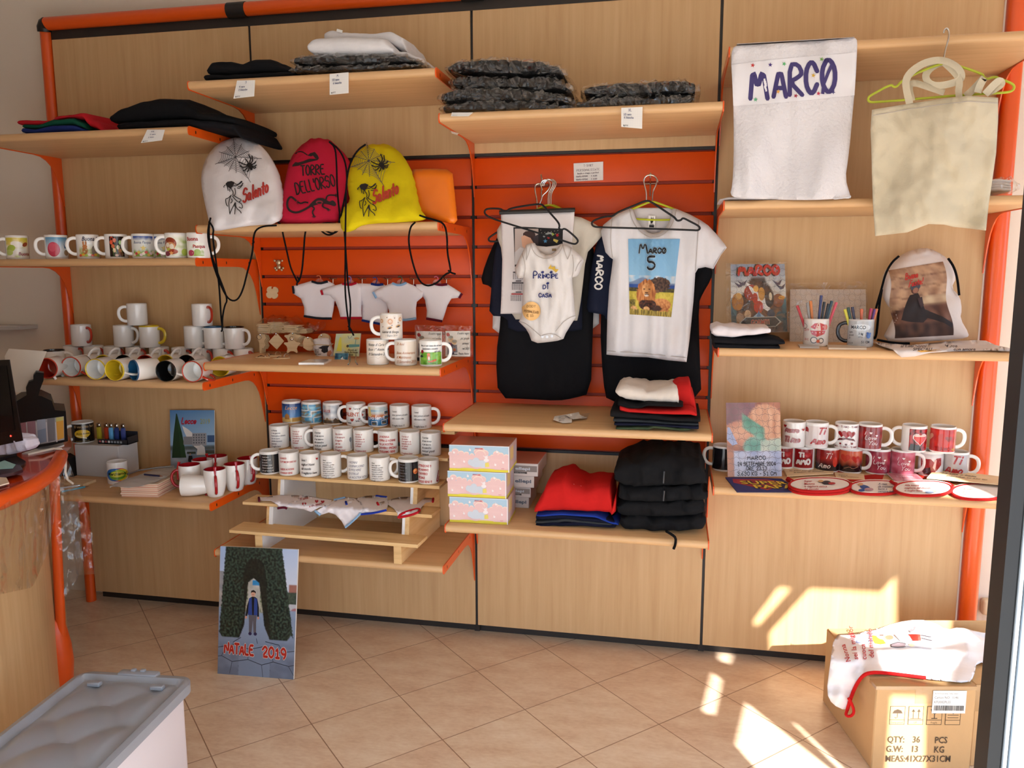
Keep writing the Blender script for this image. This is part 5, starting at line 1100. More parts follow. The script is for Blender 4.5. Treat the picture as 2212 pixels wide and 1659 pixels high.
for x, y, r in ((-.004, .07, .013), (.038, .078, .009), (-.04, .072, .009)): A.ell(x, y, r, r, 'E0C0A0', 16).ell(x, y, r * .7, r * .75, 'C88A58', 14).ell(x, y, r * .45, r * .5, 'E6D0B8', 12)
for x, y in ((-.018, .086), (.01, .084), (-.036, .05), (.024, .066), (.0, .056)): A.poly([(x, y), (x + .005, y + .002), (x + .003, y - .003)], '5A2A2A')
for x, y in ((-.006, .046), (.026, .052)): A.ell(x, y, .010, .005, 'C8944A', 12, .3).ell(x, y - .001, .006, .003, '3A2E28', 10, .3)
A.text('Gabriel & Giorgia', -.036, .026, .009, '22242A', .4, .012, sx=.72).text('1 Giugno 2019', -.022, .013, .007, '4A4A4E', .4, 0, sx=.75)
mug(846, 737, -.40, zz + MH + .0005, 'mug with copper roses standing on two anniversary mugs', GA, hand=180, art=A)
def gtile(label, c, back=False):
    A = Art(-1).rect(0, 0, 1, 1, 'DCD4CC'); A.poly([(.04, .1), (.12, .06), (.18, .12), (.2, .2), (.1, .22), (.05, .18)], 'A82A2A')
    A.ell(.22, .32, .11, .13, 'D8B08A').ell(.22, .24, .10, .06, '8A8478').poly([(.1, .46), (.34, .46), (.36, .9), (.1, .9)], '3E3A5A').rect(.21, .46, .24, .6, 'A83A3A').ell(.36, .44, .10, .10, 'DCB890').ell(.38, .40, .1, .06, '9A948A').poly([(.28, .56), (.48, .54), (.5, .84), (.3, .84)], '77737A').ell(.38, .74, .06, .06, 'A85A3A').rect(.1, .9, .5, .93, '2A2428').line([(.17, .32), (.28, .32)], .015, '2A2A2A')
    for k, s_ in enumerate(('Il nostro regalo', "piu' grande", "arrivera'", 'nel 2020', 'Presto Nonni')): A.text(s_, .98, .13 + k * .2, .09, '2A282A', .4, .012, 'r', sx=.62)
    return board('picture_tile', label, 'tile', c, A, t=.008, edge=CER, m=PRINTG)
gtile('grandparents picture tile half hidden behind the fox mug', [at(899, 715, -.26), at(954, 716, -.26), at(954, 772, -.27), at(899, 772, -.27)])
gtile('grandparents picture tile at the right shelf end', [at(962, 715, -.22), at(1015, 715, -.22), at(1015, 770, -.23), at(962, 770, -.23)])
for lab, x0, x1 in (('clear packet around the half hidden grandparents tile', 896, 957), ('clear packet around the right grandparents tile', 958, 1018)):
    Y = -.275 if x0 < 950 else -.235
    mb = MB(); pts = [at(x0, 772, Y), at(x1, 772, Y), at(x1, 705, Y + .01), at(x0, 702, Y + .01)]; mb.add(pts + [p + Vector((0, .02, 0)) for p in pts], [(0, 1, 2, 3), (7, 6, 5, 4), (0, 4, 5, 1), (1, 5, 6, 2), (3, 7, 4, 0)])
    tag(mb.build('clear_packet', FILMC, None, tuple(pts[0])), lab, 'packet')
for k, c in ((0, '2A2A2E'), (1, 'B8B4B0'), (2, 'A85048')):
    p = on(880, 778, zz); MB().box((p.x - .03, -.26, zz + .014 * k), (p.x + .07, -.18, zz + .013 + .014 * k), .001).build('small_box', mat('small_box_' + c, C_(c), .5), None, (p.x, -.22, zz + .014 * k)); tag(bpy.data.objects[-1] if False else COL.objects[-1], ('dark', 'grey', 'red')[k] + ' small flat box between the copper and fox mugs', 'box')

# =====================================================  STEPPED STAND WITH MUGS
zs = SZ['24']
sd = T('stepped_stand', 'stepped pine stand with white inner faces, carrying three rows of mugs', 'stand', (1.5, -.29, zs), radians(-1.6))
TZ = [.606, .697, .788, .881, .975]; TY = [-.505, -.405, -.305, -.205, -.105]; XE = [(1.085, 1.905), (1.09, 1.93), (1.095, 1.93), (1.1, 1.935), (1.105, 1.935)]
def loc_(p): return Vector((p[0] - 1.5, p[1] + .29, p[2] - zs))
for k in range(5):
    b = MB().box((XE[k][0] - 1.5, TY[k] + .29, TZ[k] - .014 - zs), (XE[k][1] - 1.5, TY[k] + .29 + .112, TZ[k] - zs), .0015); b.build('step_plank', PINE, sd, local=True)
for xs, wo in ((1.195, 1), (1.80, 0)):
    prof = [(-.49, 0)]
    for k in range(5): prof += [(TY[k] + .015, TZ[k] - .0145 - zs), (TY[k] + (.1 if k < 4 else .095), TZ[k] - .0145 - zs)]
    prof += [(-.01, 0)]
    MB().prism(prof, lambda a, b: Vector((xs - 1.5, a + .29, b)), lambda a, b: Vector((xs + .012 - 1.5, a + .29, b))).build('side_panel', PINEY if xs < 1.5 else mat('white_laminate', S(206, 200, 192), .5, vary=.06, vscale=9), sd, local=True)
    MB().prism(prof, lambda a, b: Vector((xs + .012 - 1.5, a + .29, b)), lambda a, b: Vector((xs + .030 - 1.5, a + .29, b))).build('side_facing', PINEY if xs > 1.5 else mat('white_laminate'), sd, local=True)
    MB().box((xs - .001 - 1.5, -.4905 + .29, 0), (xs + .031 - 1.5, -.489 + .29, TZ[0] - .015 - zs)).build('front_edge', PINE, sd, local=True)
GN = 'gift mugs on the stepped stand'; KK = '24222A'; RDD = 'B0302E'; Dk = '1A1B2A'
def stz(k, x): return TZ[k] + .0003
def row(k, items, py):
    for (px, lab, hand, art) in items:
        Y = TY[k] + .05 - (at(px, py, TY[k]).x - 1.5) * .028; mug(px, py, Y, stz(k, 0), lab, GN, hand=hand, art=art)
def lecce1():
    a = Art(1, .009); photo(a, -.062, .062, lambda u, v: mix('E8C878', mix('4A8AC8', '16306E', (v - .25) * 1.3), (v - .18 + .05 * nz(u * 9, 1)) * 12)); a.text('Lecce', -.032, .064, .018, 'D8A05A', .35, .004, sx=.95)
    return a.rect(-.034, .02, -.012, .038, 'A8743A').poly([(-.034, .038), (-.023, .048), (-.012, .038)], 'A8743A').rect(0, .012, .04, .026, 'C89A50')
def coast(sd_):
    a = Art(1, .009); a.rect(-.06, .006, .06, .092, 'E6E6E2')
    for i, (x0, y0, x1, y1) in enumerate(((-.058, .066, -.016, .09), (-.012, .062, .056, .09), (-.058, .038, -.004, .062), (.0, .034, .056, .058), (-.058, .008, .006, .034), (.01, .008, .056, .03))):
        a.grid(x0, y0, x1, y1, 10, 5, lambda u, v: mix(mix('1E7FB0', '8AC8DC', .5 + nz(u * 3 + i, v * 3, sd_)), '8A7858', (nz(u * 2.2 + i * 3, v * 2.2, 4 + sd_) > .08) * .9))
    return a
def lecce3():
    a = Art(1, .009); photo(a, -.062, .03, lambda u, v: mix('C8A070', mix('E2E0DC', '8E98A4', .5 + nz(u * 4, v * 4)), (v - .2) * 9)); a.rect(.03, .008, .062, .09, '1C1A18').text('LECCE', -.048, .06, .011, 'B03A34', 0, .02, sx=.85)
    a.rect(-.06, .010, .03, .024, '5A4632'); a.poly([(.0, .024), (.01, .034), (.02, .024)], '4A3A2A').poly([(-.034, .024), (-.026, .038), (-.018, .024)], '8A6A48')
    for x in (.034, .044, .054): a.line([(x, .012), (x + .003, .086)], .002, '5A5048')
    return a
def salento():
    a = Art(1, .009); a.text('SALENTO', -.062, .046, .017, 'B8502A', 0, .03, sx=.9).text('Torre dell Orso', -.012, .076, .008, KK, 0, .012, sx=.75).text('Santa Cesarea', -.004, .022, .008, KK, 0, .012, sx=.75).text('Otranto', .022, .062, .007, KK, 0, .012, sx=.7).text('Gallipoli', .030, .036, .007, KK, 0, .012, sx=.7).text('Leuca', -.044, .014, .007, KK, 0, .012)
    for x, y, k in ((-.026, .080, .006), (.026, .05, .007), (-.018, .03, .008), (.012, .034, .004), (.04, .014, .004), (-.044, .06, .004)): a.heart(x, y, k, 'A82A24')
    return a
def sea5():
    a = Art(1, .009); photo(a, -.062, .062, lambda u, v: mix(mix('2A74A8', 'C87840', (v - .38) * 8), mix('8AB4CC', 'E0DCC8', .5 + nz(u * 3, v * 8)), (v - .55) * 7)); a.write('Salento', -.046, .036, .018, .0024, 'F0F0F0', slant=.3, sx=.8).poly([(-.05, .05), (-.03, .05), (-.036, .09), (-.05, .09)], 'D8C070')
    for x0, y0 in ((-.03, .010), (.014, .014), (.026, .056), (.026, .034)): a.rect(x0, y0, x0 + .026, y0 + .018, 'E6E6E4').rect(x0 + .002, y0 + .002, x0 + .024, y0 + .016, '1E4A6A').ell(x0 + .012, y0 + .007, .008, .004, '6A5A3A')
    return a
nonni = lambda: wr(['I nonni', 'sono polvere di stelle', 'sulla nostra vita', '...', 'Vi voglio bene !!!'], '2E2C34', .0085, .080, .0155, -.036, .3, .008, .70)
row(4, [(632, 'mug with blue sky and sandy city skyline, back row left end', 90, lecce1()), (674, 'mug with a collage of coast photos, second in the back row', 90, coast(1)), (720, 'mug with grey sky and dark tower at its right side', 60, lecce3()), (770, 'white mug with big orange letters and red hearts', 185, salento()), (817, 'mug with sunset sea picture and postcards', 180, sea5()), (864, 'white mug with short black verse, its handle hidden, back row', 90, nonni()), (911, 'white mug with short black verse and handle right, end of back row', -4, nonni())], 918)
sor = ['Il sorriso di', 'una nonna', "e' un tesoro da", 'custodire tra le', "piu' grandi", 'ricchezze', '', 'Ti vogliamo bene']
sor2 = ['Il sorriso', 'di una nonna', "e' un tesoro", 'da custodire', "tra le piu' grandi", 'ricchezze']
row(3, [(605, 'white mug with small navy handwriting, left end of the middle row', 90, wr(['La Nonna', "e' una persona", 'buona antica e sincera', 'con un cuore', 'grande immenso', 'paziente', 'Ti voglio bene'], '2A3050', .0075, .086, .0118, -.036, .15, .010, .66)),
 (651, 'white mug with red italic verse, left one of three alike', 60, wr(sor, RDD, .0075, .086, .0102, -.038, .4, .012, .66)), (699, 'white mug with larger black italic verse, third in the middle row', 180, wr(sor2, KK, .009, .086, .0142, -.040, .4, .014, .66)),
 (742, 'white mug with red verse and a silver spoon drawing', 60, wr(['Una nonna', "e' un esempio", 'da seguire,', 'per me', 'sei questo', 'Ti voglio bene'], RDD, .0085, .084, .0140, -.036, .4, .012, .66).ell(.032, .052, .006, .011, '8A8A90').line([(.032, .044), (.034, .012)], .003, '8A8A90')),
 (786, 'white mug with red italic verse, middle one of three alike', -10, wr(sor, RDD, .0075, .086, .0102, -.038, .4, .012, .66)), (839, 'white mug with bold red capital letters', 60, wr(['LA NONNA', 'SOPRA LE NONNE', 'HA LA NOSTRA', 'DAVVERO SPECIALE', 'VOGLIAMO BENE'], 'B82420', .0098, .082, .0160, -.042, 0, .03, .66)),
 (886, 'white mug with red italic verse, right one of three alike', 60, wr(sor, RDD, .0075, .086, .0102, -.038, .4, .012, .66)), (931, 'white mug with larger black italic verse, right end of the middle row', 60, wr(sor2, KK, .009, .086, .0142, -.040, .4, .014, .66))], 976)
ner = lambda: Art(1, .009).rect(-.058, .008, .050, .088, '141318')
vers = ['Nonni', 'siete i miei eroi', 'amorevoli e perfetti', 'riempite di affetto', 'siete unici e perfetti', 'sapete curare tutto', 'con baci e carezze', 'e riempirmi il cuore', 'Vi voglio bene !']
vv = lambda: wr(vers, '3A383E', .0062, .082, .0092, -.036, .25, .010, .70)
row(2, [(585, 'black-printed mug with white verse, left end of the front row', 185, wr(['I nonni sono', "la cosa piu' bella", 'del mondo', 'la dolcezza infinita', "l'amore senza limiti", 'ed e per questo che', 'meritano tutto'], 'D8D4D0', .0062, .082, .0118, -.034, .3, .006, .66, a=ner())),
 (626, 'white mug with red capitals and a dash line', 90, wr(['QUANDO', 'TUTTI MI DICONO NO', '-', 'CHIEDO AI NONNI', 'VI VOGLIO BENE'], 'B82420', .0082, .082, .0160, -.042, 0, .03, .62)), (671, 'white mug with black script and one red heart at top', 60, wr(['   Siete i', 'migliori Nonni', 'del mondo', 'Vi vogliamo bene'], KK, .0105, .080, .0185, -.040, .3, .02, .68).heart(.030, .078, .006, 'B02A2A')),
 (716, 'white mug with small grey verse, left one of two alike, handle right', -4, vv()), (773, 'white mug with slanted navy capitals', 60, wr(['I NONNI', 'COSPARGONO', 'DI POLVERE', 'DI STELLE', 'LA NOSTRA VITA'], '4A4E70', .0100, .082, .0160, -.040, .35, .0, .72)), (821, 'white mug with small grey verse, right one of two alike, handle right', -4, vv()),
 (883, 'black-printed mug with an orange rose', 175, wr(['Nonni siete', "la cosa piu' bella", 'del mondo', "l'amore infinito", 'senza limiti', 'e per questo che', 'siamo sempre'], '8A888E', .0062, .082, .0118, -.040, .25, 0, .62, a=ner()).ell(.028, .050, .011, .012, 'C86A30', 12).ell(.026, .053, .006, .006, 'E0A060', 10).ell(.031, .047, .005, .005, 'A84A20', 10).line([(.028, .038), (.03, .02)], .002, '3A4A2A')),
 (926, 'white mug with red capitals and red ribbon, right end of the front row', 60, wr(['ATTENZIONE !!!', 'MIO NONNO', "E' DAVVERO", 'SPECIALE', 'VOGLIO BENE !!!'], 'B82420', .0098, .084, .0165, -.050, 0, .03, .62).line(smooth([(.048, .055), (.036, .02), (.034, .01), (.044, .012), (.05, .03)], 1, False), .005, '8E1E24'))], 1034)
# little shirts laid over the fourth plank
def laid(label, pts, trim, tl_, Yf, art=None, seed=0):
    o = T('mini_shirt', label, 'mini shirt', tuple(at(pts[0][0], pts[0][1], -.4)), 0, 'mini shirts draped over the stand')
    zt4 = TZ[1] + .003
    class L(Puff):
        def front(s, x, y, l=0):
            q = on(x, y, zt4 + .004 + .004 * nz(x * .06, y * .1, seed)); yf = TY[1] - .006 - .028 * (at(x, 1090, -.4).x - 1.5)
            if q.y < yf: q = at(x, y, yf - .010 - .02 * abs(nz(x * .05, y * .05, seed)))
            return q - ray(x, y) * (.001 * l)
    P = L(pts, 0, res=5); P.bulge = lambda x, y: .0015
    P.mesh().build('shirt', cloth('E2DCE0', .02, .1), o, angle=180)
    for t in tl_: MB().tube([P.pr(*q) - ray(*q) * .002 for q in smooth(t, 1, False)], .005, 6).build('trim', cloth(trim, .02, .1), o)
    if art: art.build('print', o, P.pr)
laid('small shirt with maroon cuffs, left end over the stand', [(558, 1075), (575, 1074), (600, 1070), (655, 1071), (640, 1085), (615, 1094), (602, 1098), (598, 1090), (585, 1082), (560, 1082)], '5A1428', [[(559, 1075), (560, 1082)], [(600, 1098), (615, 1096), (620, 1099)]], -.4, seed=1)
laid('small shirt with red heart print, over the stand', [(612, 1095), (630, 1084), (660, 1072), (675, 1074), (690, 1077), (716, 1080), (712, 1092), (690, 1096), (672, 1106), (655, 1100)], 'E2DCE0', [], -.4, (Art(-1).heart(657, 1089, 5, 'A81C2C').heart(684, 1083, 4, 'A81C2C').heart(697, 1084, 4, 'A81C2C').text('Ti amo', 648, 1081, 5, 'A81C2C', .3, .02, rot=.2).text('a dismisura', 668, 1096, 4.5, 'A81C2C', .3, .02, rot=.25)), seed=2)
laid('small shirt with light blue hem hanging lowest over the plank', [(681, 1104), (700, 1094), (722, 1080), (745, 1074), (765, 1077), (782, 1090), (782, 1104), (776, 1112), (760, 1126), (745, 1139), (738, 1126), (725, 1112), (710, 1107), (692, 1113)], '8AAED2', [[(681, 1104), (692, 1113)], [(780, 1108), (762, 1126), (746, 1139)], [(722, 1080), (745, 1075)]], -.4, seed=3)
laid('small shirt with royal blue trim, over the stand', [(746, 1084), (765, 1078), (790, 1072), (812, 1071), (835, 1074), (838, 1088), (834, 1102), (810, 1108), (779, 1112), (783, 1098), (778, 1088), (765, 1084), (748, 1090)], '22389A', [[(747, 1084), (749, 1090)], [(780, 1111), (810, 1108), (834, 1102)], [(812, 1071), (835, 1074)]], -.4, seed=4)
laid('small shirt with red trim, right end over the stand', [(815, 1087), (835, 1082), (860, 1075), (885, 1074), (936, 1077), (935, 1084), (920, 1086), (908, 1098), (906, 1106), (880, 1114), (860, 1119), (858, 1108), (850, 1098), (838, 1090), (820, 1092)], 'B01C28', [[(815, 1086), (818, 1092)], [(860, 1118), (866, 1110), (885, 1103), (905, 1098), (907, 1105), (888, 1113), (862, 1118)], [(936, 1077), (935, 1084)]], -.4, seed=5)

# =====================================================  THIRD BAY: wrapped piles, hanging clothes, boxes, garments
for i, (pts, Yv, lab) in enumerate((([(956, 222, 244), (1020, 214, 245), (1120, 214, 243), (1234, 222, 240)], -.50, 'lowest film-wrapped black shirt of the tall pile'),
  ([(951, 196, 224), (985, 186, 222), (1100, 188, 222), (1200, 198, 224), (1232, 212, 230)], -.50, 'second film-wrapped black shirt from the bottom of the tall pile'),
  ([(976, 164, 190), (1010, 160, 196), (1100, 162, 198), (1190, 160, 200), (1224, 180, 204)], -.47, 'second film-wrapped black shirt from the top of the tall pile'),
  ([(966, 138, 156), (990, 126, 160), (1070, 120, 164), (1150, 124, 166), (1200, 136, 166), (1212, 150, 168)], -.46, 'topmost film-wrapped black shirt of the tall pile'),
  ([(1242, 218, 240), (1300, 206, 238), (1400, 204, 234), (1495, 198, 230)], -.49, 'lower film-wrapped black shirt of the right pile'),
  ([(1262, 182, 210), (1300, 176, 214), (1400, 172, 212), (1470, 166, 208), (1502, 172, 210)], -.47, 'upper film-wrapped black shirt of the right pile'))):
    wrapped(lab, pts, Yv, .36, '141416', 4, seed=20 + i)
note('squared paper note reading XL on the third bay shelf edge', [(1342, 233), (1388, 231), (1387, 278), (1342, 274)], -.518, [('XL', .35, .2, .12), ('10 nere', .12, .4, .1), ('6 bianche', .14, .56, .1)])
note('paper note squashed flat under the tall wrapped pile', [(976, 243), (1022, 243), (1012, 251), (974, 251)], -.515, [])
note('paper note stuck beneath the high third bay shelf', [(974, 283), (991, 288), (988, 291), (976, 288)], -.36, [])
def sign():
    q = Quad(*[at(x, y, -.006) for (x, y) in ((1239, 353), (1303, 349), (1303, 389), (1240, 392))], t=.001); o = T('price_sign', 'handwritten shirt price sign on the top orange slat', 'sign', tuple(q.p[3])); q.board().build('card', PAPER, o)
    A = Art(-1)
    for s_, x, y, h in (('T-SHIRT', .34, .22, .12), ('PERSONALIZZATE', .10, .46, .12), ('(maglia e stampa e grafica)', .12, .61, .08), ('BIANCA COTONE', .08, .78, .075), ('E 15,00', .60, .78, .075), ('BIANCA COTONE', .08, .95, .075), ('E 14,00', .60, .95, .075)): A.write(s_, x, y, h, .011, '7A7078', sx=.44 if s_[0] in 'P(' else .40)
    A.build('handwriting', o, q)
sign()
# pegs
for px, py, L, lab in ((1170, 400, .27, 'long chrome peg arm carrying the left bunch of hangers'), (1405, 397, .25, 'long chrome peg arm carrying the white t-shirt hangers')):
    p = at(px, py, 0.0); o = T('display_hook', lab, 'hook', (p.x, 0, p.z)); tip_ = at(px, py - 14, -L); 
    MB().tube([(p.x, .004, p.z), (p.x, -.02, p.z + .004), tuple(tip_), tuple(tip_ + Vector((0, -.012, .014)))], .0032, 8).tube([(p.x - .028, -.003, p.z), (p.x + .028, -.003, p.z)], .003, 8).tube([(p.x, -.003, p.z), (p.x, -.005, p.z - .05)], .0028, 8).build('peg', CHROME, o)
def hanger(label, body, hook, Y, c, closed=True, grp='wire clothes hangers'):
    f = (lambda x, y: Y(x, y)) if callable(Y) else (lambda x, y: Y)
    o = T('clothes_hanger', label, 'hanger', tuple(at(hook[0][0], hook[0][1], f(*hook[0]))), 0, grp)
    MB().tube([at(x, y, f(x, y)) for x, y in (smooth(body, 2, closed))], .0038, 8, closed=closed).build('frame', mat('hanger_' + c, C_(c), .5, spec=.25), o)
    MB().tube([at(x, y, f(x, y)) for x, y in curve(hook, 2)], .0028, 8).build('hook', CHROME, o)
def shirt(name, label, outline, Y, c, thick=.02, folds=.010, fs=(.05, .006), seed=0, edge=20, res=9, cat='shirt', grp=None, fold_fn=None, sm=1):
    o = T(name, label, cat, tuple(at(outline[0][0], outline[0][1], Y)), 0, grp); P = Puff(smooth(outline, sm), Y, thick=thick, edge=edge, folds=folds, fs=fs, seed=seed, res=res, fold_fn=fold_fn)
    P.mesh().build('body', cloth(c, .03, .12, 80), o, angle=180); return o, P
# left bunch, back to front
shirt('hanging_shirt', 'white shirt farthest back in the left bunch, its hem ends peeping out', [(1105, 485), (1170, 470), (1255, 485), (1290, 560), (1294, 640), (1294, 719), (1180, 730), (1063, 732), (1066, 640), (1075, 560)], -.055, 'D8D4D4', .012, .004)
shirt('hanging_shirt', 'long black shirt in the left bunch, behind the bodysuit', [(1095, 478), (1150, 468), (1200, 468), (1245, 475), (1282, 520), (1284, 600), (1280, 729), (1276, 850), (1240, 860), (1204, 866), (1140, 862), (1076, 860), (1071, 769), (1082, 690), (1080, 645), (1060, 618), (1037, 612), (1048, 570), (1072, 514)], -.095, '131316', .016, .012)
shirt('hanging_shirt', 'navy shirt in the left bunch, its sleeve showing left of the calendar cloth', [(1090, 490), (1165, 474), (1235, 490), (1256, 540), (1258, 700), (1256, 716), (1180, 714), (1098, 717), (1096, 684), (1056, 682), (1060, 640), (1062, 610), (1066, 570), (1072, 530)], -.13, '1C1F2E', .012, .006)
shirt('hanging_shirt', 'off-white short-sleeved shirt in the left bunch, right sleeve outspread', [(1085, 478), (1165, 466), (1241, 463), (1297, 489), (1304, 505), (1292, 520), (1281, 532), (1266, 548), (1256, 640), (1248, 692), (1243, 693), (1180, 690), (1092, 690), (1086, 545), (1070, 503)], -.158, 'C8C2B6', .012, .012, (.07, .02))
cl = T('calendar_cloth', 'white cloth calendar with black top bar and child photo', 'calendar', tuple(at(1160, 678, -.185)))
P = Puff([(1082, 461), (1120, 460), (1241, 457), (1240, 475), (1236, 520), (1236, 600), (1238, 674), (1160, 677), (1081, 678), (1083, 640), (1085, 560), (1083, 500)], -.18, thick=.003, edge=4, folds=.003, fs=(.022, .012), seed=9, res=5); P.mesh().build('cloth', cloth('DAD4D4', .02, .12), cl, angle=180)
MB().tube([at(1079, 459, -.188), at(1160, 456, -.188), at(1242, 453, -.188)], .0085, 8).build('top_bar', DARK, cl)
A = Art(-1); A.poly([(1109, 491), (1130, 490), (1155, 491), (1165, 492), (1216, 494), (1215, 545), (1180, 575), (1112, 576)], '141216', 4)
A.poly([(1112, 494), (1163, 494), (1163, 570), (1112, 572)], 'B8A8A0', 4).poly([(1135, 500), (1146, 498), (1156, 504), (1158, 520), (1150, 526), (1140, 512), (1130, 512), (1130, 504)], '3A2420', 4).poly([(1126, 512), (1132, 508), (1146, 514), (1152, 524), (1150, 534), (1138, 540), (1128, 532)], 'D0A084', 4).poly([(1112, 545), (1124, 534), (1138, 540), (1150, 545), (1160, 570), (1112, 571)], 'C8C4C4', 4).poly([(1152, 512), (1163, 506), (1163, 545), (1155, 540)], '3A3036', 4)
for k in range(9): A.ell(1168 + (k * 37 % 44), 497 + (k * 23 % 22), .7, .7, 'D8D4C8', 6)
A.line(smooth([(1174, 512), (1180, 505), (1190, 503), (1194, 508)], 1, False), 4, '9AA0A0').ell(1204, 508, 3, 3.4, 'B02A2A', 10).ell(1185, 513, 3, 3.2, 'A82828', 10).star(1178, 521, 5, '4A90C0').poly([(1196, 514), (1207, 518), (1203, 525), (1195, 520)], 'D8C060').poly([(1192, 502), (1198, 506), (1193, 510)], '9AB04A')
for (y0, rc) in ((587, '3A3236'), (610, '2E2A2E'), (634, 'A82424')):
    A.rect(1108 - (y0 - 587) * .08, y0, 1132, y0 + 2.5, rc).rect(1114, y0 - 4, 1126, y0 - 2, '3A3236')
    for i in range(6):
        for j in range(5): A.rect(1108 - (y0 - 587) * .1 + i * 4, y0 + 4 + j * 2.6, 1110 - (y0 - 587) * .1 + i * 4, y0 + 5.5 + j * 2.6, '5A5254')
A.build('print', cl, P.pr)
hanger('black wire hanger crossing the calendar cloth, holding the bodysuit', [(1167, 440), (1174, 444), (1190, 462), (1206, 480), (1209, 488), (1207, 494), (1213, 497), (1220, 493), (1234, 504), (1249, 518), (1247, 525), (1240, 528), (1214, 519), (1184, 510), (1165, 504), (1120, 490), (1062, 472), (1046, 462), (1048, 452), (1062, 450), (1082, 451), (1086, 455), (1096, 456), (1100, 451), (1130, 445)], [(1166, 440), (1170, 430), (1172, 422), (1180, 415), (1186, 408), (1189, 400), (1187, 392), (1180, 388), (1172, 390), (1168, 397), (1169, 404), (1172, 411)], lambda x, y: -.215 - .025 * (x - 1046) / 200, '1A1A1C')
hanger('black wire hanger behind the calendar cloth, loops showing at both sides', [(1160, 450), (1200, 460), (1240, 477), (1270, 484), (1277, 492), (1272, 500), (1256, 503), (1200, 500), (1100, 494), (1082, 497), (1062, 509), (1055, 515), (1056, 521), (1066, 522), (1084, 520), (1120, 512), (1140, 470)], [(1160, 450), (1160, 432), (1156, 415), (1155, 405), (1158, 398), (1166, 396), (1170, 400)], lambda x, y: -.172 if y < 476 else -.150, '1A1A1C')
for k, lab in ((0, 'front lime wire hanger in the left bunch'), (1, 'middle lime wire hanger in the left bunch'), (2, 'rear lime wire hanger in the left bunch')):
    d = k * 3.2; hanger(lab, [(1183 + d, 441), (1200 + d, 447), (1222, 458), (1200, 470), (1150, 470), (1140, 462), (1160 + d, 452)], [(1184 + d, 442), (1184 + d, 424), (1186 + d, 414), (1194 + d, 402), (1195 + d, 393), (1188 + d, 387), (1178 + d, 388), (1170 + d, 394), (1168 + d, 402)], -.135 + .035 * k, 'B4BC28')
# baby bodysuit
pts = [(1138, 528), (1147, 525), (1155, 525), (1160, 535), (1168, 545), (1180, 551), (1192, 549), (1201, 542), (1207, 532), (1214, 527), (1224, 529), (1232, 533), (1246, 545), (1258, 556), (1261, 563), (1256, 576), (1250, 592), (1246, 597), (1235, 600), (1237, 620), (1239, 640), (1241, 665), (1243, 686), (1233, 702), (1222, 720), (1217, 732), (1205, 736), (1192, 738), (1175, 740), (1161, 741), (1148, 736), (1143, 722), (1136, 710), (1121, 695), (1126, 680), (1127, 667), (1129, 640), (1131, 604), (1128, 600), (1119, 602), (1113, 588), (1112, 580), (1120, 562), (1128, 546)]
bs, P = shirt('baby_bodysuit', 'white baby bodysuit with blue lettering and gold crown', pts, -.265, 'D6D2D0', .03, .016, (.06, .012), 3, 22, 4, 'bodysuit', sm=0)
A = Art(-1); NB = '1C2A6A'
A.write('P', 1152, 601, 15, 2.2, NB, wd=9).write('RINCIPE', 1163, 601, 9, 2.0, NB, wd=42).ell(1172, 588, 3.4, 2.6, NB, 10, -.3).ell(1190.5, 588, 3.4, 2.6, NB, 10, -.3).line([(1190.5, 592), (1190.5, 594)], 2, NB)
A.write('DI', 1173, 624, 8.5, 2.0, NB, wd=10).ell(1183, 612, 3.4, 2.6, NB, 10, -.3).write('CASA', 1164, 642, 8.5, 2.0, NB, wd=27)
A.poly([(1184, 580), (1190, 571), (1191.5, 577), (1199, 575), (1199.5, 581), (1207, 582), (1201, 589), (1193, 582)], 'C8A438', 3)
A.build('print', bs, P.pr)
sm_ = mat('seam_thread', S(176, 168, 162), .9)
sb = MB()
for L in ([(1147, 526), (1150, 540), (1160, 553), (1175, 559), (1190, 558), (1204, 550), (1213, 538), (1216, 528)], [(1136, 530), (1138, 545), (1137, 562)], [(1147, 530), (1143, 545), (1137, 562)], [(1216, 528), (1220, 545), (1226, 560)], [(1234, 534), (1232, 548), (1226, 560)], [(1243, 682), (1230, 686), (1215, 697), (1200, 716)], [(1121, 694), (1135, 698), (1152, 712), (1168, 726)], [(1168, 726), (1182, 721), (1197, 721), (1212, 730)], [(1256, 562), (1248, 572), (1243, 586)], [(1236, 550), (1240, 575), (1236, 598)], [(1128, 548), (1136, 575), (1131, 602)]):
    sb.tube([P.pr(*q) - Vector((0, .0012, 0)) for q in smooth(L, 2, False)], .0012, 5)
sb.build('seam', sm_, bs)
bt = MB()
for x, y in ((1172, 727), (1182, 727.5), (1192.5, 726)): bt.lathe([(.0, 0), (.0045, 0), (.0055, .001), (.0055, .002), (0, .0022)], 14, Matrix.Translation(P.pr(x, y) - Vector((0, .001, 0))) @ Matrix.Rotation(pi / 2, 4, 'X'))
bt.build('snap_buttons', mat('snap_metal', S(190, 186, 184), .3, .6), bs)
inn = Puff([(1150, 524), (1160, 531), (1180, 533), (1204, 530), (1214, 526), (1206, 545), (1192, 553), (1180, 555), (1166, 549), (1156, 540)], -.235, thick=.002, res=5); inn.mesh().build('back_collar', cloth('CFC8C4', .02, .1), bs, angle=180)
MB().box((-.008, -.002, -.004), (.008, 0, .005), M=Matrix.Translation(at(1197, 540, -.245))).build('neck_label', mat('gold_label', S(120, 92, 46), .5), bs)
st = T('price_sticker', 'round peach sticker with handwritten bodysuit price', 'sticker', tuple(P.pr(1148, 672)))
pc_ = [(1127, 664), (1131, 660)] + [(1148 + 19.5 * cos(a), 672 + 20.5 * sin(a)) for a in [-2.4 + k * 5.6 / 22 for k in range(23)]]
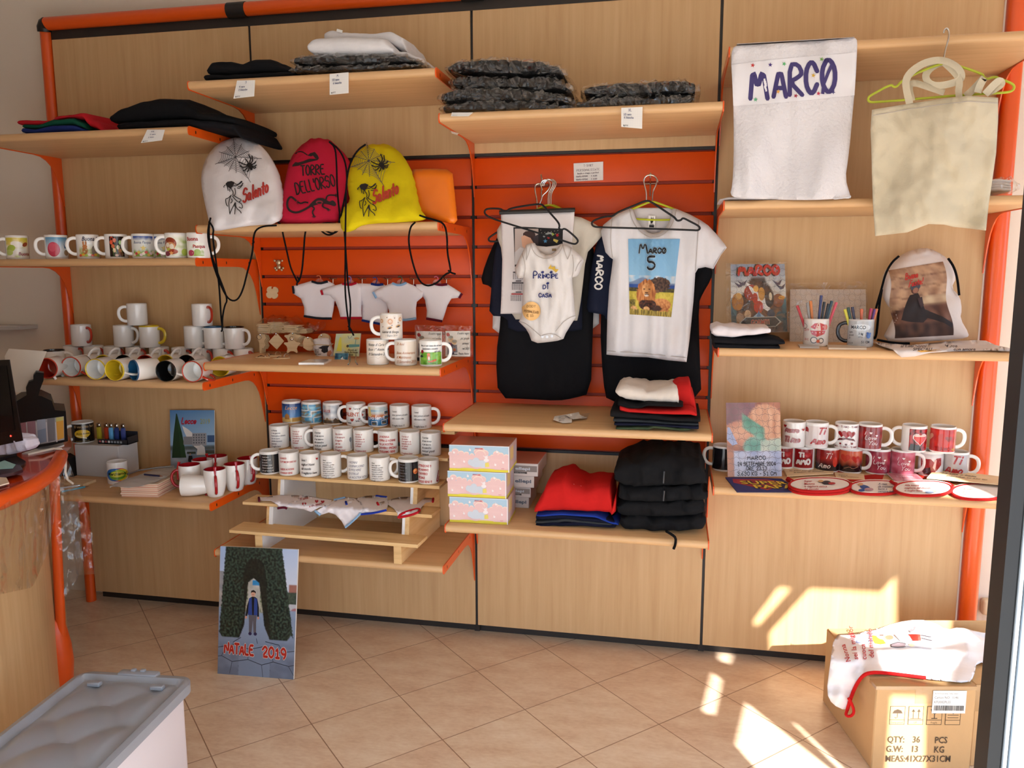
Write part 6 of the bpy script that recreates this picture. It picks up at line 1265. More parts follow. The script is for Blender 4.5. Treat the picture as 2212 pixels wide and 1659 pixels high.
A = Art(-1).poly(pc_, 'E6B878', 4).write('BODY', 1138, 664, 5, .7, '7A5A34', sx=.9).write('PERSONALIZZATO', 1132, 674, 5, .7, '7A5A34', rot=-.12, sx=.42).write('E 15', 1138, 684, 5, .7, '7A5A34', sx=.8); A.build('paper', st, lambda x, y, l=0: P.pr(x, y, 4 + l))
# right bunch
shirt('hanging_shirt', 'long black shirt behind the white lion t-shirt', [(1330, 472), (1410, 462), (1490, 468), (1515, 500), (1540, 584), (1536, 604), (1518, 634), (1509, 655), (1511, 760), (1516, 868), (1420, 876), (1312, 872), (1302, 820), (1296, 700), (1306, 560), (1312, 500)], -.075, '131316', .018, .012, seed=5)
nv, P = shirt('hanging_shirt', 'navy long-sleeved shirt with white lettering down the sleeve, beside the lion t-shirt', [(1330, 474), (1450, 470), (1470, 560), (1465, 690), (1330, 700), (1308, 690), (1306, 680), (1286, 677), (1266, 673), (1271, 630), (1276, 585), (1284, 540), (1296, 508), (1310, 488)], -.125, '1E2336', .016, .008, seed=6)
Art(-1).write('MARCO', 1291, 552, 15, 3.6, 'E4E0DC', rot=-1.66, wd=72).build('print', nv, P.pr)
pts = [(1360, 450), (1367, 452), (1373, 470), (1385, 490), (1398, 501), (1410, 505), (1424, 502), (1438, 492), (1448, 474), (1453, 451), (1461, 451), (1490, 463), (1514, 476), (1530, 487), (1550, 508), (1566, 528), (1570, 535), (1558, 550), (1548, 568), (1541, 581), (1524, 577), (1508, 580), (1502, 590), (1500, 620), (1498, 650), (1494, 690), (1490, 730), (1483, 782), (1440, 778), (1400, 772), (1350, 770), (1310, 766), (1311, 720), (1312, 680), (1316, 620), (1321, 585), (1324, 560), (1318, 556), (1308, 545), (1302, 520), (1298, 500), (1303, 486), (1330, 464)]
wt_, P = shirt('hanging_shirt', 'white t-shirt printed with a lion photo and black lettering', pts, -.20, 'D2D0D3', .03, .013, (.045, .004), 12, 24, 6, sm=0, fold_fn=lambda x, y: .005 * sin(x * .07) + .010 * sin(x * .16 + 1 + y * .006) * max(0, min(1, (y - 600) / 140)))
inn = Puff([(1364, 450), (1380, 449), (1440, 449), (1456, 450), (1452, 478), (1438, 497), (1410, 509), (1384, 497), (1370, 474)], -.17, thick=.002, res=8); inn.mesh().build('back_neck', cloth('CFCACC', .02, .1), wt_, angle=180)  # inner neck slightly darker, its shade put into the cloth colour
sb = MB()
for L in ([(1360, 452), (1366, 478), (1380, 498), (1396, 510), (1410, 514), (1426, 511), (1444, 499), (1456, 476), (1461, 452)], [(1322, 470), (1318, 520), (1323, 556)], [(1510, 476), (1506, 530), (1502, 586)], [(1541, 576), (1552, 556), (1566, 537)], [(1311, 758), (1400, 764), (1484, 773)]): sb.tube([P.pr(*q) - Vector((0, .001, 0)) for q in smooth(L, 2, False)], .0014, 5)
sb.build('seam', sm_, wt_)
q = Quad(*[at(x, y, -.185) for (x, y) in ((1401, 466), (1416, 466), (1414, 494), (1400, 493))], t=.001); nl_ = MB().add(q.p, [(0, 1, 2, 3)]).build('neck_label', PAPER, wt_)
A = Art(-1).poly([(.4, .05), (.55, .3), (.7, .05), (.75, .4), (.6, .6), (.35, .6), (.3, .4)], '18161A').rect(.15, .72, .9, .92, '18161A').rect(.25, .64, .8, .68, '3A383C'); A.build('label_print', nl_, q)
A = Art(-1, .04)
def lion(u, v):
    def cl_(a, b, t): return mix(a, b, t)
    n1, n2 = nz(u * 9, v * 14, 1), nz(u * 26, v * 36, 5)
    if v < .5: c = cl_('6FA0C4', '86B4D4', v * 1.6)
    else: c = '86B4D4'
    if v > .48: c = cl_(c, 'C8CCD0', (n1 + .25) * 1.2)
    hill = .575 - .07 * math.exp(-((u - .3) / .18) ** 2)
    if v > hill: c = cl_('4E6A94', '8494AC', .6 * (1 - (v - hill) * 9))
    if v > .595: c = '24488C'
    if v > .64: c = cl_('2E2A18', '5A5226', .5 + n2)
    if v > .69: c = cl_('A89A34', 'C8B44A', .5 + 1.1 * n1 + .7 * n2)
    if v > .80 and u < .14: c = cl_('4A4420', '8A7A34', .5 + n2 * 2)
    tr_ = .605 + .5 * (n2 * .05); dx, dy = (u - .66) / .24, (v - .59) / .095
    if dx * dx + dy * dy < 1 + .35 * n2 and u > .42: c = cl_('2A1A14', '5A4030', .45 + n2 * 1.6)
    if v > .66 and v < .7 and abs(u - .62) < .05: c = '6A4A34'
    dx, dy = (u - .72) / .24, (v - .855) / .085 
    if dx * dx + dy * dy < 1 and u > .46: c = cl_('9A5A30', 'C88A54', .6 - dy * .5 + n2)
    if (u - .62) ** 2 / .02 + (v - .90) ** 2 / .0016 < 1: c = '3A2016'
    if u > .72 and abs(v - (.80 + (u - .55) * .36)) < .022 and u < .96: c = cl_('8A5028', 'B87A48', .5 + n2)
    dx, dy = (u - .385) / .215, (v - .73) / .20
    r = dx * dx + dy * dy
    if r < 1 + .3 * n2: c = cl_('8A4A20', 'C8844A', .45 + 1.3 * nz(u * 30, v * 9, 2) + .3 * (1 - r))
    if (u - .42) ** 2 / .04 + (v - .86) ** 2 / .006 < 1 and v > .8: c = cl_('241410', '5A3020', .4 + n2 * 1.5)
    dx, dy = (u - .385) / .10, (v - .66) / .085
    if dx * dx + dy * dy < 1: c = cl_('A86A38', 'D8A068', .6 - dx * .4 + n2 * .6)
    if abs(u - .385) < .028 and .64 < v < .695: c = 'C8945C'
    if abs(u - .39) < .035 and .695 < v < .708: c = '3A1E18'
    if (u - .39) ** 2 / .0024 + (v - .735) ** 2 / .0004 < 1: c = 'D8CCC0'
    if abs(u - .395) < .045 and abs(v - .722 - abs(u - .395) * .12) < .006: c = '241614'
    for ex in (.335, .45):
        if abs(u - ex) < .02 and abs(v - .657) < .006: c = '2A1610'
    for fx in (.10, .40):
        if (u - fx) ** 2 / .006 + (v - .925) ** 2 / .0018 < 1: c = cl_('B8804A', 'DCB07A', .5 + n2)
    if v > .93 + .03 * n2: c = cl_('6A5A20', 'B8A04A', .5 + 1.4 * nz(u * 40, v * 12, 9))
    return c
cs = [(1357, 516), (1469, 516), (1450, 685), (1360, 679)]
def bil(u, v): return (cs[0][0] + (cs[1][0] - cs[0][0]) * u + (cs[3][0] - cs[0][0] + (cs[2][0] - cs[3][0] - cs[1][0] + cs[0][0]) * u) * v, cs[0][1] + (cs[3][1] - cs[0][1] + (cs[2][1] - cs[3][1] + cs[0][1] - cs[1][1]) * u) * v + (cs[1][1] - cs[0][1]) * u)
A.grid(0, 0, 1, 1, 100, 156, lion)
for k, col, w in ((0, 'B8CCD8', .036), (1, '101014', .026)): A.write('M', .215, .185, .135, w, col, wd=.165).write('ARCO', .405, .185, .064, w * .85, col, wd=.34).line([(.70, .185), (.73, .13)], w * .7, col).write('5', .39, .395, .165, w * 1.15, col, wd=.165)
A.build('print', wt_, lambda u, v, l=0: P.pr(*bil(u, v), l))
hanger('black wire hanger lying across the front of the lion t-shirt', [(1397, 432), (1410, 438), (1435, 455), (1458, 470), (1462, 477), (1471, 476), (1475, 470), (1490, 478), (1508, 487), (1513, 493), (1508, 498), (1495, 497), (1410, 494), (1300, 491), (1282, 490), (1277, 482), (1284, 475), (1310, 467), (1322, 468), (1330, 462), (1340, 456), (1370, 444)], [(1396, 432), (1396, 414), (1392, 400), (1390, 390), (1394, 381), (1404, 377), (1414, 380), (1420, 388), (1421, 394)], -.262, '1A1A1C')
hanger('lime wire hanger inside the lion t-shirt', [(1408, 434), (1425, 440), (1450, 449), (1480, 462), (1470, 474), (1410, 476), (1340, 470), (1345, 460), (1380, 446)], [(1409, 434), (1410, 414), (1416, 402), (1420, 391), (1415, 380), (1404, 376), (1394, 381), (1390, 392)], -.185, 'B4BC28')
# receipts and the folded pile on the wide shelf
zz = SZ['32']
for k, (c, lab) in enumerate(((((1195, 907), (1198, 899), (1236, 893), (1235, 913), (1215, 914)), 'crumpled white till receipt on the wide shelf, left one'), (((1220, 896), (1250, 890), (1253, 896), (1268, 902), (1238, 906)), 'crumpled till receipt on the wide shelf, right one'))):
    v, f, _ = tri2d([tuple(q) for q in c], 4); mb = MB(); mb.add([on(x, y, zz + .003 + .004 * k + .012 * abs(nz(x * .06, y * .08, k))) for x, y in v], f); o = T('receipt', lab, 'receipt', tuple(on(*c[0], zz))); mb.build('paper', PAPER, o, angle=60)
    A = Art(-1)
    for j in range(4): x, y = c[0][0] + 12 + 24 * k, 899 + j * 3.2 - 4 * k; A.line([(x, y), (x + 18 - j * 2, y - 1.5)], .8, '9A9AA0')
    A.build('print', o, lambda x, y, l=0: on(x, y, zz + .004 + .004 * k + .012 * abs(nz(x * .06, y * .08, k))))
def stack(items, Y, d, lab):
    for i, (c, pts, l, dd) in enumerate(items): garment('folded_shirt', l + lab, pts, Y + dd, d - dd, c, wr=.0035, seed=i * 3, ns=12)
stack([('3E4A34', [(1330, 922, 931), (1400, 922, 931), (1412, 918, 928), (1480, 924, 933), (1493, 926, 932)], 'olive green folded shirt, bottom layer', 0), ('16182A', [(1326, 913, 922), (1400, 914, 922), (1460, 918, 926), (1510, 920, 931)], 'navy folded shirt, second layer from the bottom', 0),
  ('2E3236', [(1324, 904, 914), (1400, 908, 915), (1440, 912, 918), (1510, 914, 922)], 'dark grey folded shirt, third layer', .005), ('161618', [(1318, 884, 906), (1335, 886, 906), (1400, 894, 909), (1460, 900, 914), (1514, 902, 916)], 'thick black folded shirt below the red', .01),
  ('B8201E', [(1338, 875, 892), (1360, 882, 894), (1440, 886, 898), (1490, 884, 900), (1506, 892, 902)], 'bright red folded shirt', .015)], -.50, .36, ' in the pile under the hanging shirts')
garment('folded_shirt', 'red folded sleeve part standing up behind the pale top', [(1448, 832, 880), (1470, 825, 884), (1488, 825, 886), (1496, 850, 890), (1504, 880, 898)], -.40, .22, 'B8201E', wr=.004)
garment('folded_shirt', 'black folded shirt directly under the pale top', [(1334, 866, 880), (1360, 872, 885), (1380, 874, 885), (1400, 868, 880), (1470, 872, 882), (1476, 874, 882)], -.48, .30, '121214', wr=.003)
garment('folded_shirt', 'pale cream crumpled top lying on the black and red folded shirts', [(1330, 838, 852), (1340, 833, 862), (1352, 831, 868), (1370, 836, 870), (1398, 842, 872), (1420, 840, 874), (1462, 835, 877), (1466, 855, 878)], -.46, .28, 'D0C6BC', wr=.009, ns=22)
# --- boxes and garments on the lowest shelf
zz = SZ['33']
def cloudbox(x0, x1, z0, z1, Y0, Y1, rot, lab):
    o = T('gift_box', lab, 'box', ((x0 + x1) / 2, (Y0 + Y1) / 2, z0), 0, 'pastel cloud gift boxes'); w, h = x1 - x0, z1 - z0
    M = Matrix.Translation((x0, Y0, z0)) @ Matrix.Rotation(radians(rot), 4, 'Z')
    MB().box((0, 0, 0), (w, Y1 - Y0, h), .002, M=M).build('carton', mat('pastel_card', S(216, 196, 196), .4), o)
    fq = lambda u, v, l=0: M @ Vector((u * w, -.0006 - .00022 * l, v * h))
    A = Art().rect(0, 0, 1, 1, 'A8C4D6'); A.grid(0, .0, 1, .62, 12, 6, lambda u, v: mix('DDB6B6', 'E4C4C0', .5 + .8 * nz(u * 4, v * 3)))
    for x, y, r in ((.02, .66, .05), (.10, .74, .08), (.2, .68, .07), (.29, .66, .06), (.38, .62, .05), (.47, .76, .08), (.54, .82, .07), (.6, .72, .08), (.52, .66, .12), (.72, .6, .05), (.79, .7, .08), (.86, .66, .07), (.95, .62, .06)): A.ell(x, y, r * .75, r * 1.5, 'E8D2C4', 16).ell(x, y - .03, r * .72, r * 1.4, 'E0BCBA', 16)
    A.rect(0, .5, 1, .62, 'E0BCBA'); A.rect(0, 0, 1, .09, 'D6C83C').ell(.3, .09, .12, .03, 'DCD04A', 14).ell(.62, .1, .14, .02, 'DCD04A', 14)
    for x, y, rx, ry in ((.36, .34, .05, .12), (.45, .38, .06, .16), (.55, .32, .08, .12), (.45, .26, .1, .1), (.57, .23, .06, .08)): A.ell(x, y, rx, ry, 'C4CCD6', 16)
    A.ell(.62, .45, .045, .07, 'E8E0E0', 12).ell(.62, .56, .028, .05, 'E8E0E0', 12).line([(.57, .62), (.6, .56)], .012, 'E8E0E0').line([(.64, .64), (.63, .58)], .012, 'E8E0E0').poly([(.6, .34), (.66, .36), (.67, .2), (.6, .18)], 'E0D068')
    for x, y in ((.08, .7), (.08, .24), (.25, .36), (.35, .82), (.8, .78), (.77, .28), (.9, .38)): A.ell(x, y, .018, .045, 'EDE4E2', 10).line([(x - .012, y + .08), (x - .004, y + .03)], .006, 'EDE4E2').line([(x - .02, y - .03), (x + .01, y - .05)], .004, 'B8A0A0')
    A.text('CREAZIONI BIMBO', .5, .86, .05, 'C0304A', 0, .02, 'c', sx=.24).text('disegnata in Italia', .87, .13, .035, 'C0304A', 0, .01, sx=.14).rect(0, .98, 1, 1, 'E6E6EA').rect(.985, 0, 1, 1, 'E6E0E4'); A.build('printing', o, fq)
    fs_ = lambda u, v, l=0: M @ Vector((w + .0006 + .0002 * l, u * (Y1 - Y0), v * h))
    Art().rect(0, 0, 1, 1, 'D0B4B2').rect(.1, .4, .5, .9, 'DCC080').rect(0, 0, 1, .09, 'D6C83C').rect(.6, .2, .9, .8, 'C8C0C8').build('side_printing', o, fs_)
    MB().box((0.002, 0.002, h), (w - .002, Y1 - Y0 - .002, h + .0006), M=M).build('top_panel', mat('pinkish_gloss', S(196, 150, 140), .12), o)
H3 = (at(970, 960, -.47).z - zz) / 3
b0 = at(972, 1128, -.465); b1 = at(1098, 1130, -.455)
for k, lab in ((0, 'lowest of the three pastel cloud boxes'), (1, 'middle one of the three pastel cloud boxes'), (2, 'topmost of the three pastel cloud boxes')):
    dx = (0, -.006, .002)[k]; cloudbox(b0.x + dx, b1.x + dx + (.004 if k == 2 else 0), zz + .001 + k * H3, zz + (k + 1) * H3 - .001, -.468, -.30, 2.0, lab)
def obox(x0, x1, z0, z1, y0, y1, top, band, lab, ly):
    o = T('shoe_box', lab, 'box', ((x0 + x1) / 2, y0, z0), 0, 'flat white boxes behind the cloud boxes'); MB().box((x0, y0, z0), (x1, y1, z1), .002).build('carton', mat('offwhite_card', S(206, 198, 194), .4), o)
    MB().box((x0 + .002, y0 + .002, z1), (x1 - .002, y1 - .002, z1 + .0006)).build('top_panel', mat('pinkish_gloss'), o)
    w, h = x1 - x0, z1 - z0; A = Art()
    if band: A.poly([(.42, .45), (.47, .36), (.98, .36), (.98, .84), (.5, .84), (.44, .75)], '8A827E').rect(.42, .2, .8, .34, '4A4644').text('ellepi', .72, .5, .22, 'C8D0DA', 0, .03, 'c', sx=.42).text('borsa con tasca', .61, .23, .08, 'C8C4C0', 0, 0, 'c', sx=.42)
    else: A.text('ellepi', .78, .42, .28, '6A7280', 0, .04, 'c', sx=.40)
    A.build('printing', o, lambda u, v, l=0: Vector((x0 + u * w, y0 - .0006 - .0002 * l, z0 + v * h)))
xs0 = at(1050, 1080, -.23).x; xe = at(1143, 1100, -.23).x; hb = [at(1140, y, -.23).z for y in (1101, 1078, 1058, 1035, 1008)]
zz4 = [zz + .0005, zz + .049, zz + .094, zz + .145, zz + .198]
for k, (band, x1, lab) in enumerate(((0, xe, 'flat white box lowest behind the cloud boxes'), (1, xe + .010, 'flat white box with grey label, second from the bottom'), (0, xe + .026, 'flat white box with plain lettering, second from the top'), (1, xe + .044, 'flat pinkish box with grey label on top behind the cloud boxes'))):
    obox(xs0, x1, zz4[k], zz4[k + 1] - .001, -.235 - .012 * k, -.05, '', band, lab, 0)
stack([('15172A', [(1156, 1132, 1142), (1200, 1128, 1139), (1260, 1128, 1140), (1330, 1134, 1143)], 'navy folded shirt, bottom layer', 0), ('33363A', [(1156, 1124, 1134), (1200, 1124, 1132), (1220, 1120, 1130), (1300, 1128, 1137), (1322, 1130, 1138)], 'dark grey folded shirt, second layer', .004),
  ('15172A', [(1156, 1114, 1126), (1220, 1112, 1124), (1300, 1120, 1132), (1330, 1128, 1140)], 'navy folded shirt, third layer', .006), ('1E3A96', [(1158, 1110, 1118), (1220, 1110, 1116), (1280, 1112, 1120), (1330, 1128, 1136), (1336, 1132, 1138)], 'royal blue folded shirt under the red top', .006)], -.45, .30, ' of the pile left of the black hoodies')
garment('folded_shirt', 'red folded top with white label, left of the black hoodies', [(1153, 1096, 1112), (1165, 1078, 1112), (1180, 1045, 1113), (1200, 1038, 1113), (1218, 1035, 1112), (1236, 1048, 1112), (1260, 1056, 1113), (1290, 1050, 1114), (1318, 1052, 1117), (1330, 1066, 1118), (1320, 1100, 1118)], -.445, .30, 'BC1E1C', wr=.008, ns=14)
MB().box((-.015, -.002, 0), (.015, .0, .014), M=Matrix.Translation(at(1246, 1055, -.40)) @ Matrix.Rotation(.2, 4, 'Y')).build('white_label', PAPER, COL.objects[-1])
for i, (pts, lab) in enumerate((([(1342, 1112, 1140), (1352, 1112, 1151), (1400, 1116, 1153), (1460, 1118, 1154), (1520, 1110, 1152), (1524, 1116, 1140)], 'lowest black hooded sweatshirt of the stack, drawcord hanging out'), ([(1334, 1085, 1116), (1360, 1080, 1122), (1420, 1086, 1124), (1500, 1080, 1122), (1520, 1088, 1116)], 'second black hooded sweatshirt from the bottom'),
  ([(1334, 1050, 1086), (1400, 1052, 1092), (1460, 1054, 1092), (1510, 1050, 1088), (1526, 1066, 1086)], 'second black hooded sweatshirt from the top'), ([(1328, 1004, 1048), (1345, 1000, 1058), (1390, 985, 1060), (1430, 984, 1062), (1480, 988, 1058), (1512, 998, 1054), (1528, 1028, 1052)], 'topmost black hooded sweatshirt, zip visible at the front'))):
    o = garment('folded_hoodie', lab, pts, -.45, .34, '141416', 'black hooded sweatshirts', wr=.022, seed=40 + i, ns=17, n=60, M=24)
    if i == 0: MB().tube([at(x, y, -.47 - .05 * (k > 0)) for k, (x, y) in enumerate(curve([(1440, 1148), (1452, 1155), (1460, 1162), (1459, 1176), (1455, 1186)], 1))], .005, 8).build('drawcord', BLK, o)
    if i in (2, 3): MB().tube([at(x, y, -.458) for x, y in ((1435, 1018 + 42 * (3 - i)), (1434, 1030 + 42 * (3 - i)), (1433, 1044 + 38 * (3 - i)))], .003, 6).build('zip', mat('zip_metal', S(60, 60, 62), .4, .6), o)

# =====================================================  FOURTH BAY
tw = T('beach_towel', 'white towel with purple lettering and coloured stars, hung over the highest shelf', 'towel', tuple(at(1710, 430, -.49)))
out = [(1582, 104), (1592, 98), (1640, 96), (1720, 91), (1800, 86), (1840, 81), (1851, 83), (1852, 100), (1848, 180), (1843, 230), (1837, 300), (1832, 345), (1826, 385), (1836, 420), (1838, 427), (1800, 430), (1760, 432), (1700, 432), (1640, 430), (1590, 428), (1577, 420), (1582, 400), (1585, 350), (1585, 250), (1582, 180), (1579, 130)]
P = Puff(smooth(out, 1), -.488, thick=.006, edge=8, folds=.024, fs=(.016, .007), seed=2, res=7, fold_fn=lambda x, y: .018 * sin((x - 1600) * .035 + y * .012) * max(0, min(1, (y - 200) / 200)))
P.mesh().build('terry_body', cloth('D4D2D6', .02, .5, 90), tw, angle=180)
mb = MB(); tl = [(1592, 98), (1640, 96), (1720, 91), (1800, 86), (1846, 82)]
vs = []
for (x, y) in tl: p = at(x, y, -.488); vs += [Vector((p.x, -.494, SZ['41'] + .002)), Vector((p.x, -.485, SZ['41'] + .006)), Vector((p.x, -.40, SZ['41'] + .006)), Vector((p.x, -.20, SZ['41'] + .006))]
mb.add(vs, [(i * 4 + j, i * 4 + j + 1, i * 4 + j + 5, i * 4 + j + 4) for i in range(4) for j in range(3)]); mb.build('folded_over_end', cloth('D4D2D6', .02, .5, 90), tw, angle=180)
A = Art(-1)
A.poly([(1581, 140), (1640, 132), (1720, 124), (1800, 118), (1849, 113), (1846, 206), (1800, 210), (1740, 217), (1680, 222), (1630, 226), (1584, 229)], 'DAD9DE', 4)
PU = '3A3168'
A.write('M', 1621, 213, 66, 10, PU, wd=37).write('A', 1671, 209, 66, 9.5, PU, wd=27).write('R', 1706, 205, 66, 9.5, PU, wd=27).write('C', 1741, 201, 66, 10, PU, wd=24).write('O', 1776, 198, 68, 10, PU, wd=28).line([(1777, 203), (1780, 180), (1790, 155), (1800, 134)], 7, PU)
random.seed(2)
for x, y, c, r in ((1626, 141, 'B83030', .2), (1664, 140, '3A2A70', .1), (1694, 138, '4AA060', .4), (1775, 128, '6A9A48', .3), (1757, 163, 'C8A030', .2), (1632, 215, '5AA878', .1), (1681, 198, 'D8A050', .2), (1719, 207, '9A2A40', .3), (1768, 202, 'B02A4A', .2), (1800, 199, '38346A', .5)): A.star(x, y, 5.2, c, r)
A.build('print', tw, P.pr)
MB().tube([at(x, y, -.50) for x, y in curve([(1806, 424), (1802, 426), (1800, 430), (1812, 429), (1834, 426), (1838, 422), (1836, 428), (1820, 427)], 1)], .0022, 6).build('hanging_loop', cloth('D4D2D6', .02, .5, 90), tw)
pk = tag(pslab([(1555, 428, 434), (1580, 424, 432), (1640, 428, 432), (1690, 429, 431)], -.46, .2, wr=.006).build('flat_packet', cloth('CFC9C8', .02), None, tuple(at(1600, 432, -.46)), angle=180), 'flat crumpled white packet under the hanging towel hem', 'packet')
# tote bag on its hanger
hanger('lime wire hanger with the canvas tote bag, hooked over the highest shelf', [(2040, 135), (2062, 140), (2095, 150), (2124, 161), (2124, 166), (2132, 172), (2148, 165), (2165, 172), (2186, 180), (2192, 188), (2186, 198), (2160, 201), (2080, 205), (1990, 213), (1890, 221), (1876, 220), (1875, 210), (1888, 202), (1925, 182), (1930, 188), (1938, 187), (1946, 176), (1990, 153)], [(2038, 134), (2040, 118), (2044, 100), (2050, 82), (2050, 68), (2046, 60), (2040, 64), (2038, 72)], lambda x, y: -.51, 'AEB83A')
tb = T('tote_bag', 'natural canvas tote bag hanging below the highest shelf', 'bag', tuple(at(2020, 505, -.53)))
out = [(1884, 237), (1950, 226), (2030, 214), (2090, 207), (2156, 211), (2156, 260), (2152, 330), (2142, 400), (2136, 440), (2130, 498), (2100, 494), (2060, 490), (2040, 485), (2006, 484), (1990, 490), (1960, 502), (1891, 510), (1886, 440), (1884, 380), (1883, 330), (1881, 280)]
P = Puff(out, -.535, thick=.005, edge=5, folds=.024, fs=(.018, .010), seed=6, res=7, fold_fn=lambda x, y: .020 * sin((x + y * .45) * .028) - .010 * abs(sin((x - y * .9) * .022 + nz(x * .01, y * .01))) + .006 * nz(x * .06, y * .05, 3) + .010 * max(0, (y - 380) / 120) * sin(x * .04))
P.mesh().build('canvas_body', cloth('C4BAA2', .02, .15, 90), tb, angle=180)
hm = MB(); hm.tube([P.pr(x, y) - Vector((0, .001, 0)) for x, y in resample([(1884, 250), (1950, 238), (2030, 226), (2090, 219), (2155, 223)], 20, False)], .0011, 5); hm.build('hem_seam', mat('seam_thread'), tb)
def strap(pts, Yf, w=12):
    q = curve(pts, 2); vs = []; fs = []
    for i, (x, y) in enumerate(q):
        a, b = q[max(0, i - 1)], q[min(len(q) - 1, i + 1)]; dx, dy = b[0] - a[0], b[1] - a[1]; L = hypot(dx, dy) or 1; t = i / (len(q) - 1); Y = Yf(t)
        nx_, ny_ = -dy / L * w, dx / L * w * .95
        vs += [at(x - nx_, y - ny_, Y), at(x + nx_, y + ny_, Y - .006), at(x - nx_, y - ny_, Y + .003), at(x + nx_, y + ny_, Y - .003)]
    n = len(q)
    for i in range(n - 1):
        k = i * 4
        for (a, b) in ((0, 1), (1, 3), (3, 2), (2, 0)): fs.append((k + a, k + 4 + a, k + 4 + b, k + b))
    MB().add(vs, fs).build('strap', cloth('C4BAA2', .02, .15, 90), tb, angle=60)
strap([(1965, 224), (1958, 195), (1956, 170), (1975, 148), (2005, 132), (2038, 129), (2066, 142), (2079, 160), (2074, 174), (2050, 182), (2024, 186), (2006, 180), (1998, 165), (2006, 150), (2024, 138), (2040, 134)], lambda t: -.548 + .05 * t, 8)
strap([(2072, 210), (2070, 195), (2074, 178), (2066, 160), (2040, 136)], lambda t: -.53 + .01 * t, 7.5)
strap([(1970, 218), (1962, 185), (1975, 178), (2005, 188), (2040, 200)], lambda t: -.515, 7.5)
strap([(2086, 208), (2104, 192), (2122, 172), (2126, 168), (2116, 186), (2112, 200)], lambda t: -.522 - .02 * t, 8)
strap([(2130, 202), (2150, 192), (2166, 180), (2160, 172), (2144, 186), (2128, 204)], lambda t: -.518 - .02 * t, 8)
wp = T('towel_pack', 'clear bag of folded white cloths at the right end of the shelf', 'pack', tuple(at(2165, 415, -.30)))
for k in range(4): pslab([(2136, 404 - k * 6, 414 - k * 6), (2160, 402 - k * 6, 413 - k * 6), (2186, 405 - k * 6, 414 - k * 6)], -.32, .18, wr=.006, seed=k).build('folded_cloth', cloth('DAD4D0', .02), wp, angle=180)
pslab([(2134, 392, 416), (2160, 388, 417), (2190, 384, 417), (2206, 394, 412)], -.33, .2, wr=.018, ns=30, n=50, M=20).build('clear_bag', FILMC, wp, angle=180)
# --- puzzles
zz = SZ['43']
def jig(A, nx, ny, c, w):
    for i in range(1, nx):
        L = []
        for j in range(ny * 6 + 1):
            t = j / 6; f = t - int(t); s_ = (1 if (int(t) + i) % 2 else -1); b = s_ * .20 * max(0, 1 - abs(f - .5) * 4.2) ** .5 if abs(f - .5) < .24 else 0; L.append(((i + b) / nx, t / ny))
        A.line(L, w, c)
    for j in range(1, ny):
        L = []
        for i in range(nx * 6 + 1):
            t = i / 6; f = t - int(t); s_ = (1 if (int(t) + j) % 2 else -1); b = s_ * .20 * max(0, 1 - abs(f - .5) * 4.2) ** .5 if abs(f - .5) < .24 else 0; L.append((t / nx, (j + b) / ny))
        A.line(L, w, c)
A = Art(-1)
def epic(u, v):
    c = mix('8894A8', 'D0CCC4', v * 2.2 + .6 * nz(u * 5, v * 4, 1))
    m = .52 - .44 * math.exp(-((u - .5) / .22) ** 2) if abs(u - .5) < .5 else 1
    if v > m + .05 * nz(u * 12, v * 6, 2) and v > .2: c = mix('2A1A18', '5A3A2E', .5 + nz(u * 11, v * 12, 3))
    if v > .56: c = mix(c, '8A5A30', max(0, nz(u * 9, v * 10, 6)) * 1.6)
    if v > .5 and (u < .1 or u > .92): c = mix('3A6A74', '1E2A34', (v - .5) * 2.2)
    return c
A.grid(0, 0, 1, 1, 34, 44, epic)
for x, y, rx, ry, cc_ in ((.38, .42, .14, .12, '9A2E1E'), (.46, .36, .05, .05, 'D8A040'), (.44, .5, .05, .08, 'B0341E'), (.56, .44, .06, .10, 'C89040'), (.12, .55, .11, .13, 'A87034'), (.14, .47, .06, .05, 'C89A58'), (.86, .54, .10, .10, '8A5030'), (.92, .5, .06, .03, 'D89A48'), (.7, .52, .08, .12, '3A302E'), (.72, .48, .03, .06, 'D8C8A8'), (.50, .63, .09, .09, 'B8381E'), (.30, .74, .06, .07, 'C8A888'), (.16, .78, .07, .07, 'A88A70'), (.72, .74, .07, .07, '3A4050'), (.88, .78, .07, .08, '3E5054')): A.ell(x, y, rx, ry, cc_, 14)
for x, y in ((.16, .28), (.22, .26), (.86, .26), (.92, .32)): A.poly([(x - .1, y - .02), (x, y + .02), (x + .08, y - .03), (x + .04, y + .05), (x - .02, y + .06)], '4A4458')
A.poly([(.38, 0.785), (.5, 0.705), (.62, 0.785), (.5, 0.825)], '9AB4C8').poly([(.46, 0.765), (.5, 0.685), (.54, 0.765), (.5, 0.815)], '5A80A8')
A.poly([(.14, 0.855), (.26, 0.775), (.80, 0.775), (.90, 0.855), (.80, 0.925), (.24, 0.925)], 'A8A8A4').poly([(.17, 0.855), (.27, 0.787), (.79, 0.787), (.87, 0.855), (.79, 0.915), (.26, 0.915)], '2E2C30').text('GORMITI', .52, .885, .070, 'D8C0A8', 0, .05, 'c', sx=.85).text('GORMITI', .52, .885, .070, 'A82420', 0, .02, 'c', sx=.85)
A.write('MARCO', .13, .155, .125, .060, '241416', wd=.74).write('MARCO', .15, .155, .125, .044, 'B8241E', wd=.74).line([(.80, .15), (.87, .05)], .03, 'B8241E')
jig(A, 10, 12, '4A4A50', .003)
board('jigsaw_puzzle', 'colourful jigsaw with red lettering, standing upright on the shelf', 'puzzle', leaning([(1578, 571), (1695, 570), (1701, 716), (1580, 720)], -.17, -.10), A, t=.006, m=PRINTG)
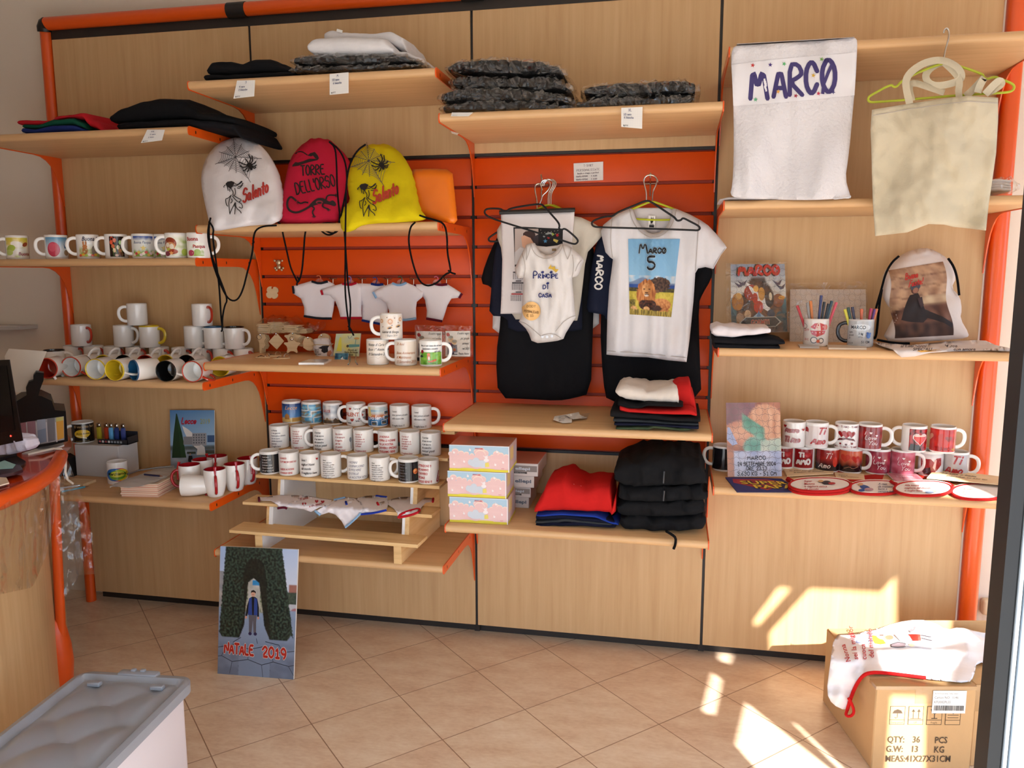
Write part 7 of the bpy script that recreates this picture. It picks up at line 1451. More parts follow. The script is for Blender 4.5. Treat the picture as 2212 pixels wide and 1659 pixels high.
mb = MB(); c4 = leaning([(1568, 568), (1700, 566), (1706, 718), (1570, 722)], -.178, -.108); mb.add(c4 + [p + Vector((0, .03, 0)) for p in c4], [(0, 1, 2, 3), (7, 6, 5, 4), (0, 4, 5, 1), (1, 5, 6, 2), (2, 6, 7, 3), (3, 7, 4, 0)]); tag(mb.build('clear_packet', FILMC, None, tuple((c4[2] + c4[3]) / 2)), 'clear packet around the colourful lettered jigsaw', 'packet')
A = Art(-1).rect(0, 0, 1, 1, 'CFC2B8'); jig(A, 14, 10, 'A89A90', .004)
board('jigsaw_puzzle', 'blank white jigsaw in clear film behind the marker mugs', 'puzzle', leaning([(1707, 625), (1870, 625), (1872, 746), (1706, 746)], -.12, -.05), A, t=.006)
mb = MB(); c4 = leaning([(1704, 612), (1873, 608), (1875, 748), (1704, 749)], -.126, -.055); mb.add(c4 + [p + Vector((0, .02, 0)) for p in c4], [(0, 1, 2, 3), (7, 6, 5, 4), (0, 4, 5, 1), (1, 5, 6, 2), (2, 6, 7, 3), (3, 7, 4, 0)]); tag(mb.build('clear_packet', FILMC, None, tuple((c4[2] + c4[3]) / 2)), 'clear packet around the blank white jigsaw', 'packet')
A = Art(1, .009); A.poly([(-.020, .070), (-.006, .084), (.012, .086), (.030, .080), (.038, .062), (.016, .058), (-.004, .062)], 'B83A38').poly([(-.004, .062), (.004, .084), (.012, .086), (.016, .058)], 'DCC0B4').poly([(-.020, .058), (.034, .058), (.030, .046), (.004, .036), (-.014, .044)], 'B83A38').ell(.034, .07, .008, .010, 'D0705A').ell(-.006, .024, .012, .012, '3A302C', 14).ell(-.006, .024, .009, .009, 'D8C8B8', 14).ell(.018, .022, .010, .010, '3A302C', 14).ell(.018, .022, .007, .007, 'D8C8B8', 14).ell(.008, .02, .006, .006, 'C85A3A', 10)
for x, y in ((-.012, .052), (0, .05), (.012, .052), (.022, .052), (-.006, .074), (.022, .072)): A.ell(x, y, .0016, .0016, 'E8E0DC', 8)
A.text('2019', -.044, .056, .009, 'B83A38', 0, .01, sx=.8).text('30 C', -.040, .022, .008, 'B83A38', 0, .01, sx=.8).line(smooth([(-.046, .064), (-.034, .066), (-.03, .076), (-.044, .084)], 1, False), .0015, '3A302C')
m1 = mug(1761, 752, -.28, zz, 'mug with a red pram drawing holding felt-tip pens', 'marker mugs in front of the blank jigsaw', hand=90, art=A, outer='DCD4CC', inner='DCD4CC')
A = Art(1, .009).ell(0, .072, .034, .012, 'D0D4D6', 18).text('MARCO', -.034, .066, .013, '22222A', 0, .01, sx=.8)
for k, s_ in enumerate(('Luglio', 'giovedi', '24')): A.text(s_, -.042, .052 - .011 * k, .007, '5A5A5E', 0, .01, sx=.7)
A.text('3 kg', -.006, .046, .008, '2A2A30', 0, .012, sx=.8).text('650 gr', -.006, .036, .005, '4A4A50', 0, 0, sx=.8).text('51 CM', .004, .016, .009, '2A2A30', 0, .012, sx=.8).text('2019', -.042, .012, .007, '4A4A50').ell(.026, .042, .008, .009, '2E5AA0').ell(.022, .052, .004, .004, '2E5AA0').ell(.031, .05, .004, .004, '2E5AA0')
m2 = mug(1857, 752, -.29, zz, 'grey mug with black handle holding felt-tip pens', 'marker mugs in front of the blank jigsaw', hand=182, hc='1A1A20', outer='B4B6B8', inner='B4B6B8', rim='C8C8C8', art=A)
def felt(mx, my, px, py, c, nm):
    z0 = zz + .012; b = Vector((mx, my, z0)); t = at(px, py, my + .004); d = t - b; o = T('felt_tip_pen', nm, 'pen', tuple(b), 0, 'felt-tip pens in two mugs')
    MB().tube([b, b + d * .86], .0048, 8).build('barrel', mat('pen_' + c, C_(c), .35), o); MB().tube([b + d * .86, t], .0052, 8).build('cap', mat('pen_' + c, C_(c), .35), o)
X1, X2 = m1.location.x, m2.location.x
for px, py, c, nm, off in ((1722, 660, 'B02A30', 'red', -.018), (1744, 654, '8A8480', 'thin grey', -.010), (1751, 650, 'C87020', 'orange', -.004), (1774, 638, '2A2E60', 'tall navy', .004), (1781, 652, '18181C', 'black', .010), (1797, 650, '1A3A4A', 'dark teal', .018), (1807, 653, 'C84A5A', 'pink', .024), (1790, 656, '141A22', 'blue-black', .014)): felt(X1 + off, -.28, px, py, c, '%s felt-tip pen in the pram mug' % nm)
for px, py, c, nm, off in ((1825, 668, 'C8C02A', 'lime', -.020), (1832, 664, '1E4030', 'dark green', -.014), (1841, 663, '2A1E38', 'deep violet', -.006), (1861, 667, 'D06030', 'orange', .004), (1882, 666, 'B01E4A', 'crimson', .016), (1890, 668, '5A2A7A', 'purple', .022), (1894, 667, 'C86A3A', 'copper', .026)): felt(X2 + off, -.29, px, py, c, '%s felt-tip pen in the grey mug' % nm)
# photo sack
def a_photo(A):
    cs_ = [(1919, 584), (2037, 565), (2058, 724), (1931, 731)]
    def f(u, v):
        c = mix('8E6A54', 'BC9878', .55 + .9 * nz(u * 7, v * 12, 1) + .4 * nz(u * 20, v * 30, 2))
        if abs((v * 7 + .3 * nz(u * 5, 1)) % 1 - .5) > .44 and v < .5: c = '6E4A3A'
        if v > .52 - .2 * (u - .5): c = mix('4A2E28', '7A5444', .5 + nz(u * 9, v * 9, 3))
        if v > .44 and u > .55 and v < .55: c = mix('A88A70', 'C8B090', .5 + nz(u * 8, v * 9))
        if v > .8: c = mix('2A1A1A', '54382E', .5 + nz(u * 10, v * 8, 4))
        return c
    A.grid(0, 0, 1, 1, 30, 36, f); A._cs = cs_
    D_ = '231C20'
    A.poly([(.36, .40), (.5, .38), (.58, .5), (.6, .62), (.86, .74), (1.0, .84), (.98, .90), (.84, .82), (.6, .74), (.5, .8), (.3, .78), (.14, .74), (.2, .66), (.28, .54)], D_).ell(.44, .33, .07, .06, '5A3A34').ell(.44, .29, .09, .05, '4A4C56').ell(.45, .34, .05, .04, '9A6A58').poly([(.5, .46), (.58, .44), (.6, .56), (.54, .6)], '3A2A2E')
    A.write('Buone', .26, .17, .085, .016, 'B0241E', rot=.05, slant=.35, sx=.62).write('Feste!', .32, .28, .085, .016, 'B0241E', rot=.08, slant=.35, sx=.62)
y1 = 741; o = T('drawstring_bag', 'white drawstring bag printed with a photo of a person sitting on rocks', 'bag', tuple(at(2000, 738, -.20)))
ol = [(1906, 735), (1923, 700), (1934, 678), (1912, 653), (1906, 631), (1908, 591), (1927, 566), (1952, 547), (1983, 536), (2008, 536), (2036, 550), (2058, 569), (2066, 600), (2055, 622), (2074, 641), (2078, 669), (2074, 688), (2094, 722), (2089, 730), (2052, 734), (1958, 741)]
P = Puff(smooth(ol, 1), -.10, -.22, 536, 741, .04, 40, .010, (.025, .02), 4, 6.5, fold_fn=pleat(1995, 534, 50)); P.mesh().build('bag_body', cloth('D2C8C4', .02, .15, 60), o, angle=180)
A = Art(-1, .03); a_photo(A); cs2 = A._cs
def bil2(u, v): 
    a = (cs2[0][0] + (cs2[1][0] - cs2[0][0]) * u, cs2[0][1] + (cs2[1][1] - cs2[0][1]) * u); b = (cs2[3][0] + (cs2[2][0] - cs2[3][0]) * u, cs2[3][1] + (cs2[2][1] - cs2[3][1]) * u); return (a[0] + (b[0] - a[0]) * v + 4 * sin(v * 9), a[1] + (b[1] - a[1]) * v)
A.build('print', o, lambda u, v, l=0: P.pr(*bil2(u, v), l))
for L, Y in (([(1942, 553), (1926, 567), (1913, 590), (1904, 625), (1888, 680), (1880, 715), (1889, 735), (1894, 720), (1899, 660), (1905, 625)], -.19), ([(2048, 558), (2060, 575), (2068, 600), (2072, 638)], -.17), ([(1895, 734), (1930, 741), (1965, 742)], -.27)): cord(L, Y, .0042).build('cord', BLK, o)
wc = T('printed_cloth', 'flat white printed cloth hanging over the shelf edge beside the photo bag', 'cloth', tuple(on(2000, 755, zz)))
class Lc(Puff):
    def front(s, x, y, l=0):
        q = on(x, y, zz + .006 + .012 * abs(nz(x * .03, y * .1, 2)))
        if q.y < -.445: q = at(x, y, -.448 - .012 * abs(nz(x * .05, y * .06)))
        if q.y > -.17: q = at(x, y, -.17)
        return q - ray(x, y) * (.0015 * l)
P = Lc([(1884, 738), (1920, 742), (1970, 746), (2040, 738), (2105, 735), (2130, 736), (2150, 745), (2204, 757), (2204, 760), (2140, 757), (2060, 759), (2010, 762), (1975, 770), (1948, 772), (1940, 766), (1930, 756), (1905, 748)], 0, res=7); P.bulge = lambda x, y: .002
P.mesh().build('cloth', cloth('D4CAC6', .02, .2), wc, angle=180)
A = Art(-1)
for x, y, s_ in ((1945, 750, 'ai miei nonni'), (1972, 757, 'SPECIALI'), (2060, 757, 'con amore'), (2040, 750, 'Marco')): A.text(s_, x, y, 6, '3A343A', .2, .02, sx=1.3)
A.poly([(1980, 758), (2030, 754), (2034, 758), (1990, 761)], 'C8923A'); A.build('print', wc, P.pr)
# folded tee pile and loose tiles
for c, pts, lab, sd_ in (('16161A', [(1544, 740, 756), (1600, 742, 758), (1660, 744, 758), (1686, 746, 758)], 'black folded top, bottom one at the left end of the puzzle shelf', 1), ('141418', [(1542, 728, 744), (1600, 730, 747), (1660, 728, 748), (1697, 736, 746)], 'black folded top just under the white one on the puzzle shelf', 2), ('DAD4D8', [(1539, 706, 724), (1552, 702, 730), (1580, 705, 732), (1620, 708, 727), (1666, 707, 722)], 'white folded top lying on two black ones on the puzzle shelf', 3)):
    garment('folded_shirt', lab, pts, -.43, .24, c, wr=.007 if sd_ == 3 else .003, seed=sd_, ns=20)
for c, lab, cl_ in ((((1728, 752), (1770, 753), (1766, 747), (1724, 747)), 'small grey card lying in front of the pram mug', 'B8B4B0'), (((1790, 755), (1872, 756), (1868, 749), (1786, 748)), 'thin beige tile lying in front of the grey mug', 'D0BCA4')):
    p = [on(x, y, zz) for x, y in c]; mb = MB().add(p + [q + Vector((0, 0, .006)) for q in p], [(3, 2, 1, 0), (4, 5, 6, 7), (0, 1, 5, 4), (1, 2, 6, 5), (2, 3, 7, 6), (3, 0, 4, 7)]); tag(mb.build('flat_tile', mat('tile_' + cl_, C_(cl_), .3), None, tuple(p[0])), lab, 'tile')

# --- love mugs shelf
zz = SZ['44']
A = Art(-1)
def hands(u, v):
    c = mix('8A5A50', 'B07A68', .5 + nz(u * 4, v * 5, 2))
    n = nz(u * 5, v * 6, 7)
    if u < .55 and v < .3: c = mix('7A5A66', '8E6E78', .5 + n)
    if (u - .72) ** 2 / .12 + (v - .32) ** 2 / .09 < 1: c = mix('C08A70', 'D8AC90', .5 + nz(u * 14, v * 4, 3))
    if (u - .25) ** 2 / .08 + (v - .42) ** 2 / .03 < 1: c = mix('B88070', 'CFA088', .5 + n)
    if abs(v - .32 - .5 * (u - .45)) < .10 and .3 < u < .7: c = mix('5A9080', '78A898', .5 + n)
    if (u - .55) ** 2 / .06 + (v - .60) ** 2 / .02 < 1: c = mix('6A9C90', '90B4A8', .5 + n)
    if v > .48 + .4 * (1 - u) * .3 and u > .62: c = mix('A0B4A8', 'C8CCBC', .5 + n)
    if v > .66: c = mix('9AA4C4', 'BCC0D4', .5 + n + (v - .7))
    if v > .64 and u < .12: c = 'B07A68'
    return c
A.grid(0, 0, 1, 1, 36, 48, hands)
A.poly([(.02, .33), (.06, .34), (.2, .56), (.1, .58), (.0, .5)], '98A4C8')
jig(A, 9, 12, '6A6468', .004)
for s_, y in (('MARCO', .775), ('24 SETTEMBRE 2004', .855), ('ORE 23.13', .915), ('3,630 KG - 51 CM', .985)): A.write(s_, .54, y, .050, .009, '22242E', al='c', wd=(.34, .70, .38, .72)[('MARCO', '24 SETTEMBRE 2004', 'ORE 23.13', '3,630 KG - 51 CM').index(s_)])
board('jigsaw_puzzle', 'newborn photo jigsaw with handwritten birth details', 'puzzle', leaning([(1568, 870), (1685, 869), (1689, 1029), (1572, 1030)], -.29, -.22), A, t=.010, m=PRINTG, edge=TAGW)
GL_ = 'love mugs on two tiers'; RD1 = '9A1418'
def lv(px, lab, hand, art, tier, inner='D8D6D2', turn=0):
    Y = (-.10, -.13)[tier]; mug(px, (1016, 952)[tier], Y, zz + (0, MH + .0006)[tier], lab, GL_, hand=hand, art=art, inner=inner, rim='ECEAE6', turn=turn)
def bgr(c1, c2, sd_=0): a = Art(1, .009); photo(a, -.056, .056, lambda u, v: mix(c1, c2, .5 + .9 * nz(u * 4, v * 4, sd_)), .008, .092); return a
def ily(a, c='E8DCDC'): return a.write('I', -.020, .062, .012, .0018, c, slant=.3).write('Love', -.016, .044, .016, .0018, c, slant=.3, sx=.75).write('You', -.004, .024, .016, .0018, c, slant=.3, sx=.75).heart(.004, .070, .005, c).heart(.024, .060, .0045, c)
def tiamo(a, c, w, h=.020, x=-.022): return a.write('Ti', x + .012, .058, h, w, c, slant=.35, sx=.8).write('Amo', x - .010, .020, h, w, c, slant=.35, sx=.8)
a = Art(1, .009)
for c, w in (('A81E24', .0075), ('E8E2E0', .004), ('8E1A22', .0024)): a.write('Amore', -.034, .062, .017, w, c, slant=.15, sx=.72).write('Ti Amo', -.034, .024, .019, w, c, slant=.15, sx=.62)
a.heart(-.034, .084, .007, 'A81E24').heart(.036, .072, .006, 'A81E24'); lv(1714, 'white mug with chunky outlined red lettering, upper tier left end', 90, a, 1)
a = Art(1, .009).rect(-.056, .01, .056, .088, 'D8CCC8'); a.ell(-.040, .07, .010, .012, RD1).ell(-.04, .056, .012, .008, 'D8CCC8', 12); lv(1763, 'pale mug with large red script, handle right, upper tier', -5, tiamo(a, 'A8161C', .0055, .024, -.008), 1)
a = Art(1, .009)
for y in (.086, .008): a.text('TI AMO - TI AMO - TI AMO - TI', 0, y, .0075, '7A1A20', 0, .015, 'c', sx=.85)
for x, k in ((-.018, .014), (.018, .014), (0, .017)): a.heart(x, .062, k, '8E1218' if x else 'A01A20')
a.poly([(-.034, .034), (-.026, .044), (0, .048), (.026, .044), (.034, .034), (.02, .038), (0, .040), (-.02, .038)], '5A1218').ell(0, .030, .014, .012, 'E8DEDA', 14).ell(-.02, .024, .004, .004, '7A1A20').ell(.02, .026, .004, .004, '7A1A20').ell(0, .022, .004, .004, '5A1218'); lv(1828, 'white mug with three dark red hearts and repeated lettering', 90, a, 1)
lv(1878, 'dark red mug with white script and hearts, upper tier', -5, ily(bgr('6A1014', '9A181C', 3)), 1)
a = Art(1, .009); photo(a, -.016, .056, lambda u, v: mix('3A0A0E', 'B01C1C', .5 + 1.1 * nz(u * 6, v * 6, 5))); a.poly([(-.016, .008), (.03, .008), (.02, .03), (-.01, .034)], '1E1416').heart(.022, .054, .027, 'E0D0CC').heart(.022, .053, .023, 'C82A1E').poly([(.002, .062), (.042, .062), (.04, .072), (.022, .068), (.004, .072)], 'E8B8A8'); lv(1974, 'mug with a glassy half-filled heart, handle left, upper tier', 180, a, 1)
a = bgr('A01418', 'CC2A20', 8); a.ell(.0, .05, .022, .026, 'B82A20', 18).heart(.02, .058, .012, '8A3A34').heart(-.048, .062, .016, 'C8806A').text('TI AMO', -.024, .012, .014, '8A1414', 0, .02, sx=.8).text('93', .032, .012, .010, 'C8B83A'); lv(2036, 'bright red mug with yellow mark, upper tier right end', 20, a, 1)
def tia(): 
    a = Art(1, .009).rect(-.034, .016, .040, .090, '8E141A').rect(-.060, .016, -.046, .090, '8E141A')
    return a.write('Ti', -.014, .060, .016, .006, 'E6E0DC', sx=.8).heart(.018, .068, .013, 'B01A20').write('AMO', -.022, .032, .019, .007, 'E6E0DC', sx=.78)
lv(1690, 'red square-print mug mostly hidden behind the newborn jigsaw, lower tier', 90, tia(), 0); lv(1733, 'mug with a ragged red square and white block letters', 90, tia(), 0)
a = Art(1, .009); photo(a, -.056, .056, lambda u, v: mix('1E1014', mix('7A1418', 'B02A1E', u + .4 * nz(u * 4, v * 4)), (v - .25 + .1 * nz(u * 6, 2)) * 3)); a.ell(.03, .044, .010, .020, 'C83A28', 16); lv(1786, 'black and red mug with thin white script, lower tier', 90, tiamo(a, 'E0C8BC', .0026, .020, -.022), 0)
a = Art(1, .009); photo(a, -.056, .056, lambda u, v: mix('1E1014', mix('C0341E', 'D8704A', .5 + nz(u * 4, v * 4, 6)), (v - .25 + .12 * nz(u * 6, 2)) * 3)); a.heart(-.018, .062, .019, 'C03A2A').heart(.02, .06, .016, 'B82A1E').line(smooth([(-.02, .02), (0, .03), (.01, .02), (.03, .03)], 1, False), .001, 'C89A7A'); lv(1835, 'black and orange-red mug with overlapping hearts, handle right', -10, a, 0)
lv(1895, 'pink-edged crimson mug with white script, left one of two alike', 90, ily(bgr('7A1428', 'A83A50', 11)), 0); lv(1948, 'pink-edged crimson mug with white script, right one of two alike', -8, ily(bgr('9A1A30', 'C87084', 13)), 0)
a = Art(1, .009); photo(a, -.050, .056, lambda u, v: mix('B4AEB0', 'D8D4D4', .5 + nz(u * 3, v * 3))); a.poly([(-.036, .070), (.0, .072), (.012, .06), (.02, .076), (.038, .078), (.040, .05), (.024, .03), (.004, .010), (-.02, .010), (-.034, .03)], '8E141A').poly([(-.03, .03), (.0, .04), (.004, .012), (-.02, .012)], '3A0C12').poly([(.008, .04), (.014, .07), (.020, .07), (.016, .03)], 'D8A8A4'); lv(2009, 'pale mug with a big dark red heart pouring, lower tier', 90, a, 0)
a = Art(1, .009).rect(-.056, .008, .056, .092, 'B4AEB0'); lv(2063, 'grey mug with big red script at the right end, lower tier', -4, tiamo(a, '9A1820', .0060, .028, -.026), 0)
mug(1563, 1002, -.16, zz, 'dark mug with white handle, hidden behind the newborn jigsaw', GL_, hand=180, art=Art(1, .009).rect(-.056, .008, .056, .092, '1E1A1E'))
# flat goods in front
def slabxy(pts, z0, t, m, parent, name): 
    p = [on(x, y, z0) for x, y in pts]; n = len(p); return MB().add([q for q in p] + [q + Vector((0, 0, t)) for q in p], [list(range(n)), list(range(n, 2 * n))] + [(i, (i + 1) % n, n + (i + 1) % n, n + i) for i in range(n)]).build(name, m, parent)
def signs(label, pts, n, txt, dx=0):
    o = T('wooden_plaque', label, 'plaque', tuple(on(*pts[0], zz))); 
    for k in range(n): slabxy([(x + (k % 2) * 2, y) for x, y in pts], zz + .0005 + k * .0045, .004, TAGW, o, 'plaque')
    A = Art(-1); zt2 = zz + .0012 + n * .0045
    q = [on(x, y - 0, zt2) for x, y in pts[:4]]
    for k, s_ in enumerate(txt): A.text(s_, .12 + .08 * k, .30 + .24 * k, .11, '3A2A1C', .3, .015, sx=.55)
    A.build('burnt_lettering', o, lambda u, v, l=0: q[0].lerp(q[1], u).lerp(q[3].lerp(q[2], u), v) + Vector((0, 0, .0003 * l)))
for pts, c, lab in (([(1800, 1016), (1850, 1030), (1910, 1024), (1905, 1040), (1850, 1042), (1805, 1034)], 'A82418', 'red felt sheet lying between the wooden plaques and pot holders'), ([(1955, 1022), (1990, 1016), (2010, 1022), (2000, 1034), (1975, 1036)], 'A82418', 'red felt corner under the pink card')):
    o = slabxy(pts, zz + .0005, .003, cloth('A82418', .03), None, 'felt_sheet'); tag(o, lab, 'felt')
signs('stack of small wooden plaques with burnt verses, left of the felt', [(1690, 1014), (1800, 1010), (1798, 1024), (1698, 1030)], 2, ['Ti amo piu di ieri', 'e meno di domani'])
signs('little wooden plaque leaning by the red felt', [(1802, 1022), (1866, 1026), (1868, 1038), (1806, 1036)], 1, ['Auguri di', 'buon compleanno'])
signs('thick stack of wooden plaques with verses at the sunny right end', [(2020, 1014), (2180, 1034), (2180, 1050), (2002, 1034)], 5, ['La vita e bella', 'perche ci sei tu'])
o, q_ = board('card', 'glossy pink photo card lying by the pot holders', 'card', [on(1916, 1022, zz + .010), on(1978, 1022, zz + .010), on(2000, 1040, zz + .007), on(1934, 1040, zz + .007)], Art(-1).grid(0, 0, 1, 1, 10, 8, lambda u, v: mix('9A4A5A', 'D09AA0', .5 + nz(u * 4, v * 4, 5))).text('Ti voglio bene', .2, .5, .14, 'E8DCDC', .2, 0, sx=.5).text('mamma', .3, .8, .14, 'E8DCDC', .2, 0, sx=.5), t=.003, m=PRINTG)
A = Art(-1).rect(0, 0, 1, 1, '2A2A6A').poly([(.10, .12), (.72, .10), (.98, .34), (.5, .92), (.06, .40)], '9A2430').poly([(.16, .18), (.70, .16), (.90, .34), (.5, .82), (.13, .40)], 'A82A30').poly([(.2, .22), (.68, .2), (.86, .34), (.5, .76), (.18, .38)], '8A1E28')
for c, b in (('2A2414', .06), ('D8B830', .02)): A.text('SUPER', .18 + (.01 if b > .05 else 0), .50, .24, c, 0, b, sx=.85).text("PAPA'", .34 + (.01 if b > .05 else 0), .80, .24, c, 0, b, sx=.85)
board('mouse_pad', 'dark blue mat with yellow SUPER lettering on a red shield', 'mat', [on(1567, 1031, zz + .004), on(1688, 1034, zz + .004), on(1731, 1062, zz + .004), on(1592, 1062, zz + .004)], A, t=.0035, m=PRINT, edge=mat('blue_rubber', S(30, 30, 70), .8))
RB = cloth('A81C1A', .04)
def holder(label, cx, cy, rx, ry, z0, art, tabx, group='red-rimmed round pot holders', sh=0):
    o = T('pot_holder', label, 'pot holder', tuple(on(cx, cy, z0)), 0, group)
    pts = [(cx + rx * math.copysign(abs(cos(a)) ** .8, cos(a)), cy + ry * sin(a) - .10 * (rx * cos(a)) * .0 + sh * cos(a)) for a in [2 * pi * k / 40 for k in range(40)]]
    slabxy([(x, y) for x, y in pts], z0, .008, mat('quilted_white', S(226, 220, 216), .9, bump=.15, bscale=40), o, 'pad')
    MB().tube([on(x, y, z0 + .005) for x, y in pts], .0055, 8, closed=True).build('binding', RB, o)
    MB().tube([on(tabx[0], tabx[1], z0 + .005), on(tabx[2], tabx[3], z0 + .005)], .006, 8).build('hanging_tab', RB, o)
    A = Art(-1); art(A, cx, cy, rx, ry); A.build('print', o, lambda x, y, l=0: on(x, y, z0 + .0092 + .0003 * l))
def txt3(lines, x, y, dy, c='A83030', h=4.2): return lambda A, cx, cy, rx, ry: [A.text(s_, cx + x, cy + y + k * dy, h, c, .2, .012, sx=1.25) for k, s_ in enumerate(lines)]
holder('lower of the two stacked red-rimmed pot holders', 1771, 1054, 66, 14, zz + .0005, txt3([], 0, 0, 5), (1712, 1044, 1700, 1036))
def art1(A, cx, cy, rx, ry): txt3(['Super', 'Mamma', 'la migliore cuoca', 'del mondo'], -34, -7, 5.6)(A, cx, cy, rx, ry); A.ell(cx + 14, cy - 6, 10, 4, '26262E', 14).ell(cx + 26, cy - 4, 8, 2.5, 'A82A2A', 12).ell(cx + 2, cy - 9, 6, 2.5, 'C8A070', 10)
holder('upper of the two stacked red-rimmed pot holders', 1771, 1048, 66, 14, zz + .010, art1, (1714, 1040, 1702, 1033))
def art2(A, cx, cy, rx, ry): A.ell(cx - 22, cy - 1, 12, 5, '2A4A8A', 14, .3).ell(cx - 14, cy + 3, 10, 3.5, 'B08A94', 12).ell(cx - 30, cy + 5, 7, 3, '2A4A8A', 12).ell(cx - 32, cy - 8, 6, 3, 'C89A70', 10); txt3(['A casa', 'da mamma', 'bene e', 'sempre bello'], 6, -7, 5.4, '3A4A6A')(A, cx, cy, rx, ry)
holder('red-rimmed pot holder with a blue drawing', 1891, 1054, 56, 14, zz + .0005, art2, (1840, 1046, 1826, 1040))
def art3(A, cx, cy, rx, ry): txt3(['Alla nonna', 'migliore del mondo', 'ti voglio bene'], -40, -6, 5.6)(A, cx, cy, rx, ry); A.ell(cx + 22, cy + 5, 8, 3, 'D8B08A', 12).ell(cx + 14, cy + 7, 10, 2.5, '8AA0C0', 12)
holder('red-rimmed pot holder with red script, second from the right end', 1994, 1056, 62, 15, zz + .0105, art3, (1938, 1048, 1924, 1040))
holder('red-rimmed pot holder glowing in sunlight at the right end', 2117, 1063, 62, 16, zz + .0005, txt3(['Al papa', 'piu buono', 'del mondo'], -36, -5, 5.6, 'C88078'), (2060, 1052, 2040, 1038))

# =====================================================  POSTER ON THE FLOOR
A = Art(-1)
def ip(x, *k):
    for (a, p), (b, q) in zip(k, k[1:]):
        if x <= b: return p + (q - p) * max(0, (x - a) / (b - a))
    return k[-1][1]
def nat(u, v):
    n1, n2 = nz(u * 11, v * 18, 1), nz(u * 40, v * 62, 3); w = .012 * n2
    c = mix('9CB6DE', 'D6DAE4', v * 1.6 + u * .3)
    if v > .19 and u < .1: c = mix('8A8C92', 'B0A8A4', .5 + n1)
    if v > .27 and u > .9: c = mix('A8685A', '8A6A60', .5 + n1)
    if v > .33 and u > .86: c = mix('2E3A34', '4A5A4A', .5 + n2)
    if v > .42 and u > .88: c = mix('B8BAC0', 'A04048', (n1 > .1) * .8)
    if v > .47: c = mix('8EA0BC', '6A7488', (v - .47) * 2.0 + .3 * n1)
    if .075 - .1 * v + w < u < .80 + .26 * v + w and v < .705 - .9 * max(0, .05 - abs(u - (.0 if u < .5 else .95))) : c = mix('121A15', '3A4E42', .36 + 1.8 * n2)
    L, R = ip(v, (.08, .40), (.12, .34), (.2, .305), (.5, .335), (.7, .275)), ip(v, (.08, .50), (.12, .57), (.2, .60), (.4, .625), (.7, .685))
    if L + w < u < R + w and v > .085: c = mix('121410', '262C24', .4 + n2)
    hw = ip(v, (.235, 0), (.27, .07), (.45, .105), (.6, .13), (.70, .195)); cc = ip(v, (.235, .445), (.7, .475))
    if abs(u - cc) < hw or (v > .705 and L < u < R):
        c = mix('C8C6C0', 'A8A69E', .5 + n1) if v < .50 else mix('8EA0BC', '7A88A0', (v - .5) * 3)
        if .25 < v < .29 and u > .43: c = '2E86C0'
        if .31 < v < .5 and (u < .38 or u > .53): c = mix('5A6A4A', 'B8B4A4', .5 + n2)
    return c
A.grid(0, 0, 1, 1, 110, 170, nat)
for L in ([(0, .79), (.2, .76), (.42, .79), (.6, .76), (.8, .80), (1, .78)], [(0, .86), (.05, .855), (.19, .895), (.4, .87), (.58, .905), (.73, .875), (.93, .90), (1, .89)], [(.19, .895), (.16, .99)], [(.58, .905), (.6, 1)], [(.93, .90), (1, .97)], [(.4, .87), (.4, .80)], [(.73, .875), (.71, .83)], [(.09, .80), (.05, .855)], [(.3, .70), (.2, .74), (.2, .76)], [(.5, .70), (.52, .74)], [(.62, .72), (.8, .74), (.84, .78)]): A.line(L, .006, '3A4250')
A.ell(.447, .355, .030, .022, 'D0A088', 14).poly([(.415, .352), (.42, .332), (.45, .325), (.478, .336), (.48, .352), (.462, .343), (.43, .343)], '1E1614').rect(.434, .372, .46, .385, 'C89880')
A.poly([(.40, .39), (.43, .378), (.47, .378), (.50, .39), (.525, .46), (.53, .53), (.505, .53), (.50, .47), (.50, .52), (.40, .52), (.40, .47), (.375, .53), (.352, .53), (.37, .45)], '15161C').poly([(.395, .392), (.428, .384), (.44, .52), (.385, .52)], '2A448A').poly([(.462, .384), (.50, .392), (.51, .52), (.462, .52)], '2A448A')
A.ell(.362, .540, .014, .011, 'C89078').ell(.522, .540, .013, .011, 'C89078').poly([(.395, .52), (.50, .52), (.495, .58), (.497, .655), (.465, .655), (.452, .56), (.44, .655), (.405, .655), (.402, .58)], '5E5A62').ell(.42, .665, .022, .013, '2A2048').ell(.488, .665, .022, .013, '2A2048').line([(.435, .36), (.458, .36)], .003, '9A5A50')
for k, (c, w) in enumerate((('D8C8C0', .030), ('B82A1C', .021))): A.write('NATALE', .09, .825, .075, w, c, rot=-.02, wd=.38).write('2019', .59, .835, .075, w, c, rot=-.02, wd=.30)
p0, p1 = on(470, 1455, 0), on(634, 1468, 0); q0, q1 = at(476, 1180, -.505), at(644, 1187, -.505)
board('poster_panel', 'tall photo panel of a child under a hedge arch, standing on the tiles', 'poster', [q0, q1, p1, p0], A, t=.008)

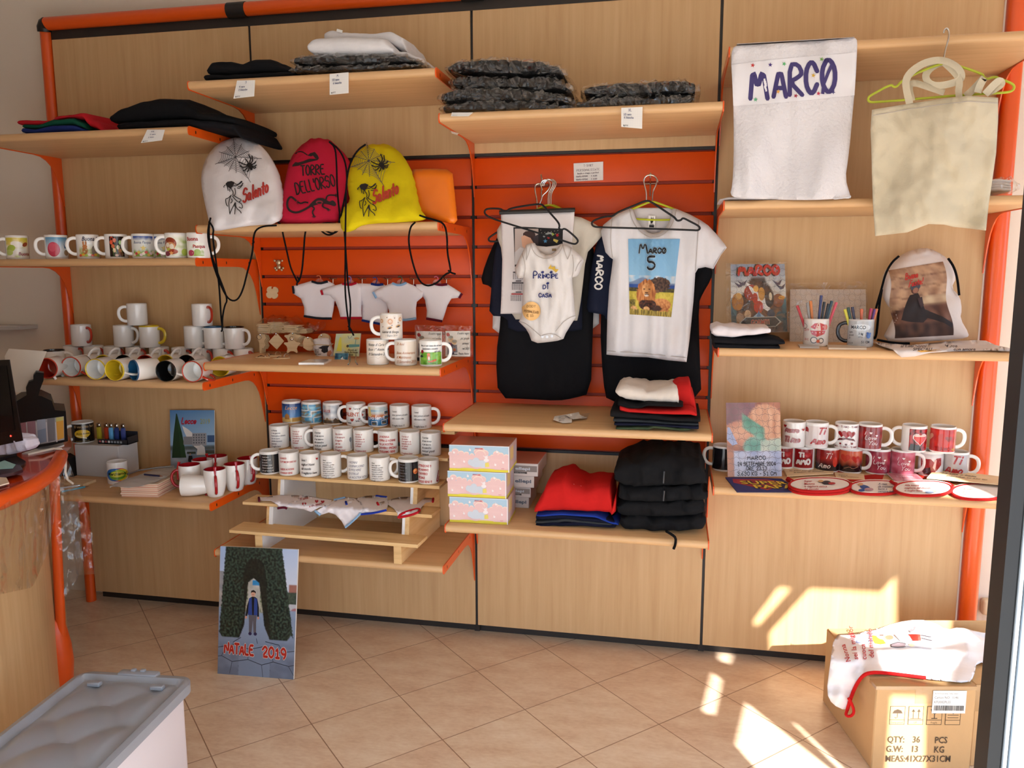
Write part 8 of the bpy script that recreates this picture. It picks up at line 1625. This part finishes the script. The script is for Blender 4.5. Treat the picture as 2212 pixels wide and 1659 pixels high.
# =====================================================  THINGS ON THE COUNTER
zc = .98
mo = T('monitor', 'black monitor edge at the left border with a red power light', 'monitor', tuple(on(20, 965, zc)))
Ym = -.98
c4 = [at(-60, 780, Ym), at(19, 777, Ym - .03), at(48, 952, Ym - .03), at(-60, 975, Ym)]; q = Quad(*c4, t=.004); q.board().build('bezel', mat('black_gloss', S(16, 15, 15), .25), mo)
sc_ = [q(0, .07), q(.92, .07), q(.89, .85), q(0, .85)]; MB().add([p + q.n * .001 for p in sc_], [(0, 1, 2, 3)]).build('screen', mat('dark_screen', S(12, 12, 14), .08), mo)
ledm = mat('red_led', S(200, 20, 20), .3); ledm.node_tree.nodes['Principled BSDF'].inputs['Emission Color'].default_value = (1, .05, .03, 1); ledm.node_tree.nodes['Principled BSDF'].inputs['Emission Strength'].default_value = 2
MB().lathe([(.0035, 0), (0, .002)], 10, Matrix.Translation(q(.80, .915) + q.n * .001) @ Matrix.Rotation(pi / 2, 4, 'X')).build('power_light', ledm, mo)
MB().box((c4[3].x + .05, Ym - .02, zc), (c4[3].x + .13, Ym + .06, zc + .02)).build('foot', DARK, mo)
pr = T('photo_printer', 'black photo printer with clear coloured ink tanks', 'printer', tuple(on(95, 958, zc)))
Yp = -.80; dv = ray(100, 900).normalized(); dv.z = 0
mb = MB(); body = [(30, 870), (60, 852), (90, 856), (112, 866), (119, 886), (142, 888), (147, 953), (110, 962), (60, 970), (30, 972)]
mb.prism(body, lambda a, b: at(a, b, Yp), lambda a, b: at(a, b, Yp) + dv * .2); mb.build('body', mat('black_matte', S(20, 20, 21), .45), pr)
A = Art(-1)
A.poly([(44, 914), (138, 899), (139, 950), (66, 964), (44, 966)], 'A8A6A8').poly([(44, 914), (56, 912), (60, 958), (44, 960)], 'B4808A').poly([(58, 911), (76, 909), (78, 958), (62, 962)], 'A8808C').poly([(80, 907), (98, 905), (100, 954), (82, 958)], '8A9AB0').poly([(80, 907), (98, 905), (99, 925), (80, 930)], 'A8B0C0').poly([(102, 904), (118, 902), (119, 951), (103, 955)], '7E7C80').poly([(121, 902), (137, 900), (138, 946), (123, 951)], 'D8A048').poly([(121, 902), (137, 900), (137, 908), (121, 911)], 'C8C078')
for x in (57, 78, 100, 120): A.line([(x, 912), (x + 3, 955)], 2.2, 'D0CED0')
A.build('ink_tanks', pr, lambda x, y, l=0: at(x, y, Yp - .001 - .0002 * l), PRINTG)
MB().prism([(56, 838), (62, 825), (72, 822), (72, 812), (78, 804), (95, 806), (94, 822), (87, 840), (82, 858), (70, 862), (58, 858)], lambda a, b: at(a, b, Yp - .01), lambda a, b: at(a, b, Yp - .01) + dv * .06).build('feeder_arm', DARK, pr)
tag(MB().add([at(19, 753, -.74), at(101, 759, -.74), at(72, 830, -.78), at(58, 846, -.79), at(30, 848, -.79), at(10, 770, -.74)], [(0, 1, 2, 3, 4, 5)]).add([at(19, 753, -.738), at(101, 759, -.738), at(72, 830, -.778), at(58, 846, -.788), at(30, 848, -.788), at(10, 770, -.738)], [(5, 4, 3, 2, 1, 0)]).build('printer_paper', mat('cream_paper', S(214, 204, 190), .8), None, tuple(at(40, 848, -.79))), 'sheets of cream paper standing in the printer feeder', 'paper')
tag(pslab([(-20, 952, 985), (10, 950, 984), (34, 940, 979), (48, 944, 976), (54, 956, 972)], -1.0, .07, wr=.02, ns=26).build('cloth_bundle', cloth('D2CEDC', .03, .4), None, tuple(on(30, 980, zc)), angle=180), 'crumpled white cloth beneath the monitor', 'cloth')
tag(slabxy([(48, 982), (90, 968), (136, 956), (139, 964), (112, 973), (60, 983)], zc + .0005, .006, PAPER, None, 'paper_sheets'), 'white sheets lying on the counter below the printer', 'paper')
cb = T('power_cable', 'cream cable curving over the counter corner', 'cable', tuple(on(120, 968, zc)))
MB().tube([at(x, y, Y) for x, y, Y in ((60, 982, -.9), (90, 975, -.86), (115, 969, -.80), (132, 970, -.77), (140, 980, -.75), (142, 1000, -.74), (141, 1020, -.73), (146, 1036, -.72), (158, 1045, -.70))], .0045, 8).build('cable', mat('cream_cable', S(214, 206, 190), .4), cb)
def phone(pts, lab, c, gl):
    o = T('smartphone', lab, 'phone', tuple(on(*pts[0], zc))); slabxy(pts, zc + .0005 + gl, .010, mat('phone_case_' + c, C_(c), .3), o, 'case')
    return o
phone([(-10, 1000), (8, 985), (30, 986), (56, 1002), (52, 1010), (0, 1030)], 'black smartphone at the back of the counter edge', '141416', .0)
phone([(-10, 1014), (10, 1004), (45, 1012), (50, 1020), (30, 1027), (-10, 1034)], 'smartphone in dark red case in front of the black phone', '3A1A22', .012)
tag(slabxy([(-10, 1002), (10, 995), (34, 1004), (28, 1012), (-10, 1014)], zc + .0235, .001, mat('teal_note', S(150, 196, 200), .6), None, 'sticky_note'), 'teal and white note lying on the phones', 'note')
ps = T('flyer_stack', 'pink and cream paper slips at the front edge of the counter', 'paper stack', tuple(on(5, 1045, zc)))
for k in range(6): slabxy([(-20, 1032), (14, 1034), (20, 1045), (-20, 1056)], zc + .0005 + k * .004, .0038, mat('slip_%d' % (k % 2), S(220, 170 + 30 * (k % 2), 150 + 30 * (k % 2)), .8), ps, 'slips')
